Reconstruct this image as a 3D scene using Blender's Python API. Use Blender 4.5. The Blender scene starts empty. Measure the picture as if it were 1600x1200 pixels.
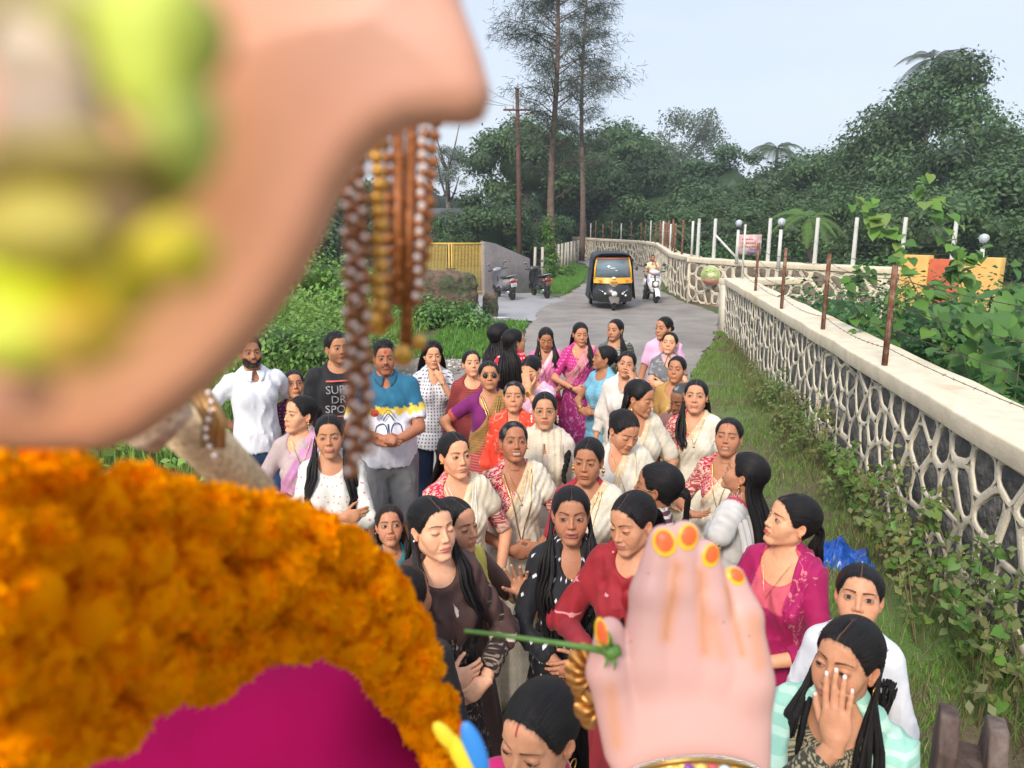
import bpy, math, random
import numpy as np
from math import sin, cos, pi, radians as R, sqrt, atan2
from mathutils import Vector, Matrix
S = bpy.context.scene
COL = S.collection
# ---------------------------------------------------------------- camera
FPX = 1150.0            # focal length in pixels of the 1600 px photograph
PITCH = R(12.3)
CAMH = 2.5
cd = bpy.data.cameras.new('camera')
cam = bpy.data.objects.new('camera', cd)
COL.objects.link(cam)
cam.location = (0, 0, CAMH)
cam.rotation_euler = (R(90) - PITCH, 0, 0)
cd.sensor_width = 36.0
cd.lens = FPX / 1600 * 36.0
cd.clip_start = 0.01
cd.clip_end = 2000
cd.dof.use_dof = True
cd.dof.focus_distance = 4.5
cd.dof.aperture_fstop = 7.6
S.camera = cam
# ---------------------------------------------------------------- world, sun, exposure
SUN_EL, SUN_ROT = R(38), R(205)
w = bpy.data.worlds.new('World')
S.world = w
w.use_nodes = True
nt = w.node_tree
nt.nodes.clear()
out = nt.nodes.new('ShaderNodeOutputWorld')
bg = nt.nodes.new('ShaderNodeBackground')
sky = nt.nodes.new('ShaderNodeTexSky')
sky.sky_type = 'NISHITA'
sky.sun_disc = False
sky.sun_elevation = SUN_EL
sky.sun_rotation = SUN_ROT
sky.air_density = 1.0
sky.dust_density = 2.0
sky.ozone_density = 1.0
# an overcast veil over the clear sky: pale lavender grey cloud, thin brighter patches
tc = nt.nodes.new('ShaderNodeTexCoord')
mp = nt.nodes.new('ShaderNodeMapping')
mp.inputs['Scale'].default_value = (1.0, 1.0, 4.5)
no = nt.nodes.new('ShaderNodeTexNoise')
no.inputs['Scale'].default_value = 1.6
no.inputs['Detail'].default_value = 5
no.inputs['Roughness'].default_value = 0.5
cr = nt.nodes.new('ShaderNodeValToRGB')
cr.color_ramp.elements[0].position = 0.30
cr.color_ramp.elements[0].color = (2.95, 3.33, 3.95, 1)
cr.color_ramp.elements[1].position = 0.72
cr.color_ramp.elements[1].color = (3.5, 3.8, 4.25, 1)
mx = nt.nodes.new('ShaderNodeMix')
mx.data_type = 'RGBA'
mx.inputs['Factor'].default_value = 0.86
nt.links.new(tc.outputs['Generated'], mp.inputs['Vector'])
nt.links.new(mp.outputs['Vector'], no.inputs['Vector'])
nt.links.new(no.outputs['Fac'], cr.inputs['Fac'])
nt.links.new(sky.outputs['Color'], mx.inputs['A'])
nt.links.new(cr.outputs['Color'], mx.inputs['B'])
# overcast skies are brighter overhead than at the horizon
sp = nt.nodes.new('ShaderNodeSeparateXYZ'); nt.links.new(tc.outputs['Generated'], sp.inputs[0])
zr = nt.nodes.new('ShaderNodeMapRange'); zr.inputs[1].default_value = 0.3; zr.inputs[2].default_value = 1.0
zr.inputs[3].default_value = 1.0; zr.inputs[4].default_value = 1.6
nt.links.new(sp.outputs['Z'], zr.inputs[0])
vm = nt.nodes.new('ShaderNodeVectorMath'); vm.operation = 'SCALE'
nt.links.new(mx.outputs['Result'], vm.inputs[0]); nt.links.new(zr.outputs[0], vm.inputs['Scale'])
nt.links.new(vm.outputs[0], bg.inputs['Color'])
bg.inputs['Strength'].default_value = 0.10
nt.links.new(bg.outputs['Background'], out.inputs['Surface'])
sd = bpy.data.lights.new('sun', 'SUN')
sd.energy = 1.5
sd.angle = R(14)
sd.color = (1.0, 0.91, 0.80)
sun = bpy.data.objects.new('sun', sd)
COL.objects.link(sun)
sun.rotation_euler = (R(90) - SUN_EL, 0, R(180) - SUN_ROT)
S.view_settings.view_transform = 'Standard'
S.view_settings.look = 'None'
S.view_settings.exposure = 1.30
S.view_settings.gamma = 1.0
S.view_settings.use_curve_mapping = False
S.cycles.use_denoising = True
S.cycles.max_bounces = 10
S.cycles.diffuse_bounces = 8
S.cycles.transparent_max_bounces = 8
def ray(px, py):
 u, v = (px - 800) / FPX, (py - 600) / FPX
 return Vector((u, cos(PITCH) - v * sin(PITCH), -sin(PITCH) - v * cos(PITCH)))
def at(px, py, z=0.0):
 d = ray(px, py)
 return Vector((0, 0, CAMH)) + d * ((z - CAMH) / d.z)
def atd(px, py, dist):
 """point on the ray at distance along the optical axis"""
 return Vector((0, 0, CAMH)) + ray(px, py) * dist
# ---------------------------------------------------------------- helpers
rs = np.random.RandomState(7)
rnd = random.Random(11)
def new_mesh(name, V, F, mat=None, smooth=True, col=None, uv=None, mats=None, mi=None):
 """V (n,3) array; F (m,k) array or list of faces; col (n,3|4) per-vertex colour; uv (n,2) per vertex"""
 me = bpy.data.meshes.new(name)
 V = np.asarray(V, dtype=np.float32)
 if isinstance(F, np.ndarray):
  k = F.shape[1]
  loops = F.astype(np.int32).ravel()
  starts = np.arange(0, len(loops), k, dtype=np.int32)
  tot = np.full(len(starts), k, dtype=np.int32)
 else:
  loops = np.array([i for f in F for i in f], dtype=np.int32)
  tot = np.array([len(f) for f in F], dtype=np.int32)
  starts = np.concatenate(([0], np.cumsum(tot)[:-1])).astype(np.int32)
 me.vertices.add(len(V))
 me.vertices.foreach_set('co', V.ravel())
 me.loops.add(len(loops))
 me.loops.foreach_set('vertex_index', loops)
 me.polygons.add(len(starts))
 me.polygons.foreach_set('loop_start', starts)
 me.polygons.foreach_set('loop_total', tot)
 if smooth:
  me.polygons.foreach_set('use_smooth', np.ones(len(starts), dtype=bool))
 if col is not None:
  c = np.ones((len(V), 4), dtype=np.float32)
  c[:, :col.shape[1]] = col
  a = me.color_attributes.new('Col', 'FLOAT_COLOR', 'POINT')
  a.data.foreach_set('color', c.ravel())
 if uv is not None:
  l = me.uv_layers.new(name='UVMap')
  l.data.foreach_set('uv', np.asarray(uv, dtype=np.float32)[loops].ravel())
 for m in (mats or ([mat] if mat else [])):
  me.materials.append(m)
 if mi is not None:
  me.polygons.foreach_set('material_index', np.asarray(mi, dtype=np.int32))
 me.update(calc_edges=True)
 return me
def link(name, data, parent=None, loc=None, rot=None, scale=None):
 o = bpy.data.objects.new(name, data)
 COL.objects.link(o)
 if parent is not None:
  o.parent = parent
 if loc is not None:
  o.location = loc
 if rot is not None:
  o.rotation_euler = rot
 if scale is not None:
  o.scale = scale if hasattr(scale, '__len__') else (scale,) * 3
 return o
def thing(name, label, cat, loc=(0, 0, 0), rz=0.0, group=None):
 o = link(name, None, None, loc, (0, 0, rz))
 o.empty_display_size = 0.1
 return tag(o, label, cat, group)
def tag(o, label=None, cat=None, group=None, kind=None):
 if label: o['label'] = label
 if cat: o['category'] = cat
 if group: o['group'] = group
 if kind: o['kind'] = kind
 return o
class MB:
 """collects simple shapes into one mesh"""
 def __init__(s):
  s.V, s.F, s.M = [], [], []
  s.m = 0
 def add(s, V, F):
  b = len(s.V)
  s.V += [tuple(v) for v in V]
  s.F += [tuple(b + i for i in f) for f in F]
  s.M += [s.m] * len(F)
  return s
 def box(s, c, d, rz=0.0, bev=0.0, top=1.0):
  """box centred at c with size d; top scales the upper face"""
  x, y, z = d[0] / 2, d[1] / 2, d[2] / 2
  cc, ss = cos(rz), sin(rz)
  P = []
  for sz in (-1, 1):
   k = top if sz > 0 else 1.0
   for sx, sy in ((-1, -1), (1, -1), (1, 1), (-1, 1)):
    a, b_ = sx * x * k, sy * y * k
    P.append((c[0] + a * cc - b_ * ss, c[1] + a * ss + b_ * cc, c[2] + sz * z))
  return s.add(P, [(3, 2, 1, 0), (4, 5, 6, 7), (0, 1, 5, 4), (1, 2, 6, 5), (2, 3, 7, 6), (3, 0, 4, 7)])
 def tube(s, pts, r, n=8, caps=True, flat=1.0):
  """tube along points; r a number or a list"""
  pts = [Vector(p) for p in pts]
  rr = r if hasattr(r, '__len__') else [r] * len(pts)
  V, F = [], []
  up = None
  for i, p in enumerate(pts):
   t = (pts[min(i + 1, len(pts) - 1)] - pts[max(i - 1, 0)]).normalized()
   if up is None:
    up = Vector((0, 0, 1)) if abs(t.z) < 0.9 else Vector((0, 1, 0))
   a = t.cross(up)
   if a.length < 1e-5: a = t.cross(Vector((1, 0, 0)))
   a.normalize()
   b = a.cross(t).normalized()
   up = b
   for k in range(n):
    an = 2 * pi * k / n
    V.append(p + a * (cos(an) * rr[i]) + b * (sin(an) * rr[i] * flat))
  for i in range(len(pts) - 1):
   for k in range(n):
    k2 = (k + 1) % n
    F.append((i * n + k, i * n + k2, (i + 1) * n + k2, (i + 1) * n + k))
  if caps:
   F.append(tuple(range(n))[::-1])
   F.append(tuple((len(pts) - 1) * n + k for k in range(n)))
  return s.add(V, F)
 def lathe(s, prof, c=(0, 0, 0), n=16, ax='z', sq=(1, 1)):
  """prof list of (radius, height)"""
  V, F = [], []
  for r, h in prof:
   for k in range(n):
    a = 2 * pi * k / n
    p = (r * cos(a) * sq[0], r * sin(a) * sq[1], h)
    if ax == 'x': p = (p[2], p[0], p[1])
    elif ax == 'y': p = (p[0], -p[2], p[1])
    V.append((c[0] + p[0], c[1] + p[1], c[2] + p[2]))
  for i in range(len(prof) - 1):
   for k in range(n):
    k2 = (k + 1) % n
    F.append((i * n + k, i * n + k2, (i + 1) * n + k2, (i + 1) * n + k))
  F.append(tuple(range(n))[::-1])
  F.append(tuple((len(prof) - 1) * n + k for k in range(n)))
  return s.add(V, F)
 def ell(s, c, r, n=12, m=8):
  prof = [(max(1e-4, sin(pi * i / m)), -cos(pi * i / m)) for i in range(m + 1)]
  V, F = [], []
  for a, h in prof:
   for k in range(n):
    an = 2 * pi * k / n
    V.append((c[0] + r[0] * a * cos(an), c[1] + r[1] * a * sin(an), c[2] + r[2] * h))
  for i in range(m):
   for k in range(n):
    k2 = (k + 1) % n
    F.append((i * n + k, i * n + k2, (i + 1) * n + k2, (i + 1) * n + k))
  return s.add(V, F)
 def prism(s, poly, axis, a, b):
  """polygon (list of 2D) extruded from a to b along axis 'x','y','z'"""
  n = len(poly)
  def P(q, t):
   return {'x': (t, q[0], q[1]), 'y': (q[0], t, q[1]), 'z': (q[0], q[1], t)}[axis]
  V = [P(q, a) for q in poly] + [P(q, b) for q in poly]
  F = [tuple(range(n))[::-1], tuple(range(n, 2 * n))] + [(i, (i + 1) % n, n + (i + 1) % n, n + i) for i in range(n)]
  return s.add(V, F)
 def grid(s, fn, nu, nv, closeu=False):
  V = [fn(i / (nu if closeu else nu - 1), j / (nv - 1)) for j in range(nv) for i in range(nu)]
  F = []
  for j in range(nv - 1):
   for i in range(nu if closeu else nu - 1):
    i2 = (i + 1) % nu
    F.append((j * nu + i, j * nu + i2, (j + 1) * nu + i2, (j + 1) * nu + i))
  return s.add(V, F)
 def mesh(s, name, mat, smooth=False, mats=None):
  return new_mesh(name, np.array(s.V, dtype=np.float32), s.F, mat, smooth, mats=mats, mi=(s.M if mats else None))
 def obj(s, name, mat, parent=None, smooth=False, loc=None, rot=None, mats=None, bevel=0):
  o = link(name, s.mesh(name, mat, smooth, mats), parent, loc, rot)
  if bevel:
   m = o.modifiers.new('bevel', 'BEVEL')
   m.width = bevel
   m.segments = 2
   m.limit_method = 'ANGLE'
   m.angle_limit = R(35)
  return o
# ---------------------------------------------------------------- materials
_mc = {}
def N(nt, kind, **kw):
 n = nt.nodes.new(kind)
 for k, v in kw.items():
  if k.startswith('i_'):
   n.inputs[k[2:].replace('_', ' ')].default_value = v
  else:
   setattr(n, k, v)
 return n
def mat(name, color=(0.5, 0.5, 0.5), rough=0.6, metal=0.0, var=0.0, vscale=8.0, bump=0.0, bscale=40.0, attr=False,
  spec=0.5, trans=0.0, coat=0.0, sheen=0.0, alpha=1.0, color2=None, c2scale=3.0, c2pos=(0.45, 0.6), sub=0.0,
  coord='Object', bdist=0.01, detail=4, emit=None, stretch=None):
 if name in _mc: return _mc[name]
 m = bpy.data.materials.new(name)
 _mc[name] = m
 m.use_nodes = True
 nt = m.node_tree
 bs = nt.nodes['Principled BSDF']
 L = nt.links.new
 bs.inputs['Roughness'].default_value = rough
 bs.inputs['Metallic'].default_value = metal
 bs.inputs['Specular IOR Level'].default_value = spec
 bs.inputs['Transmission Weight'].default_value = trans
 bs.inputs['Coat Weight'].default_value = coat
 bs.inputs['Sheen Weight'].default_value = sheen
 bs.inputs['Alpha'].default_value = alpha
 if sub:
  bs.inputs['Subsurface Weight'].default_value = sub
  bs.inputs['Subsurface Scale'].default_value = 0.006
  bs.inputs['Subsurface Radius'].default_value = (1.0, 0.35, 0.2)
 bs.inputs['Base Color'].default_value = (*color, 1)
 tcn = N(nt, 'ShaderNodeTexCoord')
 co = tcn.outputs[coord]
 if stretch:
  mpn = N(nt, 'ShaderNodeMapping')
  mpn.inputs['Scale'].default_value = stretch
  L(co, mpn.inputs['Vector'])
  co = mpn.outputs['Vector']
 src = None
 if attr:
  a = N(nt, 'ShaderNodeVertexColor', layer_name='Col')
  src = a.outputs['Color']
 if color2 is not None:
  n2 = N(nt, 'ShaderNodeTexNoise', i_Scale=c2scale, i_Detail=5.0)
  L(co, n2.inputs['Vector'])
  r2 = N(nt, 'ShaderNodeMapRange')
  r2.inputs[1].default_value, r2.inputs[2].default_value = c2pos
  L(n2.outputs['Fac'], r2.inputs[0])
  m2 = N(nt, 'ShaderNodeMix', data_type='RGBA')
  m2.inputs['A'].default_value = (*color, 1)
  if src: L(src, m2.inputs['A'])
  m2.inputs['B'].default_value = (*color2, 1)
  L(r2.outputs[0], m2.inputs['Factor'])
  src = m2.outputs['Result']
 if var:
  n1 = N(nt, 'ShaderNodeTexNoise', i_Scale=vscale, i_Detail=float(detail))
  L(co, n1.inputs['Vector'])
  r1 = N(nt, 'ShaderNodeMapRange')
  r1.inputs[1].default_value, r1.inputs[2].default_value = 0.3, 0.7
  r1.inputs[3].default_value, r1.inputs[4].default_value = 1 - var, 1 + var
  L(n1.outputs['Fac'], r1.inputs[0])
  h = N(nt, 'ShaderNodeMix', data_type='RGBA', blend_type='MULTIPLY')
  h.inputs['Factor'].default_value = 1
  h.inputs['A'].default_value = (*color, 1)
  if src: L(src, h.inputs['A'])
  L(r1.outputs[0], h.inputs['B'])
  src = h.outputs['Result']
 if src: L(src, bs.inputs['Base Color'])
 if bump:
  nb = N(nt, 'ShaderNodeTexNoise', i_Scale=bscale, i_Detail=4.0)
  L(co, nb.inputs['Vector'])
  b = N(nt, 'ShaderNodeBump', i_Strength=bump, i_Distance=bdist)
  L(nb.outputs['Fac'], b.inputs['Height'])
  L(b.outputs['Normal'], bs.inputs['Normal'])
 if emit:
  bs.inputs['Emission Color'].default_value = (*emit[:3], 1)
  bs.inputs['Emission Strength'].default_value = emit[3]
 return m
# ---------------------------------------------------------------- distance fields on (n,3) arrays
def sst(a, b, x):
 t = np.clip((x - a) / (b - a), 0, 1)
 return t * t * (3 - 2 * t)
def vlen(p): return np.sqrt(np.einsum('...i,...i->...', p, p))
def ssph(p, c, r): return vlen(p - np.asarray(c, dtype=p.dtype)) - r
def sell(p, c, r):
 r = np.asarray(r, dtype=p.dtype); q = (p - np.asarray(c, dtype=p.dtype))
 k0 = vlen(q / r); k1 = vlen(q / (r * r))
 return k0 * (k0 - 1) / np.maximum(k1, 1e-6)
def scap(p, a, b, ra, rb=None):
 rb = ra if rb is None else rb
 a = np.asarray(a, dtype=p.dtype); b = np.asarray(b, dtype=p.dtype)
 pa, ba = p - a, b - a
 h = np.clip((pa @ ba) / max(float(ba @ ba), 1e-9), 0, 1)
 return vlen(pa - h[..., None] * ba) - (ra + (rb - ra) * h)
def smin(a, b, k):
 h = np.maximum(k - np.abs(a - b), 0) / k
 return np.minimum(a, b) - h * h * k * 0.25
def smax(a, b, k): return -smin(-a, -b, k)
def isosurf(f, lo, hi, h, blk=4, mg=0.009):
 """naive surface nets of the field f inside the box, evaluated only near the surface"""
 lo = np.asarray(lo, float); hi = np.asarray(hi, float)
 big_ = blk * 4
 nb0 = np.maximum(1, np.ceil((hi - lo) / (h * big_)).astype(int))
 I = np.stack(np.meshgrid(*[np.arange(n) for n in nb0], indexing='ij'), -1).reshape(-1, 3)
 nb = nb0 * 4
 for sub, bs in ((4, big_), (2, blk * 2), (1, blk))[0:3]:
  d = f((lo + (I + 0.5) * bs * h).astype(np.float32))
  I = I[np.abs(d) < bs * h * 0.5 * 1.7321 * 1.12 + mg]
  if len(I) == 0: return np.zeros((0, 3)), np.zeros((0, 4), int)
  if sub > 1:
   o8 = np.array([(i, j, k) for i in (0, 1) for j in (0, 1) for k in (0, 1)])
   I = (I[:, None] * 2 + o8[None]).reshape(-1, 3)
 g = np.arange(blk + 1)
 G = np.stack(np.meshgrid(g, g, g, indexing='ij'), -1)
 idx = I[:, None, None, None, :] * blk + G[None]
 P = (lo + idx * h).astype(np.float32)
 D = f(P.reshape(-1, 3)).reshape(P.shape[:-1])
 neg = D < 0
 c = [neg[:, i:blk + i, j:blk + j, k:blk + k] for i in (0, 1) for j in (0, 1) for k in (0, 1)]
 s = sum(x.astype(np.int8) for x in c)
 act = (s > 0) & (s < 8)
 B, ci, cj, ck = np.nonzero(act)
 acc = np.zeros((len(B), 3)); cnt = np.zeros(len(B))
 offs = [(i, j, k) for i in (0, 1) for j in (0, 1) for k in (0, 1)]
 for a in offs:
  for ax in range(3):
   if a[ax]: continue
   b = list(a); b[ax] = 1
   da = D[B, ci + a[0], cj + a[1], ck + a[2]]
   db = D[B, ci + b[0], cj + b[1], ck + b[2]]
   m = (da < 0) != (db < 0)
   t = np.where(m, da / np.where(m, da - db, 1), 0)
   q = np.array(a, float)[None].repeat(len(B), 0)
   q[:, ax] += t
   acc += q * m[:, None]; cnt += m
 gi = I[B] * blk + np.stack([ci, cj, ck], -1)
 V = lo + (gi + acc / cnt[:, None]) * h
 big = int(max(nb)) * blk + 2
 key = (gi[:, 0] * big + gi[:, 1]) * big + gi[:, 2]
 order = np.argsort(key); ks = key[order]
 F = []
 for ax in range(3):
  b = [0, 0, 0]; b[ax] = 1
  da = neg[B, ci, cj, ck]
  db = neg[B, ci + b[0], cj + b[1], ck + b[2]]
  m = np.nonzero(da != db)[0]
  u, v = [(1, 2), (2, 0), (0, 1)][ax]
  st = [big * big, big, 1]
  k0 = key[m]
  q = np.stack([k0, k0 - st[u], k0 - st[u] - st[v], k0 - st[v]], -1)
  p = np.searchsorted(ks, q); p = np.minimum(p, len(ks) - 1)
  ok = (ks[p] == q).all(-1)
  f4 = order[p][ok]
  flip = ~da[m][ok]
  f4[flip] = f4[flip][:, ::-1]
  F.append(f4)
 return V, np.concatenate(F)
def ridge(p, s, seed=0):
 """sharp crease noise, 0..1 with thin bright ridges"""
 x, y, z = p[..., 0] * s + seed * 1.3, p[..., 1] * s + seed * 2.9, p[..., 2] * s + seed * 0.7
 a = x + 0.7 * np.sin(y * 1.3 + z * 0.8) + 0.9 * np.sin(z * 0.9 + x * 0.5)
 return (1 - np.abs(np.sin(a))) ** 2
def fnoise(p, s, seed=0):
 """cheap smooth pseudo noise from sines, about -1..1"""
 x, y, z = p[..., 0] * s + seed * 1.7, p[..., 1] * s + seed * 2.3, p[..., 2] * s + seed * 3.1
 return (np.sin(x * 1.7 + np.sin(y * 1.3 + z)) + np.sin(y * 1.9 + np.sin(z * 1.6 + x * .7)) + np.sin(z * 1.5 + np.sin(x * 1.1 - y))) / 3
# ---------------------------------------------------------------- heads
# local frame: face towards -Y, up +Z, x>0 is the person's left; origin between the ears; height chin to crown about 0.225
def head_grid(res):
 """azimuth / row tables; res 1.0 fine, 0.5 coarse"""
 nc = int(156 * res); nf = int(nc * 0.62); nr = nc - nf
 f = R(58)
 az = np.concatenate([np.linspace(-f, f, nf, endpoint=False), np.linspace(f, 2 * pi - f, nr, endpoint=False)])
 # rows: elevation and origin drop
 n1, n2, n3, n4 = int(22 * res), int(78 * res), int(16 * res), int(12 * res)
 el = np.concatenate([np.linspace(R(89.5), R(38), n1, endpoint=False), np.linspace(R(38), R(-50), n2, endpoint=False),
                         np.linspace(R(-50), R(-64), n3, endpoint=False), np.linspace(R(-64), R(-35), n4)])
 dr = np.concatenate([np.zeros(n1 + n2 + n3), np.linspace(0, 1, n4)])
 return az, el, dr
EAR = None
def ear_mesh():
 global EAR
 if EAR is None:
  def f(p):
   # ear in its own plane: u = forward(-y), v = z, thickness x
   q = p.copy()
   c = sell(q, (0, 0, 0.004), (0.0065, 0.0165, 0.026))
   c = smin(c, sell(q, (-0.001, -0.004, -0.020), (0.005, 0.0085, 0.011)), 0.008)
   bowl = sell(q, (0.0075, -0.002, 0.001), (0.0062, 0.0095, 0.016))
   c = smax(c, -bowl, 0.003)
   rim = np.abs(vlen((q - np.array([0.004, 0, 0.005], dtype=q.dtype)) / np.array([1, 0.0145, 0.0235], dtype=q.dtype) * np.array([0, 1, 1], dtype=q.dtype)) - 0.92) * 0.017
   c = smin(c, np.maximum(np.sqrt(rim ** 2 + (q[:, 0] - 0.005) ** 2) - 0.0028, -q[:, 2] - 0.012), 0.003)
   c = smin(c, ssph(q, (0.004, -0.0125, -0.004), 0.0032), 0.003)
   return c
  V, F = isosurf(f, (-0.012, -0.022, -0.036), (0.014, 0.022, 0.036), 0.0033)
  EAR = (V, F)
 return EAR
def make_head(P, res=1.0):
 """returns dict with skin mesh, colours, hair-line field and grid for the hair cap"""
 g = P.get
 wd, jw, ln = g('wide', 1.0), g('jaw', 1.0), g('long', 1.0)
 ns, nl = g('nose', 1.0), g('noselen', 1.0)
 mo, sm = g('mouth', 0.0), g('smile', 0.0)
 age, male, child = g('age', 0.0), g('male', 0.0), g('child', 0.0)
 full = g('cheek', 1.0)
 az, el, dr = head_grid(res)
 A, E_ = np.meshgrid(az, el)
 D = np.stack([np.sin(A) * np.cos(E_), -np.cos(A) * np.cos(E_), np.sin(E_)], -1).reshape(-1, 3)
 O = np.zeros((len(el), len(az), 3))
 O[:, :, 1] = -0.006 + 0.022 * dr[:, None]
 O[:, :, 2] = -0.125 * dr[:, None]
 # flatten the lower neck rows so they settle to a ring
 O = O.reshape(-1, 3)
 def sym(x): return np.stack([np.abs(x[:, 0]), x[:, 1], x[:, 2]], -1)
 mz = -0.0625 * ln
 def f(p):
  q = sym(p / np.array([wd, 1, 1])).astype(np.float64)
  d = sell(q, (0, 0.016, 0.030), (0.0715, 0.0925, 0.0835))
  d = smin(d, sell(q, (0, -0.026, -0.022 * ln), (0.0600, 0.0600, 0.0760 * ln)), 0.030)
  d = smin(d, scap(q, (0.0425 * jw, 0.004, -0.056 * ln), (0.014 * jw, -0.062, -0.098 * ln), 0.0165 + 0.003 * male, 0.0130 + 0.002 * male), 0.030)
  d = smin(d, sell(q, (0, -0.069, -0.096 * ln), (0.0165 + 0.004 * male, 0.0150, 0.0125)), 0.020)
  d = smin(d, ssph(q, (0.041, -0.048, -0.024 * ln), 0.0225 * full), 0.022)
  d = smin(d, ssph(q, (0.030, -0.052, -0.050 * ln), 0.0205 * full - 0.002 * age), 0.022)
  d = smin(d, scap(q, (0.008, -0.0800, 0.0245), (0.044, -0.0630, 0.0240), 0.0085 + 0.002 * male, 0.007), 0.012)
  d = smin(d, sell(q, (0, -0.062, 0.050), (0.046, 0.0245, 0.036)), 0.020)
  # neck
  d = smin(d, scap(q, (0, 0.022, -0.030), (0, 0.024, -0.170), 0.0455 + 0.009 * male - 0.004 * child, 0.0470 + 0.010 * male - 0.006 * child), 0.022)
  # eye sockets
  d = smax(d, -sell(q, (0.0315, -0.1020, 0.0010), (0.0205, 0.0215, 0.0130)), 0.016)
  # eyeball and lids
  lid = sell(q, (0.0315, -0.0715, 0.0005), (0.0158, 0.0140, 0.0128))
  d = smin(d, lid, 0.0045)
  # nose
  nzb = -0.030 * nl
  d = smin(d, scap(q, (0, -0.0800, 0.016), (0, -0.0940 - 0.003 * ns, nzb + 0.004), 0.0062, 0.0080 * ns), 0.010)
  d = smin(d, sell(q, (0, -0.0945 - 0.003 * ns, nzb), (0.0092 * ns, 0.0090, 0.0080)), 0.006)
  d = smin(d, sell(q, (0.0118 * ns, -0.0860, nzb - 0.0030), (0.0068 * ns, 0.0095, 0.0072)), 0.006)
  d = smax(d, -ssph(q, (0.0062 * ns, -0.0935, nzb - 0.0110), 0.0040), 0.004)
  # mouth mound, lips
  d = smin(d, sell(q, (0, -0.0730, mz), (0.0250, 0.0165, 0.0185)), 0.012)
  lx = q[:, 0]
  cz = mz + (0.0045 * sm - 0.0012) * (lx / 0.024) ** 2
  qq = q.copy(); qq[:, 2] -= (cz - mz); qq[:, 1] -= 0.28 * lx * lx / 0.05 + sm * 0.002
  mw = 0.0240 + 0.0035 * sm
  up_ = sell(qq, (0, -0.0875, mz + 0.0040 + mo * 0.0035), (mw, 0.0060, 0.0044))
  lo_ = sell(qq, (0, -0.0870, mz - 0.0058 - mo * 0.0075), (mw * 0.86, 0.0070, 0.0054))
  d = smin(d, up_, 0.0035)
  d = smin(d, lo_, 0.0035)
  gap = sell(qq, (0, -0.0950, mz - 0.0006 - mo * 0.002), (mw * 0.97, 0.0130, 0.0007 + mo * 0.0062))
  d = smax(d, -gap, 0.0025)
  d = smax(d, -sell(qq, (0, -0.0900, mz - 0.0175 - mo * 0.006), (0.013, 0.006, 0.0042)), 0.007)
  # smile folds
  fold = scap(q, (0.0185, -0.0880, -0.030 * nl), (0.0325, -0.0760, mz - 0.002), 0.0022, 0.0022)
  d = smax(d, -fold, 0.007) if (age + sm) > 0.2 else d
  if age > 0:
   d = d + age * 0.0006 * np.sin(q[:, 2] * 900) * (q[:, 2] > 0.03)
  return d
 r = np.full(len(D), 0.19)
 for it in range(26):
  d = f(O + D * r[:, None])
  r = np.maximum(r - d * 0.72, 0.02)
 V = O + D * r[:, None]
 nr_, nc_ = len(el), len(az)
 j = np.arange(nc_); j2 = (j + 1) % nc_
 F = np.concatenate([np.stack([i * nc_ + j, (i + 1) * nc_ + j, (i + 1) * nc_ + j2, i * nc_ + j2], -1) for i in range(nr_ - 1)])
 F = F[:, ::-1].copy()
 x, y, z = V[:, 0] / wd, V[:, 1], V[:, 2]
 ax = np.abs(x)
 # ---- colours
 skin = np.array(P.get('skin', (0.42, 0.24, 0.15)))
 C = np.tile(skin, (len(V), 1))
 front = (y < -0.03)
 def blend(m, c):
  m = np.clip(m, 0, 1)[:, None]
  C[:] = C * (1 - m) + np.array(c) * m
 # warm cheeks, darker round the eyes, real skin tone differences
 red = skin * np.array([1.10, 0.80, 0.78])
 blend(0.35 * np.exp(-(((ax - 0.040) / 0.018) ** 2 + ((z + 0.030) / 0.018) ** 2)) * front, red)
 blend(0.30 * np.exp(-((ax / 0.013) ** 2 + ((z + 0.030) / 0.012) ** 2)) * front, red)
 dk = skin * np.array([0.62, 0.52, 0.50])
 blend((0.45 + 0.3 * age) * np.exp(-(((ax - 0.031) / 0.019) ** 2 + ((z - 0.000) / 0.0125) ** 2)) * front, dk)
 blend(0.16 * np.exp(-((ax / 0.028) ** 2 + ((z - mz) / 0.020) ** 2)) * front, dk)
 if male and not child:
  st = sst(-0.028, -0.045, z) * sst(0.0, -0.02, y) * 0.30 * g('stubble', 1.0)
  blend(st, dk * 0.7)
 # lips
 mw = 0.0240 + 0.0035 * sm
 cz = mz + (0.0045 * sm - 0.0012) * (ax / 0.024) ** 2
 t = np.clip(ax / (mw + 0.001), 0, 1)
 up_h = (0.0068 + mo * 0.004) * np.sqrt(1 - t ** 2) * (1 - 0.16 * np.exp(-(ax / 0.0035) ** 2))
 lo_h = (0.0086 + mo * 0.0095) * np.sqrt(1 - t ** 2)
 dz = z - cz
 inl = (ax < mw) & front & (dz < up_h) & (dz > -lo_h)
 lip = g('lip', tuple(skin * np.array([0.95, 0.52, 0.52])))
 edge = np.minimum(up_h - dz, dz + lo_h)
 blend(np.where(inl, sst(0, 0.0022, edge) * 0.85, 0), lip)
 inner = np.abs(dz + 0.0008 + mo * 0.002) / (0.0010 + mo * 0.0070) + (ax / (mw * 0.96)) ** 2
 blend(np.where(front & (ax < mw), sst(1.15, 0.7, inner) * (0.9 if mo > 0.2 else 0.6), 0), (0.05, 0.012, 0.012))
 if g('teeth', 0) > 0 and mo > 0.1:
  tt = (np.abs(dz + 0.0008 + mo * 0.002 - 0.0022 * mo) / (0.0006 + 0.0038 * mo)) ** 2 + (ax / (mw * 0.80)) ** 2
  blend(np.where(front, sst(1.15, 0.8, tt) * 0.9, 0), (0.60, 0.56, 0.49))
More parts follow.
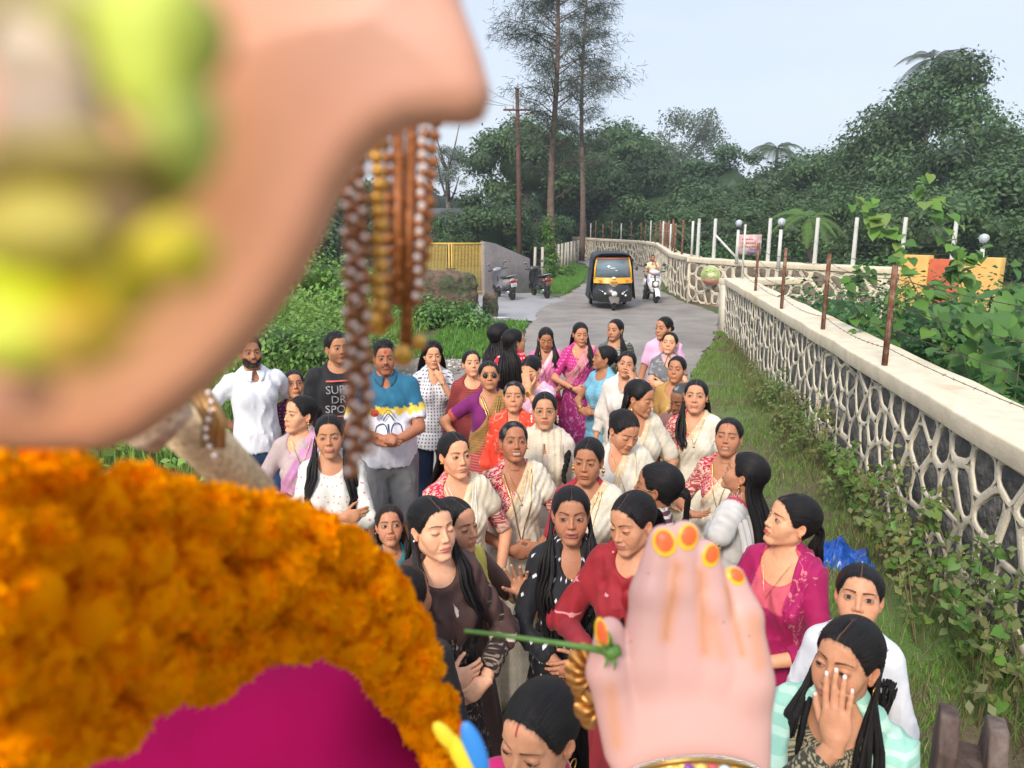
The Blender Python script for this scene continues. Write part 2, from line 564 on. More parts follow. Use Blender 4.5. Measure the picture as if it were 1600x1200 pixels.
 # eyebrows
 bz = 0.0225 + 0.0040 * g('browarch', 1.0) * np.sin(np.clip((ax - 0.010) / 0.042, 0, 1) * pi * 0.85) - 0.0010
 bz = bz + g('brow', 0.0) * 0.004 * (0.5 - np.clip((ax - 0.010) / 0.04, 0, 1))
 bth = (0.0041 + 0.0016 * male) * (1 - 0.62 * np.clip((ax - 0.012) / 0.042, 0, 1)) * g('browth', 1.0)
 bm = sst(1.25, 0.55, np.abs(z - bz) / bth) * sst(0.0085, 0.0125, ax) * sst(0.054, 0.047, ax)
 blend(0.88 * bm * front, g('browcol', (0.018, 0.012, 0.010)))
 # eyes
 op = g('open', 0.9); op = min(1.0, op * 1.15 + .06) if op > .2 else op
 gx, gz = g('gaze', (0.0, 0.0))
 ex = 0.0315
 for s in (-1, 1):
  u = (x * s - ex)               # >0 is outwards
  w_ = 0.0152
  tt = np.clip(np.abs(u) / w_, 0, 1)
  zc = 0.0005 + 0.0010 * u / w_
  hu = 0.0080 * op * (1 - tt ** 2.2)
  hl = (0.0046 * (0.4 + 0.6 * op)) * (1 - tt ** 2)
  if op < 0.12:
   hu = np.full_like(tt, -0.0030) - 0.0016 * (1 - tt ** 2); hl = 0.0044 * (1 - tt ** 2)
   eye = np.zeros(len(V), bool)
  else:
   eye = (np.abs(u) < w_) & (z - zc < hu) & (z - zc > -hl) & front
  ed = np.minimum(hu - (z - zc), (z - zc) + hl)
  blend(np.where(eye, sst(-0.0001, 0.0009, ed), 0), (0.36, 0.27, 0.215))
  ix, iz = s * u - gx, z - zc - gz - 0.0006
  ir = np.sqrt((x - (s * ex + gx)) ** 2 + iz ** 2)
  blend(np.where(eye, sst(0.0080, 0.0068, ir), 0), (0.020, 0.009, 0.005))
  blend(np.where(eye, sst(0.0030, 0.0022, ir), 0), (0.004, 0.004, 0.004))
  gl = np.sqrt((x - (s * ex + gx) + 0.0016) ** 2 + (iz - 0.0020) ** 2)
  # lash line and lid crease
  nearx = sst(w_ * 1.16, w_ * 0.94, np.abs(u)) * front
  la = np.abs((z - zc) - hu - 0.0004)
  blend(nearx * sst(0.0019, 0.0006, la) * g('lash', 0.95), (0.012, 0.008, 0.007))
  lb = np.abs((z - zc) + hl + 0.0003)
  blend(nearx * sst(0.0013, 0.0004, lb) * g('kajal', 0.55), (0.03, 0.015, 0.012))
  lc = np.abs((z - zc) - hu - 0.0042)
  blend(nearx * sst(0.0015, 0.0003, lc) * 0.45 * (op > 0.12), dk * 0.6)
 # beard / moustache
 bd = g('beard', 0.0)
 beardc = g('beardcol', (0.012, 0.010, 0.009))
 if bd > 0:
  line = -0.030 - 0.030 * sst(0.058, 0.020, ax)
  m = sst(line + 0.004, line - 0.004, z) * sst(0.018, 0.006, y) * sst(-0.114, -0.102, z)
  m = m * (1 - sst(1.25, 0.8, (ax / 0.020) ** 2 + ((z - mz + 0.000) / 0.0115) ** 2))
  blend(m * bd, beardc)
 if g('stache', 0.0) > 0:
  mzz = mz + 0.0125 - 0.10 * (ax / 0.03) ** 2 * 0.08
  m = sst(1.3, 0.8, (np.abs(z - mzz) / 0.0052)) * sst(0.031, 0.026, ax) * front
  blend(m * g('stache'), beardc)
 # bindi / tilak
 bi = g('bindi', 0.0)
 if bi:
  rr = np.sqrt(x ** 2 + (z - 0.026) ** 2)
  blend(np.where(front, sst(bi, bi * 0.7, rr), 0), g('bindicol', (0.35, 0.01, 0.015)))
 if g('tilak', 0):
  blend(np.where(front, sst(1.2, 0.6, (x / 0.012) ** 2 + ((z - 0.047) / 0.014) ** 2) * 0.8, 0), (0.45, 0.03, 0.02))
 if g('sindoor', 0):
  blend(np.where(front, sst(0.0022, 0.0010, ax) * sst(0.055, 0.060, z), 0), (0.35, 0.02, 0.02))
 # ---- hair line: positive inside the hair, in radians of elevation
 az0 = np.abs(np.where(A.ravel() > pi, A.ravel() - 2 * pi, A.ravel()))
 hf = g('hairline', 48.0)
 if male:
  lx = [0, 18, 38, 52, 62, 74, 84, 100, 116, 180]; ly = [hf, hf + 1, hf + 1, hf - 6, 20, 2, 6, 8, -20, -34]
 else:
  lx = [0, 14, 30, 45, 58, 70, 82, 100, 116, 180]; ly = [hf, hf - 1, hf - 5, hf - 13, 20, 3, -1, 4, -26, -48]
 line = np.interp(np.degrees(az0), lx, ly)
 ell = np.degrees(E_.ravel()) - 30 * np.repeat(dr, nc_)
 hs = ell - line + 1.6 * fnoise(V, 150, 3) + 0.8 * fnoise(V, 380, 5)
 hs = np.where(np.repeat(dr, nc_) > 0.01, -30, hs)
 hc = g('haircol', (0.010, 0.008, 0.008))
 if not g('bald', 0):
  blend(sst(-5.5, 2.5, hs + 1.5 * fnoise(V, 420, 6)) * 0.93, hc)
 # ---- add ears
 EV, EF = ear_mesh()
 Vs, Fs, Cs = [V], [F], [C]
 b = len(V)
 for s in (-1, 1):
  W = EV * (1.0 + 0.10 * male - 0.1 * child)
  a = R(-22)
  W = np.stack([(W[:, 0] * cos(a) - W[:, 1] * sin(a)), W[:, 0] * sin(a) + W[:, 1] * cos(a), W[:, 2]], -1)
  t = R(-8)
  W = np.stack([W[:, 0], W[:, 1] * cos(t) + W[:, 2] * sin(t), -W[:, 1] * sin(t) + W[:, 2] * cos(t)], -1)
  W = W + np.array([0.0690 * wd * 0.985 + 0.002, 0.012, -0.006])
  W[:, 0] *= s
  FF = EF if s > 0 else EF[:, ::-1]
  Vs.append(W); Fs.append(FF + b); b += len(W)
  ec = np.tile(skin * np.array([1.03, 0.92, 0.90]), (len(W), 1))
  Cs.append(ec)
 sc = g('scale', 1.0)
 return dict(V=np.concatenate(Vs) * sc, F=np.concatenate(Fs), C=np.concatenate(Cs), grid=V, hs=hs, shape=(nr_, nc_), GF=F, E=E_.ravel(), A=A.ravel(), sc=sc)
def hair_cap(H, P):
 """the hair lying on the head, from the same grid, with a soft hairline; returns V, F, uv"""
 g = P.get
 V = H['grid']; hs = H['hs']
 male = g('male', 0)
 x, y, z = V[:, 0], V[:, 1], V[:, 2]
 n = V - np.array([0, 0.012, 0.02]); n /= np.linalg.norm(n, axis=1)[:, None]
 th = g('hairth', 0.007) * sst(-1.5, 24, hs) ** 0.8
 th = th * (1 + 0.5 * sst(0.0, 0.06, z) + 0.25 * sst(0, 0.08, y))
 th += g('topth', 0.0) * sst(0.04, 0.10, z) * sst(2, 14, hs)
 px = g('part', 0.0)
 pw = 0.0
 if px is not None and not male:
  pd = np.abs(x - px)
  m = sst(0.03, 0.05, z) * sst(0.02, -0.03, y)
  th *= 1 - 0.70 * m * np.exp(-(pd / 0.0045) ** 2)
  pw = m * sst(0.0018, 0.0004, pd) * 0.35
 # strands run from the parting to the gathering point at the back
 bp = np.array(g('gather', (0, 0.11, 0.0)), float)
 d = V - bp
 dist = np.linalg.norm(d, axis=1)
 if male:
  ang = x * 14 + fnoise(V, 40, 5) * 1.6
  th += 0.0035 * fnoise(V, 260, 1) * sst(2, 12, hs) + g('tuft', 0.004) * fnoise(V, 120, 9) * sst(0.02, 0.09, z) * sst(4, 14, hs)
  uv = np.stack([x * 16 + fnoise(V, 60, 2) * .5, z * 4 + y * 6], -1)
 else:
  ang = np.arctan2(d[:, 0], d[:, 2] + 0.02)
  th += (0.0003 * np.sin(ang * 41 + 5 * fnoise(V, 26, 2)) * fnoise(V, 35, 8) + 0.0002 * np.sin(ang * 97 + 3 * fnoise(V, 50, 4))) * sst(3, 14, hs)
  uv = np.stack([ang * 3, dist * 6], -1)
 th = np.where(hs > 0, np.maximum(th, 0.0008) * sst(0, 2.0, hs) + 0.0006, 0.0006 + 0.0012 * np.maximum(hs, -4))
 W = V + n * th[:, None]
 keep = hs > -4.2
 F = H['GF']
 F = F[keep[F].all(1)]
 used = np.zeros(len(V), bool); used[F.ravel()] = True
 mp = np.cumsum(used) - 1
 col = np.tile(np.array(g('haircol', (0.010, 0.008, 0.008))), (len(V), 1))
 if g('greying', 0):
  gm = sst(0.1, 0.8, fnoise(V, 60, 7) + sst(0.03, -0.02, z)) * g('greying')
  col = col * (1 - gm[:, None]) + np.array([0.32, 0.30, 0.29]) * gm[:, None]
 if not np.isscalar(pw):
  sk = np.array(P.get('skin', (0.42, 0.24, 0.15))) * (0.80 if not g('sindoor', 0) else 0.8)
  sk = np.array([0.35, 0.04, 0.03]) if g('sindoor', 0) else sk
  col = col * (1 - pw[:, None]) + sk * pw[:, None]
 return W[used] * H['sc'], mp[F], uv[used], col[used]
# ---------------------------------------------------------------- hands
_hands = {}
def hand_mesh(pose, h):
 """right-hand-like template: wrist at origin, fingers along +Z, palm towards -Y, thumb at +X; mirrored for the other side"""
 key = (pose, h)
 if key in _hands: return _hands[key]
 curl = {'flat': (0.06, 0.08, 0.08, 0.1), 'relaxed': (0.35, 0.42, 0.50, 0.58), 'curled': (0.85, 0.95, 1.0, 1.05),
   'point': (0.10, 1.0, 1.1, 1.15), 'spread': (0.12, 0.10, 0.14, 0.2)}[pose]
 spread = {'spread': 0.16}.get(pose, 0.035)
 base = [(0.026, 0.088), (0.008, 0.093), (-0.010, 0.089), (-0.027, 0.080)]
 ln = [(0.040, 0.024, 0.019), (0.045, 0.027, 0.020), (0.041, 0.025, 0.019), (0.031, 0.019, 0.017)]
 caps = []
 for i in range(4):
  a = 0.0; x, z = base[i]; y = 0.0
  sp = (1.5 - i) * spread
  r = [0.0088, 0.0078, 0.0070, 0.0060] if i < 3 else [0.0078, 0.0068, 0.0060, 0.0052]
  p = np.array([x, y, z - 0.012])
  for j in range(3):
   a += curl[i] * (0.9 if j == 0 else 1.0)
   q = p + np.array([sin(sp) * cos(a), -sin(a), cos(a)]) * (ln[i][j] + (0.012 if j == 0 else 0))
   caps.append((p, q, r[j], r[j + 1])); p = q
 tc_ = 0.9 if pose == 'curled' else (0.75 if pose == 'point' else 0.35)
 p = np.array([0.020, -0.006, 0.022]); dirs = [(0.62, -0.35, 0.70), (0.50 - 0.5 * (tc_ > .6), -0.45 - .2 * (tc_ > .6), 0.78), (0.30 - 0.9 * (tc_ > .6), -0.40, 0.85)]
 for j, (L_, r0, r1) in enumerate(((0.040, 0.0125, 0.0098), (0.032, 0.0098, 0.0086), (0.026, 0.0086, 0.0070))):
  d = np.array(dirs[j]); d /= np.linalg.norm(d)
  q = p + d * L_; caps.append((p, q, r0, r1)); p = q
 def f(P):
  d = sell(P, (0, 0, 0.052), (0.0400, 0.0135, 0.047))
  d = smin(d, sell(P, (0.018, -0.006, 0.032), (0.0165, 0.0135, 0.028)), 0.012)
  d = smin(d, scap(P, (0, 0.001, -0.03), (0, 0, 0.02), 0.0235, 0.0235), 0.018)
  for a, b, r0, r1 in caps:
   d = smin(d, scap(P, a, b, r0, r1), 0.0045)
  return d
 V, F = isosurf(f, (-0.07, -0.14, -0.02), (0.09, 0.03, 0.205), h)
 nail = np.zeros(len(V))
 for i in (2, 5, 8, 11, 14):
  a, b = caps[i][0], caps[i][1]
  c = b + np.array([0, 0.005, 0.0])
  nail = np.maximum(nail, sst(0.0065, 0.0045, np.linalg.norm(V - c, axis=1)))
 _hands[key] = (V, F, nail)
 return _hands[key]
def basis(z, y):
 z = np.array(z, float); z /= np.linalg.norm(z)
 y = np.array(y, float); y = y - z * (y @ z)
 if np.linalg.norm(y) < 1e-4: y = np.array([0, 1.0, 0.01]) - z * z[1]
 y /= np.linalg.norm(y)
 x = np.cross(y, z)
 return np.stack([x, y, z], 1)      # columns
def ik(sh, wr, l1, l2, hint):
 sh, wr, hint = map(lambda v: np.array(v, float), (sh, wr, hint))
 d = wr - sh; L = np.linalg.norm(d)
 if L > (l1 + l2) * 0.995:
  wr = sh + d / L * (l1 + l2) * 0.995; L = (l1 + l2) * 0.995; d = wr - sh
 a = (l1 * l1 - l2 * l2 + L * L) / (2 * L)
 hgt = sqrt(max(l1 * l1 - a * a, 0))
 n = d / L
 hh = hint - n * (hint @ n); hh /= max(np.linalg.norm(hh), 1e-6)
 return sh + n * a + hh * hgt, wr
ARMS = {  # wrist (x for the person's left; mirrored), elbow hint, palm normal back (y axis), finger dir, hand pose
 'down': ((0.225, -0.06, 0.80), (0.4, 1, 0), (1, 0, 0), None, 'relaxed'),
 'clasp': ((0.075, -0.200, 0.98), (1, 0.4, -0.3), (0.2, -1, 0.25), (-0.80, -0.18, -0.18), 'relaxed'),
 'belly': ((0.060, -0.190, 1.02), (1, 0.3, -0.4), (0.1, -1, 0.3), (-0.95, -0.1, 0.05), 'relaxed'),
 'hip': ((0.185, -0.02, 0.975), (1, 0.5, 0), (0.9, -0.4, 0.2), (-0.3, 0.7, -0.4), 'curled'),
 'fold': ((-0.05, -0.185, 1.10), (1, -0.1, -0.7), (0, -1, 0.3), (-1, 0.1, 0.1), 'relaxed'),
 'cheek': ((0.085, -0.125, 1.325), (0.5, -0.6, -1), (0.9, -0.3, -0.2), (-0.15, 0.1, 1), 'relaxed'),
 'chin': ((0.045, -0.165, 1.290), (0.4, -0.3, -1), (0.5, -0.8, -0.2), (-0.25, 0.35, 1), 'point'),
 'face': ((0.050, -0.200, 1.350), (0.6, -0.7, -1), (0.15, -1, 0.0), (-0.25, 0.10, 1), 'flat'),
 'talk': ((0.120, -0.260, 1.08), (0.8, 0.3, -1), (0.3, 0.4, -1), (-0.75, -0.45, 0.25), 'spread'),
 'rub': ((0.055, -0.240, 1.00), (1, 0.4, -0.6), (0.25, -1, 0.35), (-0.85, -0.35, -0.10), 'relaxed'),
 'back': ((0.10, 0.16, 0.95), (1, 0.2, 0), (0, 1, 0), (-0.8, 0.1, -0.4), 'relaxed'),
 'raise': ((0.10, -0.230, 1.22), (0.6, -0.3, -1), (0.4, 0.6, -0.3), (-0.1, -0.1, 1), 'spread'),
 'handle': ((0.270, -0.470, 0.98), (1, 0.2, -0.5), (0, 0.1, 1), (-0.1, -1, -0.1), 'curled'),
}
class Fig:
 """joint positions and distance fields of one person, in local metres"""
 def __init__(s, q):
  g = q.get
  s.q = q
  s.H = g('H', 1.56)
  s.male = g('male', 0)
  s.child = g('child', 0)
  s.hs = g('hsc', (0.91 if not s.child else 0.88) * (1.05 if s.male else 1.0))
  k = s.k = (s.H - 0.225 * s.hs) / 1.365      # body below the chin
  s.fat = g('fat', 0.0)
  sw = (0.119 + 0.024 * s.male - 0.012 * (s.child > 0)) * k
  s.neckb = np.array([0, 0.018, 1.335]) * k
  s.hc = np.array([0, 0.0, s.H - 0.113 * s.hs])
  s.lean = g('lean', 0.0)
  s.arms = {}
  for side, nm in ((1, g('L', 'down')), (-1, g('R', 'down'))):
   A = ARMS[nm] if isinstance(nm, str) else nm
   wr, hint, pn, fd, hp = A
   m = np.array([side, 1, 1])
   sh = np.array([side * sw, 0.012 * k, 1.288 * k])
   el, w2 = ik(sh, np.array(wr) * k * m, 0.272 * k, 0.238 * k, np.array(hint) * m)
   f = (w2 - el) if fd is None else np.array(fd) * m
   s.arms[side] = dict(sh=sh, el=el, wr=w2, fd=f / np.linalg.norm(f), pn=np.array(pn) * m, hp=hp)
 def torso(s, p):
  k, ft = s.k, s.fat
  q = np.stack([np.abs(p[:, 0]) / 0.86, p[:, 1] / 0.94, p[:, 2]], -1) / k
  m, c = s.male, (s.child > 0)
  d = sell(q, (0, 0.012, 1.175), (0.130 + 0.026 * m + 0.02 * ft - 0.015 * c, 0.098 + 0.010 * m + 0.02 * ft, 0.165))
  d = smin(d, scap(q, (0, 0.020, 1.285), (0.130 + 0.034 * m - 0.012 * c, 0.012, 1.288), 0.056, 0.040 + 0.008 * m), 0.05)
  d = smin(d, scap(q, (0.015, 0.026, 1.385), (0.085, 0.02, 1.318), 0.032, 0.032), 0.035)
  if not m and not c:
   d = smin(d, ssph(q, (0.066, -0.068, 1.160), 0.056 + 0.012 * ft), 0.05)
  elif m:
   d = smin(d, sell(q, (0.06, -0.06, 1.20), (0.07, 0.045, 0.06)), 0.05)
  d = smin(d, sell(q, (0, 0.002, 1.0), (0.122 + 0.020 * m + 0.04 * ft, 0.092 + 0.010 * m + 0.05 * ft, 0.14)), 0.07)
  d = smin(d, sell(q, (0, 0.012, 0.86), (0.160 - 0.012 * m + 0.03 * ft - 0.02 * c, 0.116 + 0.02 * ft, 0.145)), 0.08)
  return d * k * 0.93
 def neck(s, p, e=0.0):
  r = (0.0435 + 0.010 * s.male - 0.005 * (s.child > 0)) * s.hs
  top = s.hc + s.R @ np.array([0, 0.026, -0.105]) * s.hs
  return scap(p, s.neckb - np.array([0, 0, .05]), top, r + 0.006 + e, r + e)
 def arm(s, p, side, e=0.0, e2=None, upto=2.0):
  A, k, m = s.arms[side], s.k, s.male
  e2 = e if e2 is None else e2
  b = 0.0335 + 0.009 * m + 0.010 * s.fat - 0.008 * (s.child > 0)
  if upto <= 1.0:
   en = A['sh'] + (A['el'] - A['sh']) * upto
   return scap(p, A['sh'], en, b * k + 0.002 + e, (b - 0.004 * upto) * k + e2)
  d = scap(p, A['sh'], A['el'], b * k + 0.002 + e, (0.032 + 0.005 * m) * k + e)
  en = A['el'] + (A['wr'] - A['el']) * min(1, upto - 1)
  d2 = scap(p, A['el'], en, (0.033 + 0.005 * m) * k + e, (0.034 - 0.011 * min(1, upto - 1) + 0.004 * m) * k + e2)
  return smin(d, d2, 0.012)
 def legs(s, p, e=0.0):
  k = s.k
  q = np.stack([np.abs(p[:, 0]), p[:, 1], p[:, 2]], -1)
  st = s.q.get('stance', 0.10) * k; sm_ = (0.085 * k + st) / 2 + 0.002
  d = scap(q, (0.085 * k, 0.01, 0.83 * k), (sm_, -0.005, 0.46 * k), 0.082 * k + e, 0.055 * k + e)
  d = smin(d, scap(q, (sm_, -0.005, 0.46 * k), (st, 0.02, 0.09 * k), 0.054 * k + e, 0.036 * k + e), 0.02)
  return d
def spin(V, yaw, pitch, roll):
 """head rotation: yaw about up (towards +x when positive), pitch down positive, roll towards +x"""
 cz, sz = cos(yaw), sin(yaw)
 Rz = np.array([[cz, -sz, 0], [sz, cz, 0], [0, 0, 1]])
 cx, sx = cos(pitch), sin(pitch)
 Rx = np.array([[1, 0, 0], [0, cx, -sx], [0, sx, cx]])
 cy, sy = cos(roll), sin(roll)
 Ry = np.array([[cy, 0, sy], [0, 1, 0], [-sy, 0, cy]])
 return Rz @ Rx @ Ry
def cloth_mat(kind='plain', c2=(0.5, 0.4, 0.2), sc=28.0, rough=0.75, th=0.5, sheen=0.06, wear=0.12, c3=None, metal=0.0):
 """woven cloth; base colour from the Col attribute, motif by kind over the UV map (metres)"""
 key = ('cloth', kind, c2, sc, rough, th, c3)
 if key in _mc: return _mc[key]
 m = bpy.data.materials.new('cloth_' + kind); _mc[key] = m
 m.use_nodes = True; nt = m.node_tree; L = nt.links.new
 bs = nt.nodes['Principled BSDF']
 bs.inputs['Roughness'].default_value = rough
 bs.inputs['Specular IOR Level'].default_value = 0.3
 bs.inputs['Sheen Weight'].default_value = sheen
 bs.inputs['Sheen Roughness'].default_value = 0.5
 a = N(nt, 'ShaderNodeVertexColor', layer_name='Col')
 uv = N(nt, 'ShaderNodeUVMap')
 ob = N(nt, 'ShaderNodeTexCoord')
 src = a.outputs['Color']
 f = None
 def maprange(o, a0, a1, b0=0.0, b1=1.0):
  r = N(nt, 'ShaderNodeMapRange'); r.inputs[1].default_value = a0; r.inputs[2].default_value = a1
  r.inputs[3].default_value = b0; r.inputs[4].default_value = b1
  L(o, r.inputs[0]); return r.outputs[0]
 if kind in ('dots', 'butti', 'leaf'):
  v = N(nt, 'ShaderNodeTexVoronoi', feature='F1', voronoi_dimensions='2D', i_Scale=sc, i_Randomness=0.12 if kind != 'leaf' else 0.5)
  if kind == 'butti': v.distance = 'MANHATTAN'
  if kind == 'leaf': v.distance = 'MINKOWSKI'; v.inputs['Exponent'].default_value = 0.6
  if kind == 'butti':
   mp = N(nt, 'ShaderNodeMapping'); mp.inputs['Scale'].default_value = (1.7, 1.0, 1.0); L(uv.outputs[0], mp.inputs[0]); L(mp.outputs[0], v.inputs['Vector'])
  else:
   L(uv.outputs[0], v.inputs['Vector'])
  d = v.outputs['Distance']
  if kind == 'leaf':
   nz = N(nt, 'ShaderNodeTexNoise', i_Scale=sc * 5, i_Detail=1.0); L(uv.outputs[0], nz.inputs['Vector'])
   ad = N(nt, 'ShaderNodeMath', operation='MULTIPLY_ADD'); L(nz.outputs['Fac'], ad.inputs[0]); ad.inputs[1].default_value = 0.5; L(d, ad.inputs[2]); d = ad.outputs[0]
   f = maprange(d, 0.33 + 0.42 * th, 0.29 + 0.42 * th)
  else:
   f = maprange(d, 0.30 * th + 0.04, 0.30 * th)
 elif kind in ('floral', 'brocade'):
  nz = N(nt, 'ShaderNodeTexNoise', i_Scale=sc, i_Detail=3.0, i_Distortion=1.6); L(uv.outputs[0], nz.inputs['Vector'])
  f = maprange(nz.outputs['Fac'], 0.62 - 0.2 * th, 0.66 - 0.2 * th)
  if kind == 'brocade':
   v = N(nt, 'ShaderNodeTexVoronoi', feature='F1', voronoi_dimensions='2D', i_Scale=sc * 3.2); L(uv.outputs[0], v.inputs['Vector'])
   f2 = maprange(v.outputs['Distance'], 0.32, 0.22)
   mm = N(nt, 'ShaderNodeMath', operation='MAXIMUM'); L(f, mm.inputs[0]); L(f2, mm.inputs[1]); f = mm.outputs[0]
 elif kind in ('stripes', 'weave'):
  wv = N(nt, 'ShaderNodeTexWave', wave_type='BANDS', bands_direction='X' if kind == 'stripes' else 'Y', i_Scale=sc, i_Distortion=0.4, i_Detail=1.0)
  L(uv.outputs[0], wv.inputs['Vector'])
  f = maprange(wv.outputs['Fac'], 0.75 - 0.4 * th, 0.85 - 0.4 * th)
  if kind == 'stripes' and c3:
   w3 = N(nt, 'ShaderNodeTexWave', wave_type='BANDS', bands_direction='Y', i_Scale=sc * 1.3); L(uv.outputs[0], w3.inputs['Vector'])
   g_ = maprange(w3.outputs['Fac'], 0.5, 0.6)
   mm = N(nt, 'ShaderNodeMath', operation='MULTIPLY'); L(f, mm.inputs[0]); L(g_, mm.inputs[1]); f = mm.outputs[0]
 if f is not None:
  mxn = N(nt, 'ShaderNodeMix', data_type='RGBA'); L(f, mxn.inputs['Factor']); L(src, mxn.inputs['A']); mxn.inputs['B'].default_value = (*c2, 1)
  src = mxn.outputs['Result']
 n1 = N(nt, 'ShaderNodeTexNoise', i_Scale=14.0, i_Detail=5.0); L(ob.outputs['Object'], n1.inputs['Vector'])
 vr = maprange(n1.outputs['Fac'], 0.3, 0.7, 1 - wear, 1 + wear)
 h = N(nt, 'ShaderNodeMix', data_type='RGBA', blend_type='MULTIPLY'); h.inputs['Factor'].default_value = 1
 L(src, h.inputs['A']); L(vr, h.inputs['B']); L(h.outputs['Result'], bs.inputs['Base Color'])
 n2 = N(nt, 'ShaderNodeTexNoise', noise_type='RIDGED_MULTIFRACTAL', i_Scale=9.0, i_Detail=3.0, i_Distortion=0.6); mq = N(nt, 'ShaderNodeMapping'); mq.inputs['Scale'].default_value = (1.6, 1.6, 0.5); L(ob.outputs['Object'], mq.inputs[0]); L(mq.outputs[0], n2.inputs['Vector'])
 n3 = N(nt, 'ShaderNodeTexNoise', i_Scale=900.0, i_Detail=1.0); L(ob.outputs['Object'], n3.inputs['Vector'])
 b1 = N(nt, 'ShaderNodeBump', i_Strength=0.6, i_Distance=0.014); L(n2.outputs['Fac'], b1.inputs['Height'])
 b2 = N(nt, 'ShaderNodeBump', i_Strength=0.25, i_Distance=0.001); L(n3.outputs['Fac'], b2.inputs['Height']); L(b1.outputs['Normal'], b2.inputs['Normal'])
 L(b2.outputs['Normal'], bs.inputs['Normal'])
 return m
def hair_mat():
 if 'hairm' in _mc: return _mc['hairm']
 m = bpy.data.materials.new('hair'); _mc['hairm'] = m
 m.use_nodes = True; nt = m.node_tree; L = nt.links.new
 bs = nt.nodes['Principled BSDF']
 bs.inputs['Roughness'].default_value = 0.4
 bs.inputs['Specular IOR Level'].default_value = 0.22
 a = N(nt, 'ShaderNodeVertexColor', layer_name='Col')
 uv = N(nt, 'ShaderNodeUVMap')
 mp = N(nt, 'ShaderNodeMapping'); mp.inputs['Scale'].default_value = (26, 1.6, 1)
 L(uv.outputs[0], mp.inputs[0])
 nz = N(nt, 'ShaderNodeTexNoise', i_Scale=1.0, i_Detail=6.0, i_Roughness=0.65); L(mp.outputs[0], nz.inputs['Vector'])
 r = N(nt, 'ShaderNodeMapRange'); r.inputs[1].default_value = .3; r.inputs[2].default_value = .72; r.inputs[3].default_value = .2; r.inputs[4].default_value = 2.2
 L(nz.outputs['Fac'], r.inputs[0])
 h = N(nt, 'ShaderNodeMix', data_type='RGBA', blend_type='MULTIPLY'); h.inputs['Factor'].default_value = 1
 L(a.outputs['Color'], h.inputs['A']); L(r.outputs[0], h.inputs['B']); L(h.outputs['Result'], bs.inputs['Base Color'])
 b = N(nt, 'ShaderNodeBump', i_Strength=0.8, i_Distance=0.004); L(nz.outputs['Fac'], b.inputs['Height']); L(b.outputs['Normal'], bs.inputs['Normal'])
 r2 = N(nt, 'ShaderNodeMapRange'); r2.inputs[3].default_value = .28; r2.inputs[4].default_value = .60
 L(nz.outputs['Fac'], r2.inputs[0]); L(r2.outputs[0], bs.inputs['Roughness'])
 return m
SKIN = None
def skin_mat():
 return mat('skin', attr=True, rough=0.48, sub=0.12, var=0.07, vscale=70, spec=0.25, bump=0.15, bscale=500, bdist=0.001)
GOLD = lambda: mat('gold', (0.62, 0.40, 0.12), rough=0.28, metal=1.0)
# garment dictionary -> meshes --------------------------------------------------
def uvof(V):
 return np.stack([np.arctan2(V[:, 0], -V[:, 1]) * 0.16, V[:, 2]], -1)
def garment(F_, name, field, lo, hi, h, colf, m, parent):
 V, F = isosurf(field, lo, hi, h)
 if len(F) == 0: return None
 c = colf(V) if callable(colf) else np.tile(np.array(colf, float), (len(V), 1))
 o = link(name, new_mesh(name, V, F, m, True, c, uvof(V)), parent)
 return o
def loft(parent, name, z0, z1, ra, rb, m, col, pleat=0.012, npl=26, n=80, cy0=0.0, cy1=0.0, border=None, bw=0.05, nz=12, seed=0, curve=1.0, front=None):
 """hanging skirt: closed lofted shell from z0 (top) to z1 with growing pleats"""
 V, C = [], []
 th = np.linspace(0, 2 * pi, n, endpoint=False)
 for lay in (0, 1):
  for i in range(nz):
   t = i / (nz - 1)
   z = z0 + (z1 - z0) * t
   tt = t ** curve
   a = ra[0] + (rb[0] - ra[0]) * tt; b = ra[1] + (rb[1] - ra[1]) * tt
   amp = pleat * (0.12 + 0.88 * t)
   w_ = np.sin(th * npl + 1.7 * np.sin(th * 3 + seed) + 1.2 * t) * amp * (0.55 + 0.45 * np.sin(th * 2 + seed * 1.3 + t * 2))
   if front is not None:      # tight front pleats of a saree
    fr = np.exp(-((np.angle(np.exp(1j * (th - pi * 1.5))) - front) / 0.34) ** 2)
    w_ = w_ * (1 - fr) + fr * np.sin(th * 44) * (0.006 + 0.012 * t)
   w_ = w_ - 0.012 * lay
   x = (a + w_) * np.cos(th); y = (b + w_) * np.sin(th) + cy0 + (cy1 - cy0) * tt
   V.append(np.stack([x, y, np.full(n, z) + 0.008 * np.sin(th * 5 + seed) * t], -1))
   cc = np.tile(np.array(col, float), (n, 1))
   if border is not None and z < z1 + bw: cc[:] = border
   C.append(cc)
 V = np.concatenate(V); C = np.concatenate(C)
 j = np.arange(n); j2 = (j + 1) % n
 F = []
 for lay in (0, 1):
  for i in range(nz - 1):
   b_ = (lay * nz + i) * n
   q = np.stack([b_ + j, b_ + n + j, b_ + n + j2, b_ + j2], -1)
   F.append(q if lay == 0 else q[:, ::-1])
 b0, b1 = (nz - 1) * n, (2 * nz - 1) * n
 F.append(np.stack([b0 + j, b1 + j, b1 + j2, b0 + j2], -1))
 F.append(np.stack([j, j2, nz * n + j2, nz * n + j], -1))
 return link(name, new_mesh(name, V, np.concatenate(F), m, True, C, np.stack([np.arctan2(V[:, 0], -V[:, 1]) * .2, V[:, 2]], -1)), parent)
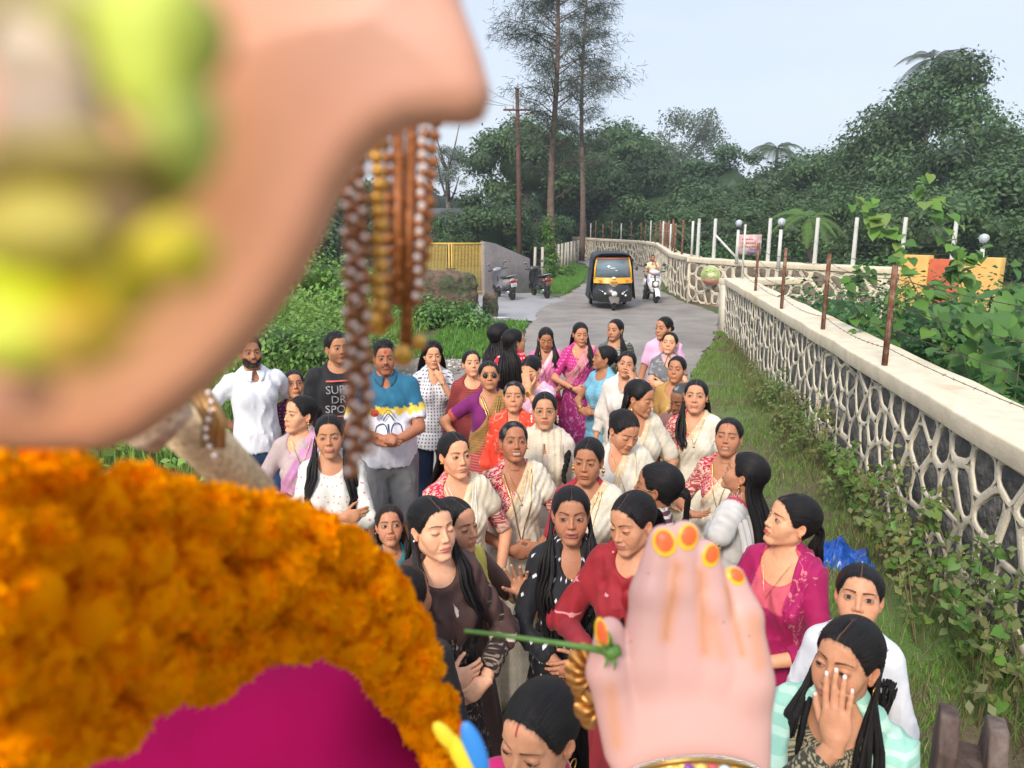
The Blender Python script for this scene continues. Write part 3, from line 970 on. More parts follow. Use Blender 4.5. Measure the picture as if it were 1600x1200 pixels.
def locks(paths, r, n=6, flat=0.6, seed=0, taper=True):
 """bundle of hair locks; paths: list of (k,3) arrays -> V,F,uv"""
 Vs, Fs, U = [], [], []
 b = 0
 for li, P in enumerate(paths):
  P = np.asarray(P, float); K = len(P)
  T = np.gradient(P, axis=0); T /= np.maximum(np.linalg.norm(T, axis=1)[:, None], 1e-6)
  up = np.array([0.3, 1.0, 0.2])
  a = np.cross(T, up); a /= np.maximum(np.linalg.norm(a, axis=1)[:, None], 1e-6)
  c = np.cross(a, T)
  t = np.linspace(0, 1, K)
  rr = r * (1 - 0.85 * np.clip((t - 0.55) / 0.45, 0, 1) ** 1.5 if taper else 1) * np.ones(K)
  an = 2 * pi * np.arange(n) / n
  V = P[:, None] + (a[:, None] * np.cos(an)[None, :, None] + c[:, None] * np.sin(an)[None, :, None] * flat) * rr[:, None, None]
  Vs.append(V.reshape(-1, 3))
  j = np.arange(n); j2 = (j + 1) % n
  for i in range(K - 1):
   Fs.append(np.stack([b + i * n + j, b + i * n + j2, b + (i + 1) * n + j2, b + (i + 1) * n + j], -1))
  U.append(np.stack([np.tile(li * 0.37 + np.arange(n) * 0.05, K), np.repeat(t * 1.2, n)], -1))
  b += K * n
 return np.concatenate(Vs), np.concatenate(Fs), np.concatenate(U)
# ---------------------------------------------------------------- ground, road
def wpt(px, py, z=0.0):
 v = at(px, py, z); return (v.x, v.y)
def sheet(name, poly, z, m, kind='structure', parent=None, rough=0.10):
 mb = MB(); Q = []; rg = random.Random(len(poly))
 for i, p in enumerate(poly):          # break the outline into an irregular edge
  p = np.array(p, float); q = np.array(poly[(i + 1) % len(poly)], float); L_ = np.linalg.norm(q - p); k = max(1, min(60, int(L_ / 0.22)))
  nn = np.array([-(q - p)[1], (q - p)[0]]) / max(L_, 1e-6)
  for j in range(k):
   a = p + (q - p) * j / k; Q.append(a + nn * (rough * (sin(a[0] * 3.1 + a[1] * 1.9) * .5 + rg.uniform(-.5, .5))))
 poly = Q; n = len(poly)
 mb.add([(p[0], p[1], z) for p in poly], [tuple(range(n))])
 o = mb.obj(name, m, parent)
 if kind: o['kind'] = kind
 return o
def gmat(name, stops, scale, rough=0.95, bump=0.4, bscale=30, bdist=0.03, fine=60, finev=0.25):
 """ground material: noise ramp between real soil / grass / concrete colours"""
 m = bpy.data.materials.new(name); m.use_nodes = True; nt = m.node_tree; L = nt.links.new
 bs = nt.nodes['Principled BSDF']; bs.inputs['Roughness'].default_value = rough
 bs.inputs['Specular IOR Level'].default_value = 0.25
 tcn = N(nt, 'ShaderNodeTexCoord')
 n1 = N(nt, 'ShaderNodeTexNoise', i_Scale=scale, i_Detail=8.0, i_Roughness=0.62, i_Distortion=0.3); L(tcn.outputs['Object'], n1.inputs['Vector'])
 r = N(nt, 'ShaderNodeValToRGB'); el = r.color_ramp.elements
 el[0].position, el[0].color = stops[0][0], (*stops[0][1], 1)
 el[1].position, el[1].color = stops[-1][0], (*stops[-1][1], 1)
 for p, c in stops[1:-1]:
  e = el.new(p); e.color = (*c, 1)
 L(n1.outputs['Fac'], r.inputs['Fac'])
 n2 = N(nt, 'ShaderNodeTexNoise', i_Scale=fine, i_Detail=4.0); L(tcn.outputs['Object'], n2.inputs['Vector'])
 mr = N(nt, 'ShaderNodeMapRange'); mr.inputs[1].default_value, mr.inputs[2].default_value = .3, .7
 mr.inputs[3].default_value, mr.inputs[4].default_value = 1 - finev, 1 + finev
 L(n2.outputs['Fac'], mr.inputs[0])
 h = N(nt, 'ShaderNodeMix', data_type='RGBA', blend_type='MULTIPLY'); h.inputs['Factor'].default_value = 1
 L(r.outputs['Color'], h.inputs['A']); L(mr.outputs[0], h.inputs['B']); L(h.outputs['Result'], bs.inputs['Base Color'])
 nb = N(nt, 'ShaderNodeTexNoise', i_Scale=bscale, i_Detail=6.0); L(tcn.outputs['Object'], nb.inputs['Vector'])
 b = N(nt, 'ShaderNodeBump', i_Strength=bump, i_Distance=bdist); L(nb.outputs['Fac'], b.inputs['Height']); L(b.outputs['Normal'], bs.inputs['Normal'])
 return m
M_earth = gmat('earth_and_grass', [(0.30, (0.050, 0.095, 0.022)), (0.48, (0.075, 0.120, 0.030)), (0.58, (0.13, 0.105, 0.06)), (0.72, (0.15, 0.115, 0.075))], 0.55)
M_verge = gmat('verge', [(0.30, (0.09, 0.16, 0.035)), (0.46, (0.12, 0.17, 0.05)), (0.54, (0.12, 0.095, 0.055)), (0.70, (0.16, 0.125, 0.08))], 0.9, bscale=50)
M_road = gmat('road_concrete', [(0.28, (0.17, 0.155, 0.140)), (0.5, (0.255, 0.228, 0.205)), (0.75, (0.34, 0.305, 0.27))], 0.9, rough=0.85, bump=0.25, bscale=90, bdist=0.01, finev=0.12)
M_apron = gmat('apron_concrete', [(0.28, (0.24, 0.235, 0.235)), (0.5, (0.31, 0.30, 0.305)), (0.75, (0.37, 0.36, 0.36))], 0.8, rough=0.85, bump=0.2, bscale=60, bdist=0.01, finev=0.12)
M_rubble = gmat('rubble_soil', [(0.30, (0.10, 0.085, 0.06)), (0.5, (0.20, 0.165, 0.13)), (0.72, (0.27, 0.235, 0.20))], 1.6, bump=0.9, bscale=18, bdist=0.06, finev=0.4)
# terrain: one sheet to the horizon with the bank rising on the left
def gz(x, y):
 b = sst(-2.6, -6.5, np.asarray(x + 0.12 * (y - 9))) * sst(3.0, 8.0, np.asarray(y)) * sst(27.0, 19.0, np.asarray(y))
 return 0.85 * b + 0.0
def terrain():
 xs = np.concatenate([np.linspace(-170, -30, 8), np.linspace(-28, 28, 113), np.linspace(30, 170, 8)])
 ys = np.concatenate([np.linspace(-60, -1, 5), np.linspace(0, 40, 81), np.linspace(45, 260, 14)])
 X, Y = np.meshgrid(xs, ys)
 Z = gz(X, Y) + 0.03 * fnoise(np.stack([X, Y, X * 0], -1), 1.3, 2) * (np.abs(X) < 29) * (Y < 41) - 0.035
 V = np.stack([X, Y, Z], -1).reshape(-1, 3)
 nx, ny = len(xs), len(ys)
 i = np.arange(nx - 1); F = np.concatenate([np.stack([j * nx + i, j * nx + i + 1, (j + 1) * nx + i + 1, (j + 1) * nx + i], -1) for j in range(ny - 1)])
 o = link('ground', new_mesh('ground', V, F, M_earth, True)); o['kind'] = 'structure'
terrain()
# road: centre strip under the crowd, bending towards the gap between the walls
ROAD = [(-2.6, -4), (1.55, -4), (1.62, 3.0), (1.75, 6.0), (2.2, 9.5), (3.3, 13.0), (4.6, 16.4), (5.9, 20.6), (5.6, 24.3), (5.6, 27), (6.3, 33), (7.5, 41), (7.8, 47), (6.0, 54), (4.4, 58),
  (2.4, 56), (4.6, 48), (4.4, 41), (3.4, 33), (2.2, 27.5), (0.9, 22.6), (0.45, 18.5), (0.15, 15.6), (-0.6, 13.5), (-1.6, 10.5), (-2.3, 7.0)]
o = sheet('road', ROAD, 0.004, M_road)
sheet('driveway', [(0.95, 22.55), (0.55, 19.2), (-0.5, 19.3), (-1.9, 20.4), (-6.0, 25.8), (-6.0, 26.9), (1.0, 27.0), (1.5, 25.6), (1.75, 24.6)], 0.008, M_apron)
sheet('rubble_patch', [(-0.75, 13.2), (-1.7, 10.5), (-2.4, 7.2), (-3.3, 8.5), (-3.6, 11), (-2.9, 13.2), (-1.6, 14.2)], 0.012, M_rubble, rough=.35)
sheet('verge', [(1.72, 1.0), (1.72, 4.5), (1.80, 6.1), (2.25, 9.6), (3.35, 13.1), (4.66, 16.5), (5.0, 17.2), (4.9, 16.8), (3.9, 10.0), (2.6, 1.0)], 0.012, M_verge)
# ---------------------------------------------------------------- rubble stone walls with raised painted pointing
M_cap = mat('cream_cap_paint', (0.70, 0.60, 0.44), rough=0.75, color2=(0.55, 0.33, 0.16), c2scale=1.4, c2pos=(0.60, 0.78), var=0.10, vscale=7, bump=0.3, bscale=35)
M_point = mat('cream_pointing', (0.68, 0.60, 0.46), rough=0.8, color2=(0.36, 0.33, 0.27), c2scale=2.6, c2pos=(0.52, 0.75), var=0.10, vscale=20, bump=0.5, bscale=60)
M_stone = mat('basalt_stone', (0.075, 0.072, 0.070), rough=0.85, color2=(0.14, 0.125, 0.11), c2scale=5, var=0.35, vscale=18, bump=1.0, bscale=22, bdist=0.03)
M_stone2 = mat('brown_stone', (0.17, 0.135, 0.10), rough=0.85, color2=(0.22, 0.18, 0.13), c2scale=6, var=0.3, vscale=30, bump=0.9, bscale=22, bdist=0.03)
def clip_poly(poly, n, c):
 out = []
 for i in range(len(poly)):
  a, b = poly[i], poly[(i + 1) % len(poly)]
  da, db = a @ n - c, b @ n - c
  if da <= 0: out.append(a)
  if (da < 0) != (db < 0) and abs(da - db) > 1e-12: out.append(a + (b - a) * (da / (da - db)))
 return out
def cells(L_, Hh, size, rg, stretch=1.35):
 nx, nz = max(2, int(L_ / size / stretch * 1.2)), max(2, int(Hh / size))
 P = []
 for j in range(-1, nz + 1):
  for i in range(-1, nx + 1):
   P.append(((i + 0.5 + 0.5 * (j % 2) + rg.uniform(-.46, .46)) * L_ / nx, (j + 0.5 + rg.uniform(-.42, .42)) * Hh / nz))
 P = np.array(P); out = []
 for i, p in enumerate(P):
  if not (-size < p[0] < L_ + size and -size < p[1] < Hh + size): continue
  poly = [np.array(v, float) for v in ((0, 0), (L_, 0), (L_, Hh), (0, Hh))]
  d = P - p; dd = np.hypot(d[:, 0], d[:, 1]); nb = np.argsort(dd)[1:16]
  for k in nb:
   n = d[k] / dd[k]; poly = clip_poly(poly, n, float(n @ p) + dd[k] / 2)
   if len(poly) < 3: break
  if len(poly) < 3: continue
  ar = 0.5 * sum(poly[a][0] * poly[(a + 1) % len(poly)][1] - poly[(a + 1) % len(poly)][0] * poly[a][1] for a in range(len(poly)))
  if abs(ar) > size * size * 0.10: out.append(poly)
 return out
def inset_round(poly, gap, rg):
 """shrink a convex polygon by gap, then round its corners"""
 c = sum(poly) / len(poly); P = list(poly)
 for i in range(len(poly)):
  a, b = poly[i], poly[(i + 1) % len(poly)]
  e = b - a; l = np.linalg.norm(e)
  if l < 1e-6: continue
  n = np.array([e[1], -e[0]]) / l
  if n @ (c - a) > 0: n = -n
  P = clip_poly(P, n, float(n @ a) - gap * rg.uniform(0.55, 1.5))
  if len(P) < 3: return None
 Q = []
 for i in range(len(P)):
  a, b, d = P[i - 1], P[i], P[(i + 1) % len(P)]
  Q += [b + (a - b) * 0.19, b + (d - b) * 0.19]
 return Q
def stone_wall(name, label, path, h, th, size, gap, capw, caph, m_stone, face=1, nparts=300, seed=3, cat='wall', dist_key=None, over=0.0, joint=0.022):
 """path: list of plan points; the stone face is on the left-hand side of the direction of travel when face=1"""
 root = thing(name, label, cat, (path[0][0], path[0][1], 0))
 ox, oy = path[0]
 rg = random.Random(seed)
 core, pts_, caps = MB(), MB(), MB()
 stones = []
 for i in range(len(path) - 1):
  a, b = np.array(path[i], float), np.array(path[i + 1], float)
  d = b - a; L_ = np.linalg.norm(d); d /= L_; n = np.array([-d[1], d[0]]) * face
  mid = (a + b) / 2 - n * th / 2
  core.box((mid[0] - ox, mid[1] - oy, h / 2 - 0.15), (L_ + 0.0, th - 0.02, h + 0.28), atan2(d[1], d[0]))
  def W(u, z, o): 
   q = a + d * u + n * o
   return (q[0] - ox, q[1] - oy, z)
  for poly in cells(L_, h, size, rg):
   Q = inset_round(poly, gap, rg)
   if Q is None or len(Q) < 4: continue
   m = len(Q); base = []
   # pointing ring: outer cell edge sampled to the same count as the inner outline
   c = sum(Q) / m
   outer = []
   for q in Q:
    dr = q - c; t = 1e9
    for k in range(len(poly)):
     p0, p1 = poly[k], poly[(k + 1) % len(poly)]; e = p1 - p0
     den = dr[0] * e[1] - dr[1] * e[0]
     if abs(den) < 1e-9: continue
     s = ((p0[0] - c[0]) * e[1] - (p0[1] - c[1]) * e[0]) / den
     if s > 0.2: t = min(t, s)
    outer.append(c + dr * min(t, 1.6))
   V = [W(q[0], q[1], joint * 1.04) for q in outer] + [W(c[0] + (q[0] - c[0]) * 1.05, c[1] + (q[1] - c[1]) * 1.05, joint) for q in Q] + [W(q[0], q[1], joint * 0.6) for q in Q] + [W(q[0], q[1], -0.012) for q in Q]
   F = []
   for r_ in range(3):
    for k in range(m):
     k2 = (k + 1) % m; F.append((r_ * m + k, r_ * m + k2, (r_ + 1) * m + k2, (r_ + 1) * m + k))
   if face < 0: F = [f[::-1] for f in F]
   pts_.add(V, F)
   # stone: irregular face, recessed behind the pointing
   pk = rg.uniform(0.0, 0.008)
   V = [W(q[0], q[1], -0.012) for q in Q] + [W(c[0] + (q[0] - c[0]) * .86, c[1] + (q[1] - c[1]) * .86, pk * .6 + rg.uniform(-.003, .003)) for q in Q] + [W(c[0], c[1], pk)]
   F = [(k, (k + 1) % m, m + (k + 1) % m, m + k) for k in range(m)] + [(m + k, m + (k + 1) % m, 2 * m) for k in range(m)]
   if face < 0: F = [f[::-1] for f in F]
   cw = W(c[0], c[1], 0)
   ds = (cw[0] + ox) ** 2 + (cw[1] + oy) ** 2
   seen = 1.0 if (cw[1] + oy) > 2.2 else 50.0
   stones.append((ds * seen / (size ** 2), V, F))
 # cap with rounded front edge
 core.obj('wall_core', M_point, root)
 pts_.obj('pointing', M_point, root, False)
 n_ = len(path)
 nr = []
 for i in range(n_):
  a = np.array(path[max(i - 1, 0)], float); b = np.array(path[min(i + 1, n_ - 1)], float); d = (b - a) / np.linalg.norm(b - a)
  nr.append(np.array([-d[1], d[0]]) * face)
 segs = []
 for i in range(n_ - 1):
  a, b = np.array(path[i], float), np.array(path[i + 1], float); k = max(1, int(np.linalg.norm(b - a) / 0.5))
  for j in range(k): segs.append((a + (b - a) * j / k, nr[i] * (1 - j / k) + nr[i + 1] * j / k))
 segs.append((np.array(path[-1], float), nr[-1]))
 prof = [(0.05, h - 0.005), (0.055, h + caph - .012), (0.046, h + caph), (-capw + 0.05, h + caph + 0.01), (-capw + 0.03, h + caph * .75), (-capw + 0.03, h - 0.005)]
 V, F = [], []
 for si, (p, n) in enumerate(segs):
  for o_, z in prof:
   q = p + n * (o_ + 0.008 * sin(si * 1.7)); V.append((q[0] - ox, q[1] - oy, z + 0.006 * sin(si * 2.3 + o_ * 5)))
 m = len(prof)
 for s_ in range(len(segs) - 1):
  for k in range(m):
   k2 = (k + 1) % m; f = (s_ * m + k, s_ * m + k2, (s_ + 1) * m + k2, (s_ + 1) * m + k); F.append(f if face > 0 else f[::-1])
 F.append(tuple(range(m))); F.append(tuple(range((len(segs) - 1) * m, len(segs) * m)))
 caps.add(V, F)
 caps.obj('wall_cap', M_cap, root, bevel=0.018)
 stones.sort(key=lambda s: s[0])
 for ds, V, F in stones[:nparts]:
  mb = MB(); mb.add(V, F); mb.obj('stone', m_stone, root, True)
 rest = MB()
 for ds, V, F in stones[nparts:]: rest.add(V, F)
 if rest.V: tag(rest.obj('small_stones', m_stone, root, True), kind='stuff')
 return root
NW = [(2.42, 0.6), (2.88, 3.69), (3.62, 8.45), (4.33, 13.0), (4.98, 17.2)]
stone_wall('stone_wall', 'near boundary wall of dark stones with raised cream joints and a broad cream cap', NW, 1.12, 0.44, 0.25, 0.027, 0.52, 0.14, M_stone, face=1, nparts=298, seed=5, joint=0.010)
RW = [(5.0, 17.2), (6.9, 17.6)]
stone_wall('stone_wall', 'short stone return at the far corner of the near wall, turning right beside the gateway', RW, 1.10, 0.36, 0.30, 0.034, 0.44, 0.13, M_stone2, face=-1, nparts=60, seed=8)
FW = [(5.0, 62.0), (6.0, 54), (7.9, 47), (7.9, 41), (6.7, 33), (5.85, 27.5), (5.75, 24.2)]
stone_wall('stone_wall', 'curving stone boundary wall with cream cap running away beside the road behind the rickshaw', FW, 1.30, 0.40, 0.42, 0.055, 0.46, 0.14, M_stone2, face=-1, nparts=240, seed=12, joint=0.014)
GW = [(5.78, 24.2), (6.6, 22.2), (9.3, 18.6), (11.2, 17.2)]
stone_wall('stone_wall', 'stone wall with large round stones and a round painted emblem behind the gateway', GW, 1.28, 0.40, 0.33, 0.046, 0.46, 0.14, M_stone2, face=-1, nparts=160, seed=14, joint=0.014)
# round emblem painted board on the wall
def emblem():
 c = at(1110, 430, 0.95); s = 21.3 / c.y * 1.0
 a, b = np.array(GW[0]), np.array(GW[1]); d = (b - a) / np.linalg.norm(b - a); n = np.array([d[1], -d[0]])
 # ray / wall intersection
 r = ray(1110, 430); t = ((a - 0) @ n + 0.05) / (r.x * n[0] + r.y * n[1]); p = Vector((0, 0, CAMH)) + r * t
 root = thing('round_sign', 'round green and red painted emblem fixed on the stone wall by the gateway', 'sign', p + Vector((-.05, -.2, 0)), -.62)
 R0 = 0.30
 mb = MB(); mb.lathe([(R0, 0.03), (R0, 0.0)], (0, 0, 0), 32, 'y'); mb.obj('disc', mat('emblem_green', (0.36, 0.44, 0.17), rough=.6, var=.3, vscale=9), root)
 mb = MB(); mb.tube([(R0 * cos(a_), -.005, R0 * sin(a_)) for a_ in np.linspace(0, 2 * pi, 33)], .016, 6, caps=False); mb.obj('rim', mat('emblem_rim', (.60, .54, .42), rough=.8), root)
 for x_, z_, w_ in ((-.12, .12, .10), (.10, .14, .07), (-.04, -.02, .16), (.13, -.03, .06)):
  mb = MB(); mb.box((x_, -.032, z_), (w_, .003, .025)); mb.obj('mark', mat('emblem_mark', (.16, .24, .08), rough=.8), root)
 mb = MB(); P = [(0.30 * cos(a_), 0.30 * sin(a_) - 0.0) for a_ in np.linspace(pi * 1.12, pi * 1.88, 18)]; mb.prism(P, 'y', -0.034, -0.030); mb.obj('lower_band', mat('emblem_red', (0.48, 0.20, 0.15), rough=.6, var=.2), root)
 mb = MB(); mb.ell((0.02, -0.03, 0.02), (0.12, 0.012, 0.06), 20, 10); mb.obj('bird_shape', mat('emblem_pale', (0.62, 0.62, 0.42), rough=.6), root, True)
emblem()
# ---------------------------------------------------------------- fences on the walls
M_rust = mat('rusty_angle_iron', (0.16, 0.060, 0.030), rough=0.85, color2=(0.26, 0.15, 0.09), c2scale=12, var=0.25, vscale=30, bump=0.4, bscale=80)
M_wpost = mat('white_painted_post', (0.62, 0.61, 0.57), rough=0.6, color2=(0.40, 0.37, 0.32), c2scale=5, c2pos=(.55, .75))
M_wire = mat('barbed_wire', (0.12, 0.085, 0.065), rough=0.6, metal=0.7)
def wire(mb, a, b, sag=0.03, r=0.0022, barbs=0.16, seed=0):
 a, b = Vector(a), Vector(b); n = 10
 P = [a.lerp(b, i / n) - Vector((0, 0, sag * 4 * (i / n) * (1 - i / n))) for i in range(n + 1)]
 mb.tube(P, r, 4, caps=False)
 L_ = (b - a).length
 if barbs:
  k = int(L_ / barbs); rg = random.Random(seed)
  for i in range(1, k):
   t = i / k; p = a.lerp(b, t) - Vector((0, 0, sag * 4 * t * (1 - t)))
   for _ in range(2):
    v = Vector((rg.uniform(-1, 1), rg.uniform(-1, 1), rg.uniform(-1, 1))).normalized() * 0.014
    mb.tube([p - v, p + v], r * 0.6, 3, caps=False)
def near_fence():
 root = thing('wire_fence', 'barbed wire strands on rusty iron posts along the top of the near stone wall', 'fence', (NW[1][0], NW[1][1], 1.26))
 ox, oy = NW[1]
 # posts found on the wall cap
 ys = [3.35, 4.05 + 1.0, 6.55, 8.6, 10.9, 13.4, 16.2]
 posts = []
 def wx(y): 
  return float(np.interp(y, [p[1] for p in NW], [p[0] for p in NW]))
 targets = [(1384, 572), (1287, 515), (1222, 483), (1181, 455), (1400, 1)]
 P = []
 for px, py in targets[:4]:
  q = at(px, py, 1.26); P.append((q.x, q.y))
 P = [(3.10, 2.9)] + P + [(5.25, 16.9)]
 P.sort(key=lambda q: q[1])
 tops = []
 for i, (x, y) in enumerate(P):
  mb = MB(); h = 0.92 if i < len(P) - 1 else 1.25
  lean_ = Vector((0.02 * sin(i * 2.1), 0.01, 0))
  mb.box((x - ox, y - oy, h / 2 - 0.03), (0.034, 0.006, h), 0.3); mb.box((x - ox - 0.017, y - oy + 0.017, h / 2 - 0.03), (0.006, 0.034, h), 0.3)
  po = mb.obj('fence_post', M_rust if i < len(P) - 1 else M_wpost, root)
  po['label'] = 'white painted corner post' if i == len(P) - 1 else 'rusty angle iron post'
 for k, z in enumerate((0.16, 0.36, 0.56, 0.78)):
  mb = MB()
  for i in range(len(P) - 1):
   wire(mb, (P[i][0] - ox, P[i][1] - oy, z + 0.02 * sin(i * 3 + k)), (P[i + 1][0] - ox, P[i + 1][1] - oy, z + 0.02 * sin(i * 3 + 3 + k)), 0.05, 0.003, 0.14 if k < 3 else 0.2, i * 7 + k)
  mb.obj('barbed_wire', M_wire, root)
near_fence()
def far_fences():
 root = thing('wire_fence', 'tall white posts carrying wire strands on top of the stone wall behind the gateway', 'fence', (GW[0][0], GW[0][1], 1.42))
 ox, oy = GW[0]
 path = [np.array(p) for p in GW]
 def along(s):
  for a, b in zip(path[:-1], path[1:]):
   l = np.linalg.norm(b - a)
   if s <= l: return a + (b - a) * s / l
   s -= l
  return path[-1]
 tot = sum(np.linalg.norm(b - a) for a, b in zip(path[:-1], path[1:]))
 # posts at the pixel columns seen in the photograph
 cols = [1081, 1106, 1190, 1262, 1322, 1396, 1475, 1560]
 P = []
 for px in cols:
  best = min(np.linspace(0, tot, 600), key=lambda s: abs((lambda q: (q[0] / q[1]) - (px - 800) / FPX / 1.0)(along(s)) * 1.0))
  q = along(best); P.append(q + np.array([0.12, 0.10]))
 P = P[:7]
 for i, q in enumerate(P):
  mb = MB(); mb.box((q[0] - ox, q[1] - oy, 0.60), (0.085, 0.085, 1.26), 0.6, top=0.85); mb.obj('fence_post', M_wpost, root, bevel=0.008)
 for i in (1,):
  mb = MB(); q = P[i]; mb.tube([(q[0] - ox, q[1] - oy, 0.75), (q[0] - ox + 0.62, q[1] - oy - 0.55, 0.0)], 0.035, 6); mb.obj('brace', M_wpost, root)
 for k in range(6):
  mb = MB(); z = 0.18 + 0.19 * k
  for i in range(len(P) - 1): wire(mb, (P[i][0] - ox, P[i][1] - oy, z), (P[i + 1][0] - ox, P[i + 1][1] - oy, z), 0.02, 0.004, 0)
  mb.obj('wire', M_wire, root)
 root = thing('picket_fence', 'row of thin brown and pale posts with wire on the curving far wall', 'fence', (FW[-1][0], FW[-1][1], 1.43))
 ox, oy = FW[-1]
 path = [np.array(p) for p in FW[::-1]]; q0 = None; mb = MB()
 tot = sum(np.linalg.norm(b - a) for a, b in zip(path[:-1], path[1:]))
 def along2(s):
  for a, b in zip(path[:-1], path[1:]):
   l = np.linalg.norm(b - a)
   if s <= l: return a + (b - a) * s / l
   s -= l
  return path[-1]
 for i, s in enumerate(np.arange(0.4, tot, 1.6)):
  q = along2(s); c = MB(); h = 1.15 + 0.1 * sin(i * 2.7)
  c.box((q[0] - ox + 0.15, q[1] - oy, h / 2), (0.06, 0.06, h), 0.2)
  c.obj('fence_post', M_rust if i % 4 else M_wpost, root)
  if q0 is not None:
   for z in (0.3, 0.65, 1.0): wire(mb, (q0[0] - ox + .15, q0[1] - oy, z), (q[0] - ox + .15, q[1] - oy, z), 0.01, 0.005, 0)
  q0 = q
 mb.obj('wire', M_wire, root)
far_fences()
def lamp_post(label, px, ptop, dist, H0):
 top = atd(px, ptop, dist); base = Vector((top.x, top.y, 1.35 if H0 else 0))
 root = thing('lamp_post', label, 'lamp', base, 0, 'white garden lamps beyond the wall')
 h = top.z - base.z
 mb = MB(); mb.tube([(0, 0, 0), (0, 0, h - 0.30)], [0.05, 0.042], 10); mb.obj('pole', M_wpost, root, True)
 mb = MB(); mb.lathe([(0.03, h - 0.32), (0.10, h - 0.28), (0.05, h - 0.24)], (0, 0, 0), 12); mb.obj('collar', mat('dark_metal', (.03, .03, .035), rough=.4, metal=.6), root, True)
 mb = MB(); mb.lathe([(0.05, h - 0.24), (0.085, h - 0.17), (0.10, h - 0.13), (0.08, h - 0.07), (0.02, h - .04)], (0, 0, 0), 14); mb.obj('globe', mat('lamp_glass', (0.75, 0.80, 0.85), rough=.12, trans=.55), root, True)
 mb = MB(); mb.lathe([(0.03, h - 0.23), (0.045, h - 0.12), (0.01, h - 0.06)], (0, 0, 0), 10); mb.obj('bulb', mat('bulb_white', (.85, .85, .85), rough=.2), root, True)
lamp_post('white garden lamp nearest the pink sign board', 1155, 341, 21.0, 1)
lamp_post('tallest white garden lamp, standing right of the pink sign board', 1222, 338, 18.5, 1)
lamp_post('white garden lamp behind the yellow and orange painted wall', 1539, 362, 15.0, 1)
def signboard():
 c = atd(1172, 382, 19.8)
 root = thing('sign_board', 'small faded pink sign board wired between fence posts by the lamps', 'sign', c, -0.15)
 mb = MB(); mb.box((0, 0, 0), (0.58, 0.012, 0.52)); mb.obj('board', mat('faded_pink', (0.55, 0.30, 0.28), rough=.6, color2=(.62, .52, .48), c2scale=4, var=.15), root)
 mb = MB()
 for i, z in enumerate((0.14, 0.04, -0.06)):
  x = -0.22
  for j in range(7):
   w_ = 0.03 + 0.02 * ((i * 7 + j * 3) % 3) / 2; mb.box((x + w_ / 2, -0.009, z), (w_, 0.004, 0.028)); x += w_ + 0.014
 mb.obj('writing', mat('sign_red_ink', (0.35, 0.06, 0.05), rough=.7), root)
 mb = MB(); mb.box((0.1, -0.009, -0.20), (0.34, 0.004, 0.07)); mb.obj('lower_strip', mat('sign_purple', (0.20, 0.12, 0.28), rough=.7), root)
signboard()
def painted_wall():
 a, b = atd(1408, 398, 14.0), atd(1566, 397, 12.6)
 root = thing('painted_wall', 'yellow wall with an orange red middle panel behind the hedge', 'wall', (a.x, a.y, 0), atan2(b.y - a.y, b.x - a.x))
 L_ = (b - a).length; H = a.z
 for nm, x0, x1, z1, m in (('left_panel', 0.0, L_ * .30, H, 'y'), ('middle_panel', L_ * .30, L_ * .62, H - 0.06, 'r'), ('right_panel', L_ * .62, L_, H, 'y')):
  mb = MB(); mb.box(((x0 + x1) / 2, 0.1 if m == 'y' else 0.13, z1 / 2), (x1 - x0 - 0.01, 0.2, z1))
  mb.obj(nm, mat('yellow_paint', (0.72, 0.42, 0.12), rough=.7, var=.12, vscale=4) if m == 'y' else mat('orange_red_paint', (0.58, 0.12, 0.05), rough=.7, var=.2, vscale=4), root, bevel=.01)
painted_wall()
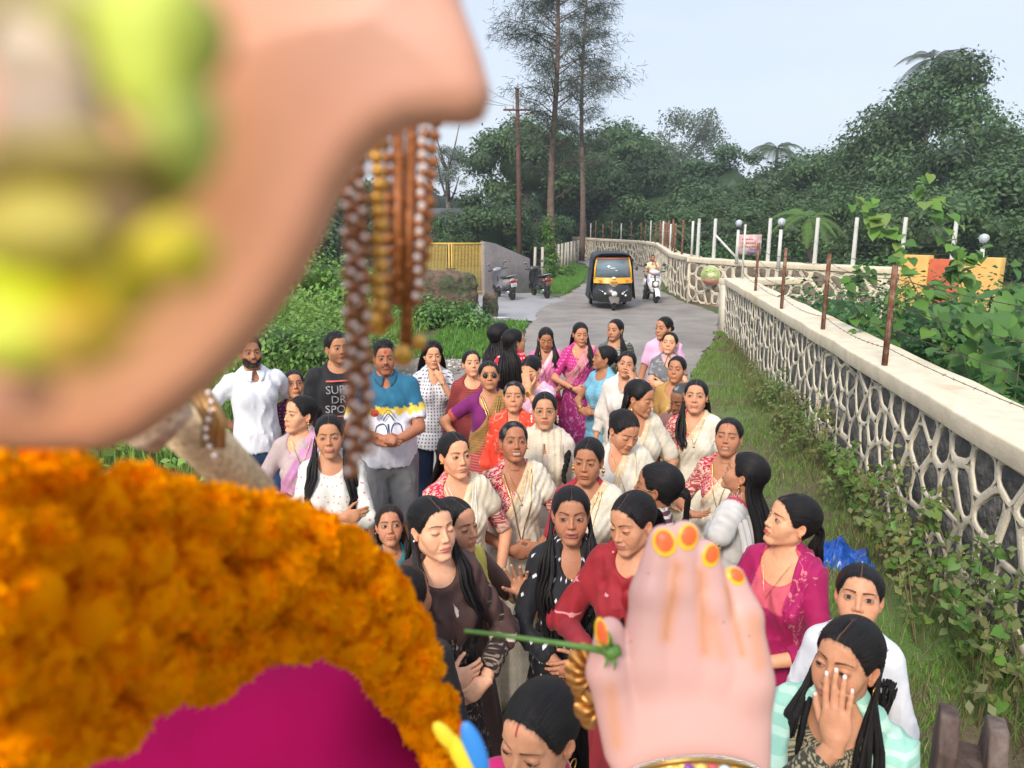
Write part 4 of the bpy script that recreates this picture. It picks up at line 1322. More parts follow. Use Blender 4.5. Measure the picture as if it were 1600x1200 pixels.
# ---------------------------------------------------------------- gate, compound wall
M_plaster = mat('grey_plaster', (0.27, 0.235, 0.225), rough=0.9, color2=(0.20, 0.18, 0.17), c2scale=1.2, var=0.12, vscale=5, bump=0.3, bscale=25)
M_gate = mat('yellow_gate_paint', (0.55, 0.36, 0.07), rough=0.6, var=0.12, vscale=9)
def compound():
 a = at(757, 462, 0.0); b = at(828, 455, 0.0)
 root = thing('compound_wall', 'grey plastered wall sloping down to the right behind the parked scooters', 'wall', (a.x, a.y, 0), atan2(b.y - a.y, b.x - a.x))
 L_ = (b - a).length
 mb = MB(); mb.prism([(0, -0.2), (L_, -0.2), (L_, 1.22), (L_ * .62, 1.50), (L_ * .25, 1.80), (0.10, 1.88), (0, 1.86)], 'y', 0.0, 0.22)
 mb.obj('wall_panel', M_plaster, root, bevel=.015)
 g0 = at(652, 462, 0.0); g0 = Vector((g0.x, a.y + 0.15, 0))
 gw = a.x - g0.x
 gate = thing('gate', 'tall yellow metal gate of thin vertical bars between grey pillars', 'gate', (g0.x, a.y + 0.10, 0), 0)
 H = 1.84
 for x in (0.03, gw / 2 - 0.05, gw / 2 + 0.05, gw - 0.06):
  mb = MB(); mb.box((x, 0, H / 2 + 0.02), (0.06, 0.05, H - 0.08)); mb.obj('gate_stile', M_gate, gate)
 for z in (0.12, H - 0.03):
  mb = MB(); mb.box((gw / 2, 0, z), (gw - 0.04, 0.045, 0.07)); mb.obj('gate_rail', M_gate, gate)
 bar = None; nb = 44
 for i in range(nb):
  x = 0.10 + (gw - 0.22) * i / (nb - 1)
  if abs(x - gw / 2) < 0.09: continue
  if bar is None:
   mb = MB(); mb.box((0, 0, H / 2 + 0.02), (0.022, 0.022, H - 0.20)); bar = mb.mesh('bar', M_gate)
  link('bar', bar, gate, (x, 0, 0))
 mb = MB(); mb.box((gw * .35, 0.0, 0.72), (gw * 0.62, 0.018, 0.9)); 
 mb = MB(); mb.box((gw / 2, -0.04, 0.95), (0.34, 0.02, 0.03)); mb.obj('latch', M_rust, gate)
 r2 = thing('compound_wall', 'grey blue plastered wall end left of the yellow gate', 'wall', (g0.x - 0.01, a.y + .05, 0), 0)
 mb = MB(); mb.prism([(-1.35, -.2), (0, -.2), (0, 1.92), (-0.30, 1.95), (-1.35, 1.62)], 'y', 0, 0.25); mb.obj('wall_panel', mat('blue_grey_plaster', (0.20, 0.205, 0.22), rough=.9, var=.12, vscale=4), r2, bevel=.015)
compound()
def concrete_posts():
 grp = 'pale concrete fence posts beside the casuarina trees'
 pts = [(835, 436, 392), (847, 436, 391)] + [(868 + i * 4.9, 428 - i * 2.6, 388 - i * 1.0) for i in range(9)]
 me = None
 for i, (px, pb, ptop) in enumerate(pts):
  b = at(px, pb, 0)
  h = 1.45 if i < 2 else 1.5
  if me is None:
   mb = MB(); mb.box((0, 0, h / 2), (0.13, 0.10, h), 0, top=0.85); me = mb.mesh('post', mat('pale_concrete', (0.46, 0.42, 0.34), rough=.9, var=.15, vscale=8))
  labs = ['pale concrete post just right of the compound wall end', 'pale concrete post behind the right parked scooter']
  o = link('concrete_post', me, None, (b.x, b.y, 0), (0.02 * sin(i * 3), 0.02 * cos(i * 5), 0.1 * i))
  tag(o, labs[i] if i < 2 else 'pale concrete post number %s from the left in the row between the tall trees' % 'one two three four five six seven eight nine'.split()[i - 2], 'post', grp)
concrete_posts()
def ruin():
 def rock(name, label, cx, cy, cz, r, seed, m, cat='rock', sq=1.0):
  def f(p):
   q = p - np.array([0, 0, 0.0])
   d = np.max(np.abs(q) / np.array(r) , axis=1) - 1; e = vlen(q / np.array(r)) - 1.15
   d = smax(d, e, 0.4) * min(r)
   return d + 0.10 * min(r) * fnoise(q, 3.2 / min(r), seed) + 0.06 * min(r) * fnoise(q, 8 / min(r), seed + 1)
  V, F = isosurf(f, [-1.3 * a for a in r], [1.3 * a for a in r], max(r) / 17)
  o = link(name, new_mesh(name, V, F, m, True), None, (cx, cy, cz)); tag(o, label, cat); return o
 M_lat = mat('laterite', (0.13, 0.085, 0.06), rough=.95, color2=(.06, .07, .035), c2scale=2.5, var=.35, vscale=9, bump=1.0, bscale=14, bdist=.05)
 c = at(716, 470, 0.1); rock('ruined_masonry', 'brown broken masonry stump half covered by weeds in front of the yellow gate', c.x - .1, c.y - 4.5, 0.75, (0.95, 0.5, 0.62), 3, M_lat, 'masonry')
 c = at(766, 492, 0.1); rock('stone_block', 'dark brown squared stone block at the corner of the driveway', c.x, c.y + .2, 0.28, (0.22, 0.25, 0.42), 5, M_lat)
ruin()
def old_house():
 c = atd(672, 368, 52)
 root = thing('house', 'low house with a grey tiled roof and cream wall seen behind the yellow gate', 'house', (c.x, c.y, 0))
 mb = MB(); mb.box((0, 2, 1.25), (7, 4, 2.5)); mb.obj('wall', mat('cream_wall', (0.45, 0.38, 0.28), rough=.9, var=.15), root)
 mb = MB(); mb.prism([(-2.6, 2.35), (2.6, 2.35), (0, 3.6)], 'x', -4.0, 4.0)
 for v in range(len(mb.V)): x, y, z = mb.V[v]; mb.V[v] = (x, y + 2, z)
 mb.obj('roof', mat('grey_tiles', (0.10, 0.095, 0.10), rough=.9, var=.3, vscale=3, bump=.6, bscale=10), root)
 for x in (-2.2, 1.4, 3.0):
  mb = MB(); mb.box((x, -0.02, 1.4), (0.7, 0.08, 0.9)); f_ = mb.obj('window', mat('brown_frame', (.10, .05, .03)), root)
  mb = MB(); mb.box((x, -0.07, 1.4), (0.56, 0.03, 0.76)); mb.obj('pane', mat('dark_glass', (.02, .025, .03), rough=.1), f_)
 c = atd(820, 372, 60)
 root = thing('house', 'small reddish brick house glimpsed behind the utility pole', 'house', (c.x, c.y, 0))
 mb = MB(); mb.box((0, 1.5, 1.3), (4.0, 3, 2.6)); mb.obj('wall', mat('brick_wall', (0.30, 0.12, 0.08), rough=.9, var=.2, vscale=3), root)
 mb = MB(); mb.prism([(-2.0, 2.5), (2.0, 2.5), (0, 3.3)], 'x', -2.3, 2.3)
 for v in range(len(mb.V)): x, y, z = mb.V[v]; mb.V[v] = (x, y + 1.5, z)
 mb.obj('roof', mat('grey_tiles', (0.1, 0.1, 0.1)), root)
 mb = MB(); mb.box((0.4, -0.03, 1.0), (0.9, 0.06, 2.0)); mb.obj('door', mat('brown_frame', (.1, .05, .03)), root)
old_house()
def utility_pole():
 D = 38.0; top = atd(808, 138, D); base = Vector((top.x + 0.15, top.y, 0))
 root = thing('utility_pole', 'rusty brown utility pole with a cross arm standing behind the compound wall', 'pole', base)
 h = top.z
 m = mat('rust_pole', (0.115, 0.05, 0.035), rough=.8, var=.3, vscale=3)
 mb = MB(); mb.tube([(0, 0, 0), (-0.05, 0, h * .5), (-0.15, 0, h)], [0.15, 0.125, 0.095], 12); mb.obj('shaft', m, root, True)
 zc = atd(800, 171, D).z
 mb = MB(); mb.box((-0.14, -0.08, zc), (1.45, 0.07, 0.09)); mb.obj('cross_arm', m, root)
 mb = MB(); mb.tube([(-0.6, -0.06, zc), (-0.15, 0, zc - 0.5)], 0.02, 6); mb.obj('brace', m, root)
 for x in (-0.75, -0.35, 0.25, 0.5):
  mb = MB(); mb.lathe([(0.03, zc + .05), (0.055, zc + .10), (0.03, zc + .14), (0.05, zc + .18), (0.02, zc + .22)], (x, -0.08, 0), 10); mb.obj('insulator', mat('porcelain', (.5, .45, .4), rough=.2), root, True)
 mb = MB(); mb.tube([(0.05, -.05, zc - .15), (0.35, -.3, zc - .22), (0.55, -.4, zc - .28)], 0.02, 6); mb.obj('lamp_arm', m, root, True)
 mb = MB(); mb.ell((0.62, -.42, zc - .33), (0.14, 0.09, 0.08), 12, 8); mb.obj('lamp_head', mat('porcelain', (.5, .45, .4)), root, True)
 # cables run away to the upper left
 e = atd(560, -40, 30) - base
 for i, x in enumerate((-0.75, -0.35, 0.25)):
  a = Vector((x, -0.08, zc + .2)); b = Vector((e.x + x * 2, e.y, e.z + i * 0.5)); n = 16
  mb = MB(); mb.tube([a.lerp(b, t / n) - Vector((0, 0, 1.2 * 4 * (t / n) * (1 - t / n))) for t in range(n + 1)], 0.010, 4, caps=False)
  o = mb.obj('power_cable', mat('cable', (.03, .03, .03)), root)
utility_pole()
def tarp():
 c = at(1308, 852, 0.12)
 V, n = [], 22
 for j in range(n):
  for i in range(n):
   u, v = i / (n - 1) - .5, j / (n - 1) - .5
   V.append((u * 0.46 + 0.03 * sin(v * 9), v * 0.40 + 0.04 * sin(u * 11), 0.10 + 0.05 * sin(u * 17 + 3 * sin(v * 9)) * cos(v * 13) + 0.05 * sin(u * 31 + v * 23) * .5 - 0.3 * (u * u + v * v)))
 F = [(j * n + i, j * n + i + 1, (j + 1) * n + i + 1, (j + 1) * n + i) for j in range(n - 1) for i in range(n - 1)]
 o = link('tarpaulin', new_mesh('tarpaulin', V, F, mat('blue_plastic', (0.010, 0.075, 0.38), rough=.3, var=.3, vscale=14), True), None, (c.x, c.y, 0))
 s = o.modifiers.new('thick', 'SOLIDIFY'); s.thickness = .002
 tag(o, 'crumpled blue plastic sheet lying in the weeds right of the crowd', 'tarpaulin')
tarp()
def cart():
 c = atd(1515, 1175, 1.9)
 root = thing('cart_frame', 'weathered dark brown wooden cart end with two uprights in the bottom right corner', 'cart', (c.x, c.y, 0), R(-28))
 mw = mat('weathered_wood', (0.075, 0.045, 0.035), rough=.8, color2=(.15, .11, .09), c2scale=9, var=.3, vscale=40, bump=.6, bscale=60, stretch=(1, 1, .25))
 z = c.z
 for x in (-0.055, 0.050):
  mb = MB(); mb.prism([(-.09, z - .5), (.09, z - .5), (.10, z - .02), (.045, z + .095), (-.035, z + .105), (-.09, z + .03)], 'x', x - .022, x + .022); o = mb.obj('upright', mw, root, bevel=.006)
 mb = MB(); mb.box((0, -.02, z - .06), (.07, .16, .10)); mb.obj('cross_block', mw, root, bevel=.006)
 mb = MB(); mb.tube([(-.10, 0, z - .12), (.10, 0, z - .12)], .018, 10); mb.obj('axle_pin', mat('dark_metal', (.03, .03, .03)), root, True)
 for s in (-.3, .3):
  mb = MB(); mb.box((s, 0.02, (z - .2) / 2), (.08, .08, z - .2)); mb.obj('leg', mw, root, bevel=.005)
 mb = MB(); mb.box((0, .02, z - .24), (.78, .14, .09)); mb.obj('beam', mw, root, bevel=.006)
cart()
# ---------------------------------------------------------------- foliage
def leaf_mat(name, trl=0.28, rough=0.5, spec=0.35):
 if name in _mc: return _mc[name]
 m = bpy.data.materials.new(name); _mc[name] = m; m.use_nodes = True; nt = m.node_tree; L = nt.links.new
 bs = nt.nodes['Principled BSDF']; bs.inputs['Roughness'].default_value = rough; bs.inputs['Specular IOR Level'].default_value = spec
 a = N(nt, 'ShaderNodeVertexColor', layer_name='Col'); L(a.outputs['Color'], bs.inputs['Base Color'])
 t = N(nt, 'ShaderNodeBsdfTranslucent'); L(a.outputs['Color'], t.inputs['Color'])
 mx = N(nt, 'ShaderNodeMixShader', i_Fac=trl); L(bs.outputs[0], mx.inputs[1]); L(t.outputs[0], mx.inputs[2])
 L(mx.outputs[0], nt.nodes['Material Output'].inputs['Surface'])
 return m
LEAF = leaf_mat('leaf')
def leaf_quads(P, Nn, Lh, Wd, col, rg, droop=0.3, fold=0.15, jitter=0.25, tri=False):
 """one folded leaf per point; P (n,3), Nn (n,3) facing; returns V,F,C"""
 n = len(P)
 Nn = Nn + rg.normal(0, 0.55, (n, 3)); Nn /= np.linalg.norm(Nn, axis=1)[:, None]
 D = rg.normal(0, 1, (n, 3)); D[:, 2] -= droop * 2
 D -= Nn * (D * Nn).sum(1)[:, None]; D /= np.maximum(np.linalg.norm(D, axis=1)[:, None], 1e-6)
 S_ = np.cross(D, Nn)
 s = rg.uniform(0.65, 1.35, (n, 1))
 L_ = Lh * s; W = Wd * s
 c = P + D * L_ * 0.45
 V = np.stack([P, c + S_ * W * .5 + Nn * W * fold, P + D * L_, c - S_ * W * .5 + Nn * W * fold], 1).reshape(-1, 3)
 F = (np.arange(n) * 4)[:, None] + np.arange(4)[None]
 col = np.asarray(col, float)
 if col.ndim == 1: col = np.tile(col, (n, 1))
 C = col * rg.uniform(1 - jitter, 1 + jitter, (n, 1)) * (1 + rg.uniform(-.08, .08, (n, 3)))
 return V, F, np.repeat(C, 4, 0)
def blob_points(cl, n, rg, shell=0.35):
 """points in the outer shell of ellipsoid clumps [(c, r)], with outward normals"""
 vol = np.array([r[0] * r[1] + r[1] * r[2] + r[0] * r[2] for c, r in cl]); k = rg.choice(len(cl), n, p=vol / vol.sum())
 d = rg.normal(0, 1, (n, 3)); d /= np.linalg.norm(d, axis=1)[:, None]
 rr = 1 - shell * rg.uniform(0, 1, (n, 1)) ** 1.5 + 0.10 * rg.normal(0, 1, (n, 1))
 C = np.array([c for c, r in cl])[k]; Rr = np.array([r for c, r in cl])[k]
 return C + d * Rr * rr, d, k
def crown_mesh(name, W, Hh, n, leaf, seed, col=(0.060, 0.110, 0.038), clumps=26, flat=1.0, core=True):
 rg = np.random.RandomState(seed); cl = []
 for i in range(clumps):
  a = rg.uniform(0, 2 * pi); t = rg.uniform(0, 1) ** 0.8; z = rg.uniform(0.0, 1.0)
  prof = sqrt(max(0.05, 1 - (2 * z - 0.85) ** 2 * 0.85)) 
  r = W * 0.5 * prof * (0.45 + 0.5 * sqrt(t))
  s = W * rg.uniform(0.13, 0.22)
  cl.append(((r * cos(a), r * sin(a), z * Hh), (s, s, s * 0.75 * flat)))
 P, d, k = blob_points(cl, n, rg, .6)
 cc = np.array(col)[None] * rg.uniform(0.6, 1.6, (clumps, 1))[k] * np.array([1, 1, 1])
 V, F, C = leaf_quads(P, d + np.array([0, 0, .4]), leaf, leaf * 0.5, cc, rg)
 Vs, Fs, Cs = [V], [F], [C]
 if core:  # solid core added in darkened leaf colour to block sky inside the crown
  f = lambda p: np.min([sell(p, c, tuple(np.array(r) * 0.50)) for c, r in cl] + [sell(p, (0, 0, Hh * .45), (W * .24, W * .24, Hh * .33))], axis=0) + W * (0.03 * fnoise(p, 9 / W, seed) + 0.018 * fnoise(p, 30 / W, seed))
  V2, F2 = isosurf(f, (-W * .62, -W * .62, -Hh * .2), (W * .62, W * .62, Hh * 1.25), W / 26)
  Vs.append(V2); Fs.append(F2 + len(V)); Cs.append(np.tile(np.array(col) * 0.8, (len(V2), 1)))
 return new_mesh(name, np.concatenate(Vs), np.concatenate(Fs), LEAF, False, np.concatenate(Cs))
M_bark = mat('bark', (0.11, 0.085, 0.062), rough=.9, color2=(.17, .15, .12), c2scale=4, var=.3, vscale=12, bump=.8, bscale=18, bdist=.05)
def trunk_mesh(h, r, seed, W, spread=7, bark=M_bark):
 mb = MB(); rg = random.Random(seed)
 pts = [Vector((0, 0, 0))]
 for i in range(5): pts.append(pts[-1] + Vector((rg.uniform(-.03, .03) * h, rg.uniform(-.03, .03) * h, h / 5)))
 mb.tube(pts, [r * (1.25, 1, .9, .8, .7, .55)[i] for i in range(6)], 10)
 for i in range(spread):
  a = 2 * pi * i / spread + rg.uniform(-.4, .4); s = pts[rg.choice((3, 4, 5))]
  e = s + Vector((cos(a) * W * .32, sin(a) * W * .32, h * rg.uniform(.25, .6))); m = s.lerp(e, .5) + Vector((0, 0, -h * .05))
  mb.tube([s, m, e], [r * .45, r * .3, r * .12], 6)
  for j in range(2):
   e2 = m + Vector((rg.uniform(-1, 1), rg.uniform(-1, 1), rg.uniform(.3, 1))) * W * .18; mb.tube([m, e2], [r * .22, r * .08], 5)
 return mb.mesh('trunk', bark, True)
CR = {}
def crown(kind):
 if kind not in CR:
  CR[kind] = {'round': lambda: crown_mesh('crown', 10, 7.5, 15000, 0.36, 3), 'broad': lambda: crown_mesh('crown', 13, 6.5, 17000, 0.38, 8, (0.065, 0.120, 0.040), 34),
     'tall': lambda: crown_mesh('crown', 8, 11, 15000, 0.34, 12, (0.050, 0.100, 0.038), 30), 'pale': lambda: crown_mesh('crown', 8, 7, 7000, 0.26, 21, (0.075, 0.105, 0.055), 26, core=False),
     'big': lambda: crown_mesh('crown', 11, 12, 28000, 0.34, 33, (0.070, 0.128, 0.046), 40, core=False),
     'fan': lambda: crown_mesh('crown', 9, 3.5, 6500, 0.28, 41, (0.040, 0.075, 0.030), 24, .6)}[kind]()
 return CR[kind]
def tree(label, px, D, ptop, kind, W=None, rot=0, group='trees in the dense belt behind the walls', name='tree', zb=None, pale=None, ztrunk=None):
 top = atd(px, ptop, D)
 h0 = {'round': 7.5, 'broad': 6.5, 'tall': 11, 'pale': 7, 'big': 12, 'fan': 3.5}[kind]; w0 = {'round': 10, 'broad': 13, 'tall': 8, 'pale': 8, 'big': 11, 'fan': 9}[kind]
 W = W or w0; s = W / w0
 H = top.z; ch = h0 * s
 cz = H - ch * 1.08
 root = thing(name, label, 'tree', (top.x, top.y, 0), rot, group)
 if cz < 0.3: cz = 0.3
 link('crown', crown(kind), root, (0, 0, cz), (0, 0, rot * 2.3), (s, s, (H - cz) / (h0 * 1.1)))
 link('trunk', trunk_mesh(max(cz + ch * .35, 2), 0.022 * H + 0.08, int(px), W), root)
 return root
def build_trees():
 T = tree
 T('dark fan shaped tree spreading behind the utility pole and the tall casuarinas', 830, 56, 196, 'broad', 10)
 T('flat topped dark tree between the tall casuarinas', 948, 66, 206, 'broad', 13, 1.0)
 T('low spreading bushy tree right of the yellow gate', 752, 44, 300, 'round', 5.5, 2.0)
 T('low grey green tree beneath the utility pole', 835, 46, 318, 'round', 4.5, .4)
 T('small pale bushy tree at the left of the low spreading one', 715, 50, 318, 'pale', 4.5, 1.4)
 T('tall pale hazy tree with a rounded top above the belt', 1076, 96, 160, 'pale', 11, 0.6)
 T('pale hazy tree lower left of the rounded pale one', 1035, 90, 212, 'pale', 9, 2.6)
 T('dark tree directly behind the curving wall end', 985, 62, 246, 'round', 9, .9)
 T('dark mid green tree above the rickshaw', 1040, 56, 262, 'round', 9, 2.2)
 T('deep green tree below the hazy one', 1098, 60, 240, 'tall', 8, .3)
 T('dark tree with a pointed crown left of the coconut palm', 1146, 66, 214, 'tall', 8, 1.8)
 T('dark tree below the coconut palm', 1190, 56, 262, 'round', 9, 2.9)
 T('dense tree right of the coconut palm', 1262, 58, 246, 'round', 9, .2)
 T('rounded dense tree before the big tree', 1320, 52, 236, 'broad', 10, 1.2)
 T('huge leafy tree towering at the right with a palm behind it', 1478, 44, 84, 'big', 9.5, 0.5)
 T('leafy side tree left of the huge one', 1395, 46, 190, 'big', 7.5, 2.5)
 T('leafy tree at the right edge of the photograph', 1580, 42, 196, 'big', 8, 1.5)
 T('second leafy tree behind the yellow wall', 1510, 36, 226, 'round', 8.5, 2.0)
 T('dark low tree behind the yellow wall at far right', 1625, 34, 240, 'round', 8, 2.6)
 T('dark low tree in the middle of the belt base', 1215, 46, 312, 'broad', 9, 1.0)
 T('dark low tree behind the sign board', 1120, 48, 316, 'broad', 9, 3.0)
 T('low tree over the far end of the curving wall', 1010, 66, 300, 'broad', 11, 2.0)
 T('low shadowy tree behind the white posts', 1330, 40, 300, 'broad', 8, 0.6)
 T('low shadowy tree behind the orange panel', 1440, 32, 300, 'broad', 7, 2.1)
 T('low tree behind the far concrete posts', 915, 66, 310, 'round', 8, 1.1)
 T('tree glimpsed behind the chains of beads', 500, 46, 250, 'round', 10, 2.4)
 T('dark bushy tree behind the idol ear', 560, 60, 300, 'broad', 10, 1.9)
 T('slender pale tree left of the utility pole', 702, 62, 222, 'pale', 3.6, .7)
 T('bushy tree behind the grey tiled roof', 650, 60, 318, 'round', 7, .7)
 # hedge-like dark mass closing the belt far behind
 rg = np.random.RandomState(4); cl = []
 for i in range(90):
  x = rg.uniform(-16, 75); y = rg.uniform(72, 92); cl.append(((x, y, rg.uniform(0.5, 5.2)), (3.2, 3.0, 2.6)))
 P, d, k = blob_points(cl, 9000, rg)
 V, F, C = leaf_quads(P, d, 0.75, 0.42, (0.035, 0.062, 0.026), rg)
 o = link('far_woodland', new_mesh('far_woodland', V, F, LEAF, False, C)); tag(o, 'dark woodland filling the gaps far behind the trees', kind='stuff')
 f = lambda p: np.min([sell(p, c, (2.6, 2.4, 2.1)) for c, r in cl], axis=0)
 V, F = isosurf(f, (-20, 68, -1), (80, 96, 8.5), 0.8)
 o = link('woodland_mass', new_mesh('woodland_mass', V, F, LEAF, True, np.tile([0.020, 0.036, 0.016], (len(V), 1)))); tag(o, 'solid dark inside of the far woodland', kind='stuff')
build_trees()
def casuarina(label, px, D, pb, h, seed, lean=0.0, grp='tall feathery casuarina trees beside the road'):
 b = at(px, pb, 0) if pb else atd(px, 400, D); b.z = 0
 root = thing('casuarina_tree', label, 'tree', b, 0, grp)
 rg = np.random.RandomState(seed); mb = MB(); r_ = random.Random(seed)
 pts = [Vector((lean * t * h + 0.12 * sin(t * 7 + seed), 0.1 * sin(t * 5), t * h)) for t in np.linspace(0, 1, 14)]
 mb.tube(pts, [0.19 * (1 - 0.85 * t) + 0.02 for t in np.linspace(0, 1, 14)], 9)
 VV, FF, CC = [], [], []; b0 = 0
 for i in range(70):
  t = 0.30 + 0.70 * (i / 70.0) ** 0.9
  q = t * 13; i0 = min(int(q), 12); s = pts[i0].lerp(pts[i0 + 1], q - i0)
  a = r_.uniform(0, 2 * pi); L_ = (1.0 + 2.3 * sin(min(1, (1.05 - t) * 1.7) * pi / 2)) * r_.uniform(.6, 1.15) * (0.55 if t < .5 else 1)
  e = s + Vector((cos(a) * L_, sin(a) * L_ * .8, L_ * r_.uniform(.05, .5))); m = s.lerp(e, .5) + Vector((0, 0, .12 * L_))
  mb.tube([s, m, e], [0.035, 0.022, 0.008], 4, caps=False)
  n = int(250 * min(1, L_ / 2.0))
  tt = rg.uniform(0.25, 1.08, (n, 1)); P = np.array(s)[None] * (1 - tt) + np.array(e)[None] * tt + rg.normal(0, .22 * L_ / 2.2, (n, 3)) + np.array([0, 0, .05])
  D_ = rg.normal(0, .45, (n, 3)); D_[:, 2] -= 0.35; D_ += np.array([cos(a), sin(a), 0]) * .5; D_ /= np.linalg.norm(D_, axis=1)[:, None]
  S_ = np.cross(D_, rg.normal(0, 1, (n, 3))); S_ /= np.linalg.norm(S_, axis=1)[:, None]
  ln = rg.uniform(.22, .50, (n, 1)); V = np.stack([P - S_ * .013, P + S_ * .013, P + D_ * ln + S_ * .003], 1).reshape(-1, 3)
  VV.append(V); FF.append(b0 + (np.arange(n) * 3)[:, None] + np.arange(3)); b0 += 3 * n
  CC.append(np.repeat(np.array([0.045, 0.065, 0.038]) * rg.uniform(.7, 1.3, (n, 1)), 3, 0))
 for i in range(10):      # bare dead side branches
  t = r_.uniform(.25, .8); q = t * 13; s = pts[int(q)]; a = r_.uniform(-.6, .8); L_ = r_.uniform(1, 2.4)
  e = s + Vector((cos(a) * L_, .3, L_ * .5)); mb.tube([s, e], [.02, .005], 4, caps=False)
  for _ in range(4):
   k = s.lerp(e, r_.uniform(.3, .9)); mb.tube([k, k + Vector((r_.uniform(0, .7), 0, r_.uniform(.2, .7)))], [.008, .003], 3, caps=False)
 mb.obj('trunk', mat('grey_brown_bark', (0.13, 0.085, 0.065), rough=.9, var=.35, vscale=5, bump=.6, bscale=12), root, True)
 link('crown', new_mesh('crown', np.concatenate(VV), np.concatenate(FF), LEAF, False, np.concatenate(CC)), root)
casuarina('taller casuarina with a thick trunk just right of the utility pole', 863, 38, 430, 15.5, 3, .002)
casuarina('thinner casuarina farther along the lane', 907, 51, 408, 19.0, 7, -.001)
def palm(label, px, D, ptop, h, n=16, fl=2.6, col=(0.06, 0.10, 0.035), name='coconut_palm', tr=0.16):
 top = atd(px, ptop, D); zc = top.z - fl * .35
 root = thing(name, label, 'palm', (top.x, top.y, 0), 0, 'palms among the trees')
 mb = MB(); mb.tube([(0.5 * (1 - t) ** 2, 0, zc * t) for t in np.linspace(0, 1, 9)], [tr * (1.3 - .5 * t) for t in np.linspace(0, 1, 9)], 9); mb.obj('trunk', M_bark, root, True)
 rg = random.Random(int(px))
 for i in range(n):
  a = 2 * pi * i / n + rg.uniform(-.2, .2); up = rg.uniform(-.15, 1.0); L_ = fl * rg.uniform(.85, 1.1); mb = MB()
  pts = []
  for t in np.linspace(0, 1, 10):
   r = L_ * t * (1 - .12 * t); z = L_ * (up * t * .8 - .75 * t * t)
   pts.append(Vector((cos(a) * r, sin(a) * r, z)))
  mb.tube(pts, [.03 * (1 - .8 * t) for t in np.linspace(0, 1, 10)], 4, caps=False)
  side = Vector((-sin(a), cos(a), 0))
  for k in range(34):
   t = .12 + .88 * k / 34; q = t * 9; i0 = min(int(q), 8); p = pts[i0].lerp(pts[i0 + 1], q - i0); d = (pts[i0 + 1] - pts[i0]).normalized()
   ll = L_ * .24 * sin(pi * (.15 + .8 * t))
   for s in (-1, 1):
    e = p + side * s * ll * .8 + d * ll * .5 - Vector((0, 0, ll * .45)); w_ = d * .028
    mb.add([p - w_, p + w_, e], [(0, 1, 2)])
  me = new_mesh('frond', np.array(mb.V), mb.F, LEAF, False, np.tile(np.array(col) * rg.uniform(.8, 1.25), (len(mb.V), 1)))
  link('frond', me, root, (0, 0, zc))
 return root
palm('coconut palm rising above the belt in the middle', 1216, 62, 212, 10, 18, 2.9)
palm('coconut palm crown showing behind the top of the huge tree', 1462, 52, 66, 14, 18, 3.2, (0.09, 0.11, 0.06))
palm('young bright green palm with a brown hanging frond behind the lamps', 1266, 26, 316, 3, 12, 1.5, (0.09, 0.17, 0.035), 'young_palm', .09)
palm('small palm behind the far end of the white posts', 1045, 44, 340, 3, 10, 1.7, (0.08, 0.13, 0.04), 'young_palm', .1)
# ---------------------------------------------------------------- left bank, verge, bushes
def tuft_field(name, label, n, gen, hgt, wid, col, seed, lean=.5, mt=None):
 rg = np.random.RandomState(seed); P = gen(n, rg); n = len(P)
 a = rg.uniform(0, 2 * pi, n); hh = hgt * rg.uniform(.5, 1.4, n); le = rg.normal(0, lean, (n, 2)) * hh[:, None] * .6
 S_ = np.stack([np.cos(a), np.sin(a), 0 * a], -1) * (wid * rg.uniform(.6, 1.3, n))[:, None]
 mid = P + np.stack([le[:, 0] * .35, le[:, 1] * .35, hh * .6], -1); tip = P + np.stack([le[:, 0], le[:, 1], hh], -1)
 V = np.stack([P - S_, P + S_, mid + S_ * .7, mid - S_ * .7, tip], 1).reshape(-1, 3)
 b = (np.arange(n) * 5)[:, None]
 F = [tuple(x) for x in (b + np.array([0, 1, 2, 3])).tolist()] + [tuple(x) for x in (b + np.array([3, 2, 4])).tolist()]
 col = np.asarray(col); c = col[rg.randint(0, len(col), n)] * rg.uniform(.75, 1.3, (n, 1))
 o = link(name, new_mesh(name, V, F, mt or LEAF, False, np.repeat(c, 5, 0))); tag(o, label, kind='stuff'); return o
def inpoly(x, y, poly):
 c = np.zeros(len(x), bool); n = len(poly)
 for i in range(n):
  x1, y1 = poly[i]; x2, y2 = poly[(i + 1) % n]
  m = ((y1 > y) != (y2 > y)); t = (x2 - x1) * (y - y1) / (y2 - y1 if y2 != y1 else 1e-9) + x1
  c ^= m & (x < t)
 return c
def wallx(y): return np.interp(y, [p[1] for p in NW], [p[0] for p in NW])
def roadx(y): return np.interp(y, [1, 4.5, 6.1, 9.6, 13.1, 16.5], [1.72, 1.72, 1.80, 2.25, 3.35, 4.66])
def gen_verge(n, rg):
 y = 2.0 + 15.0 * rg.uniform(0, 1, n) ** 1.3; t = rg.uniform(0, 1, n); x = roadx(y) * (1 - t) + (wallx(y) - .03) * t
 P = np.stack([x, y, 0.01 + 0 * x], -1)
 k = fnoise(P, 2.0, 3) + .5 * fnoise(P, 5, 1) > -.15 + .35 * (rg.uniform(0, 1, n) - .5)
 return P[k]
G1 = [(0.15, 0.28, 0.05), (0.18, 0.32, 0.06), (0.12, 0.22, 0.045), (0.26, 0.27, 0.10)]
DRY = [(0.22, 0.17, 0.09), (0.16, 0.12, 0.07), (0.10, 0.10, 0.04)]
tuft_field('short_grass', 'short green grass on the verge between the crowd and the wall', 36000, gen_verge, .055, .004, G1, 2)
def gen_dry(n, rg):
 y = 2.0 + 13.5 * rg.uniform(0, 1, n) ** 1.2; t = 1 - np.abs(rg.normal(0, .22, n)); x = roadx(y) * (1 - t) + (wallx(y) - .02) * t
 return np.stack([x, y, 0.01 + 0 * x], -1)[(t > 0)]
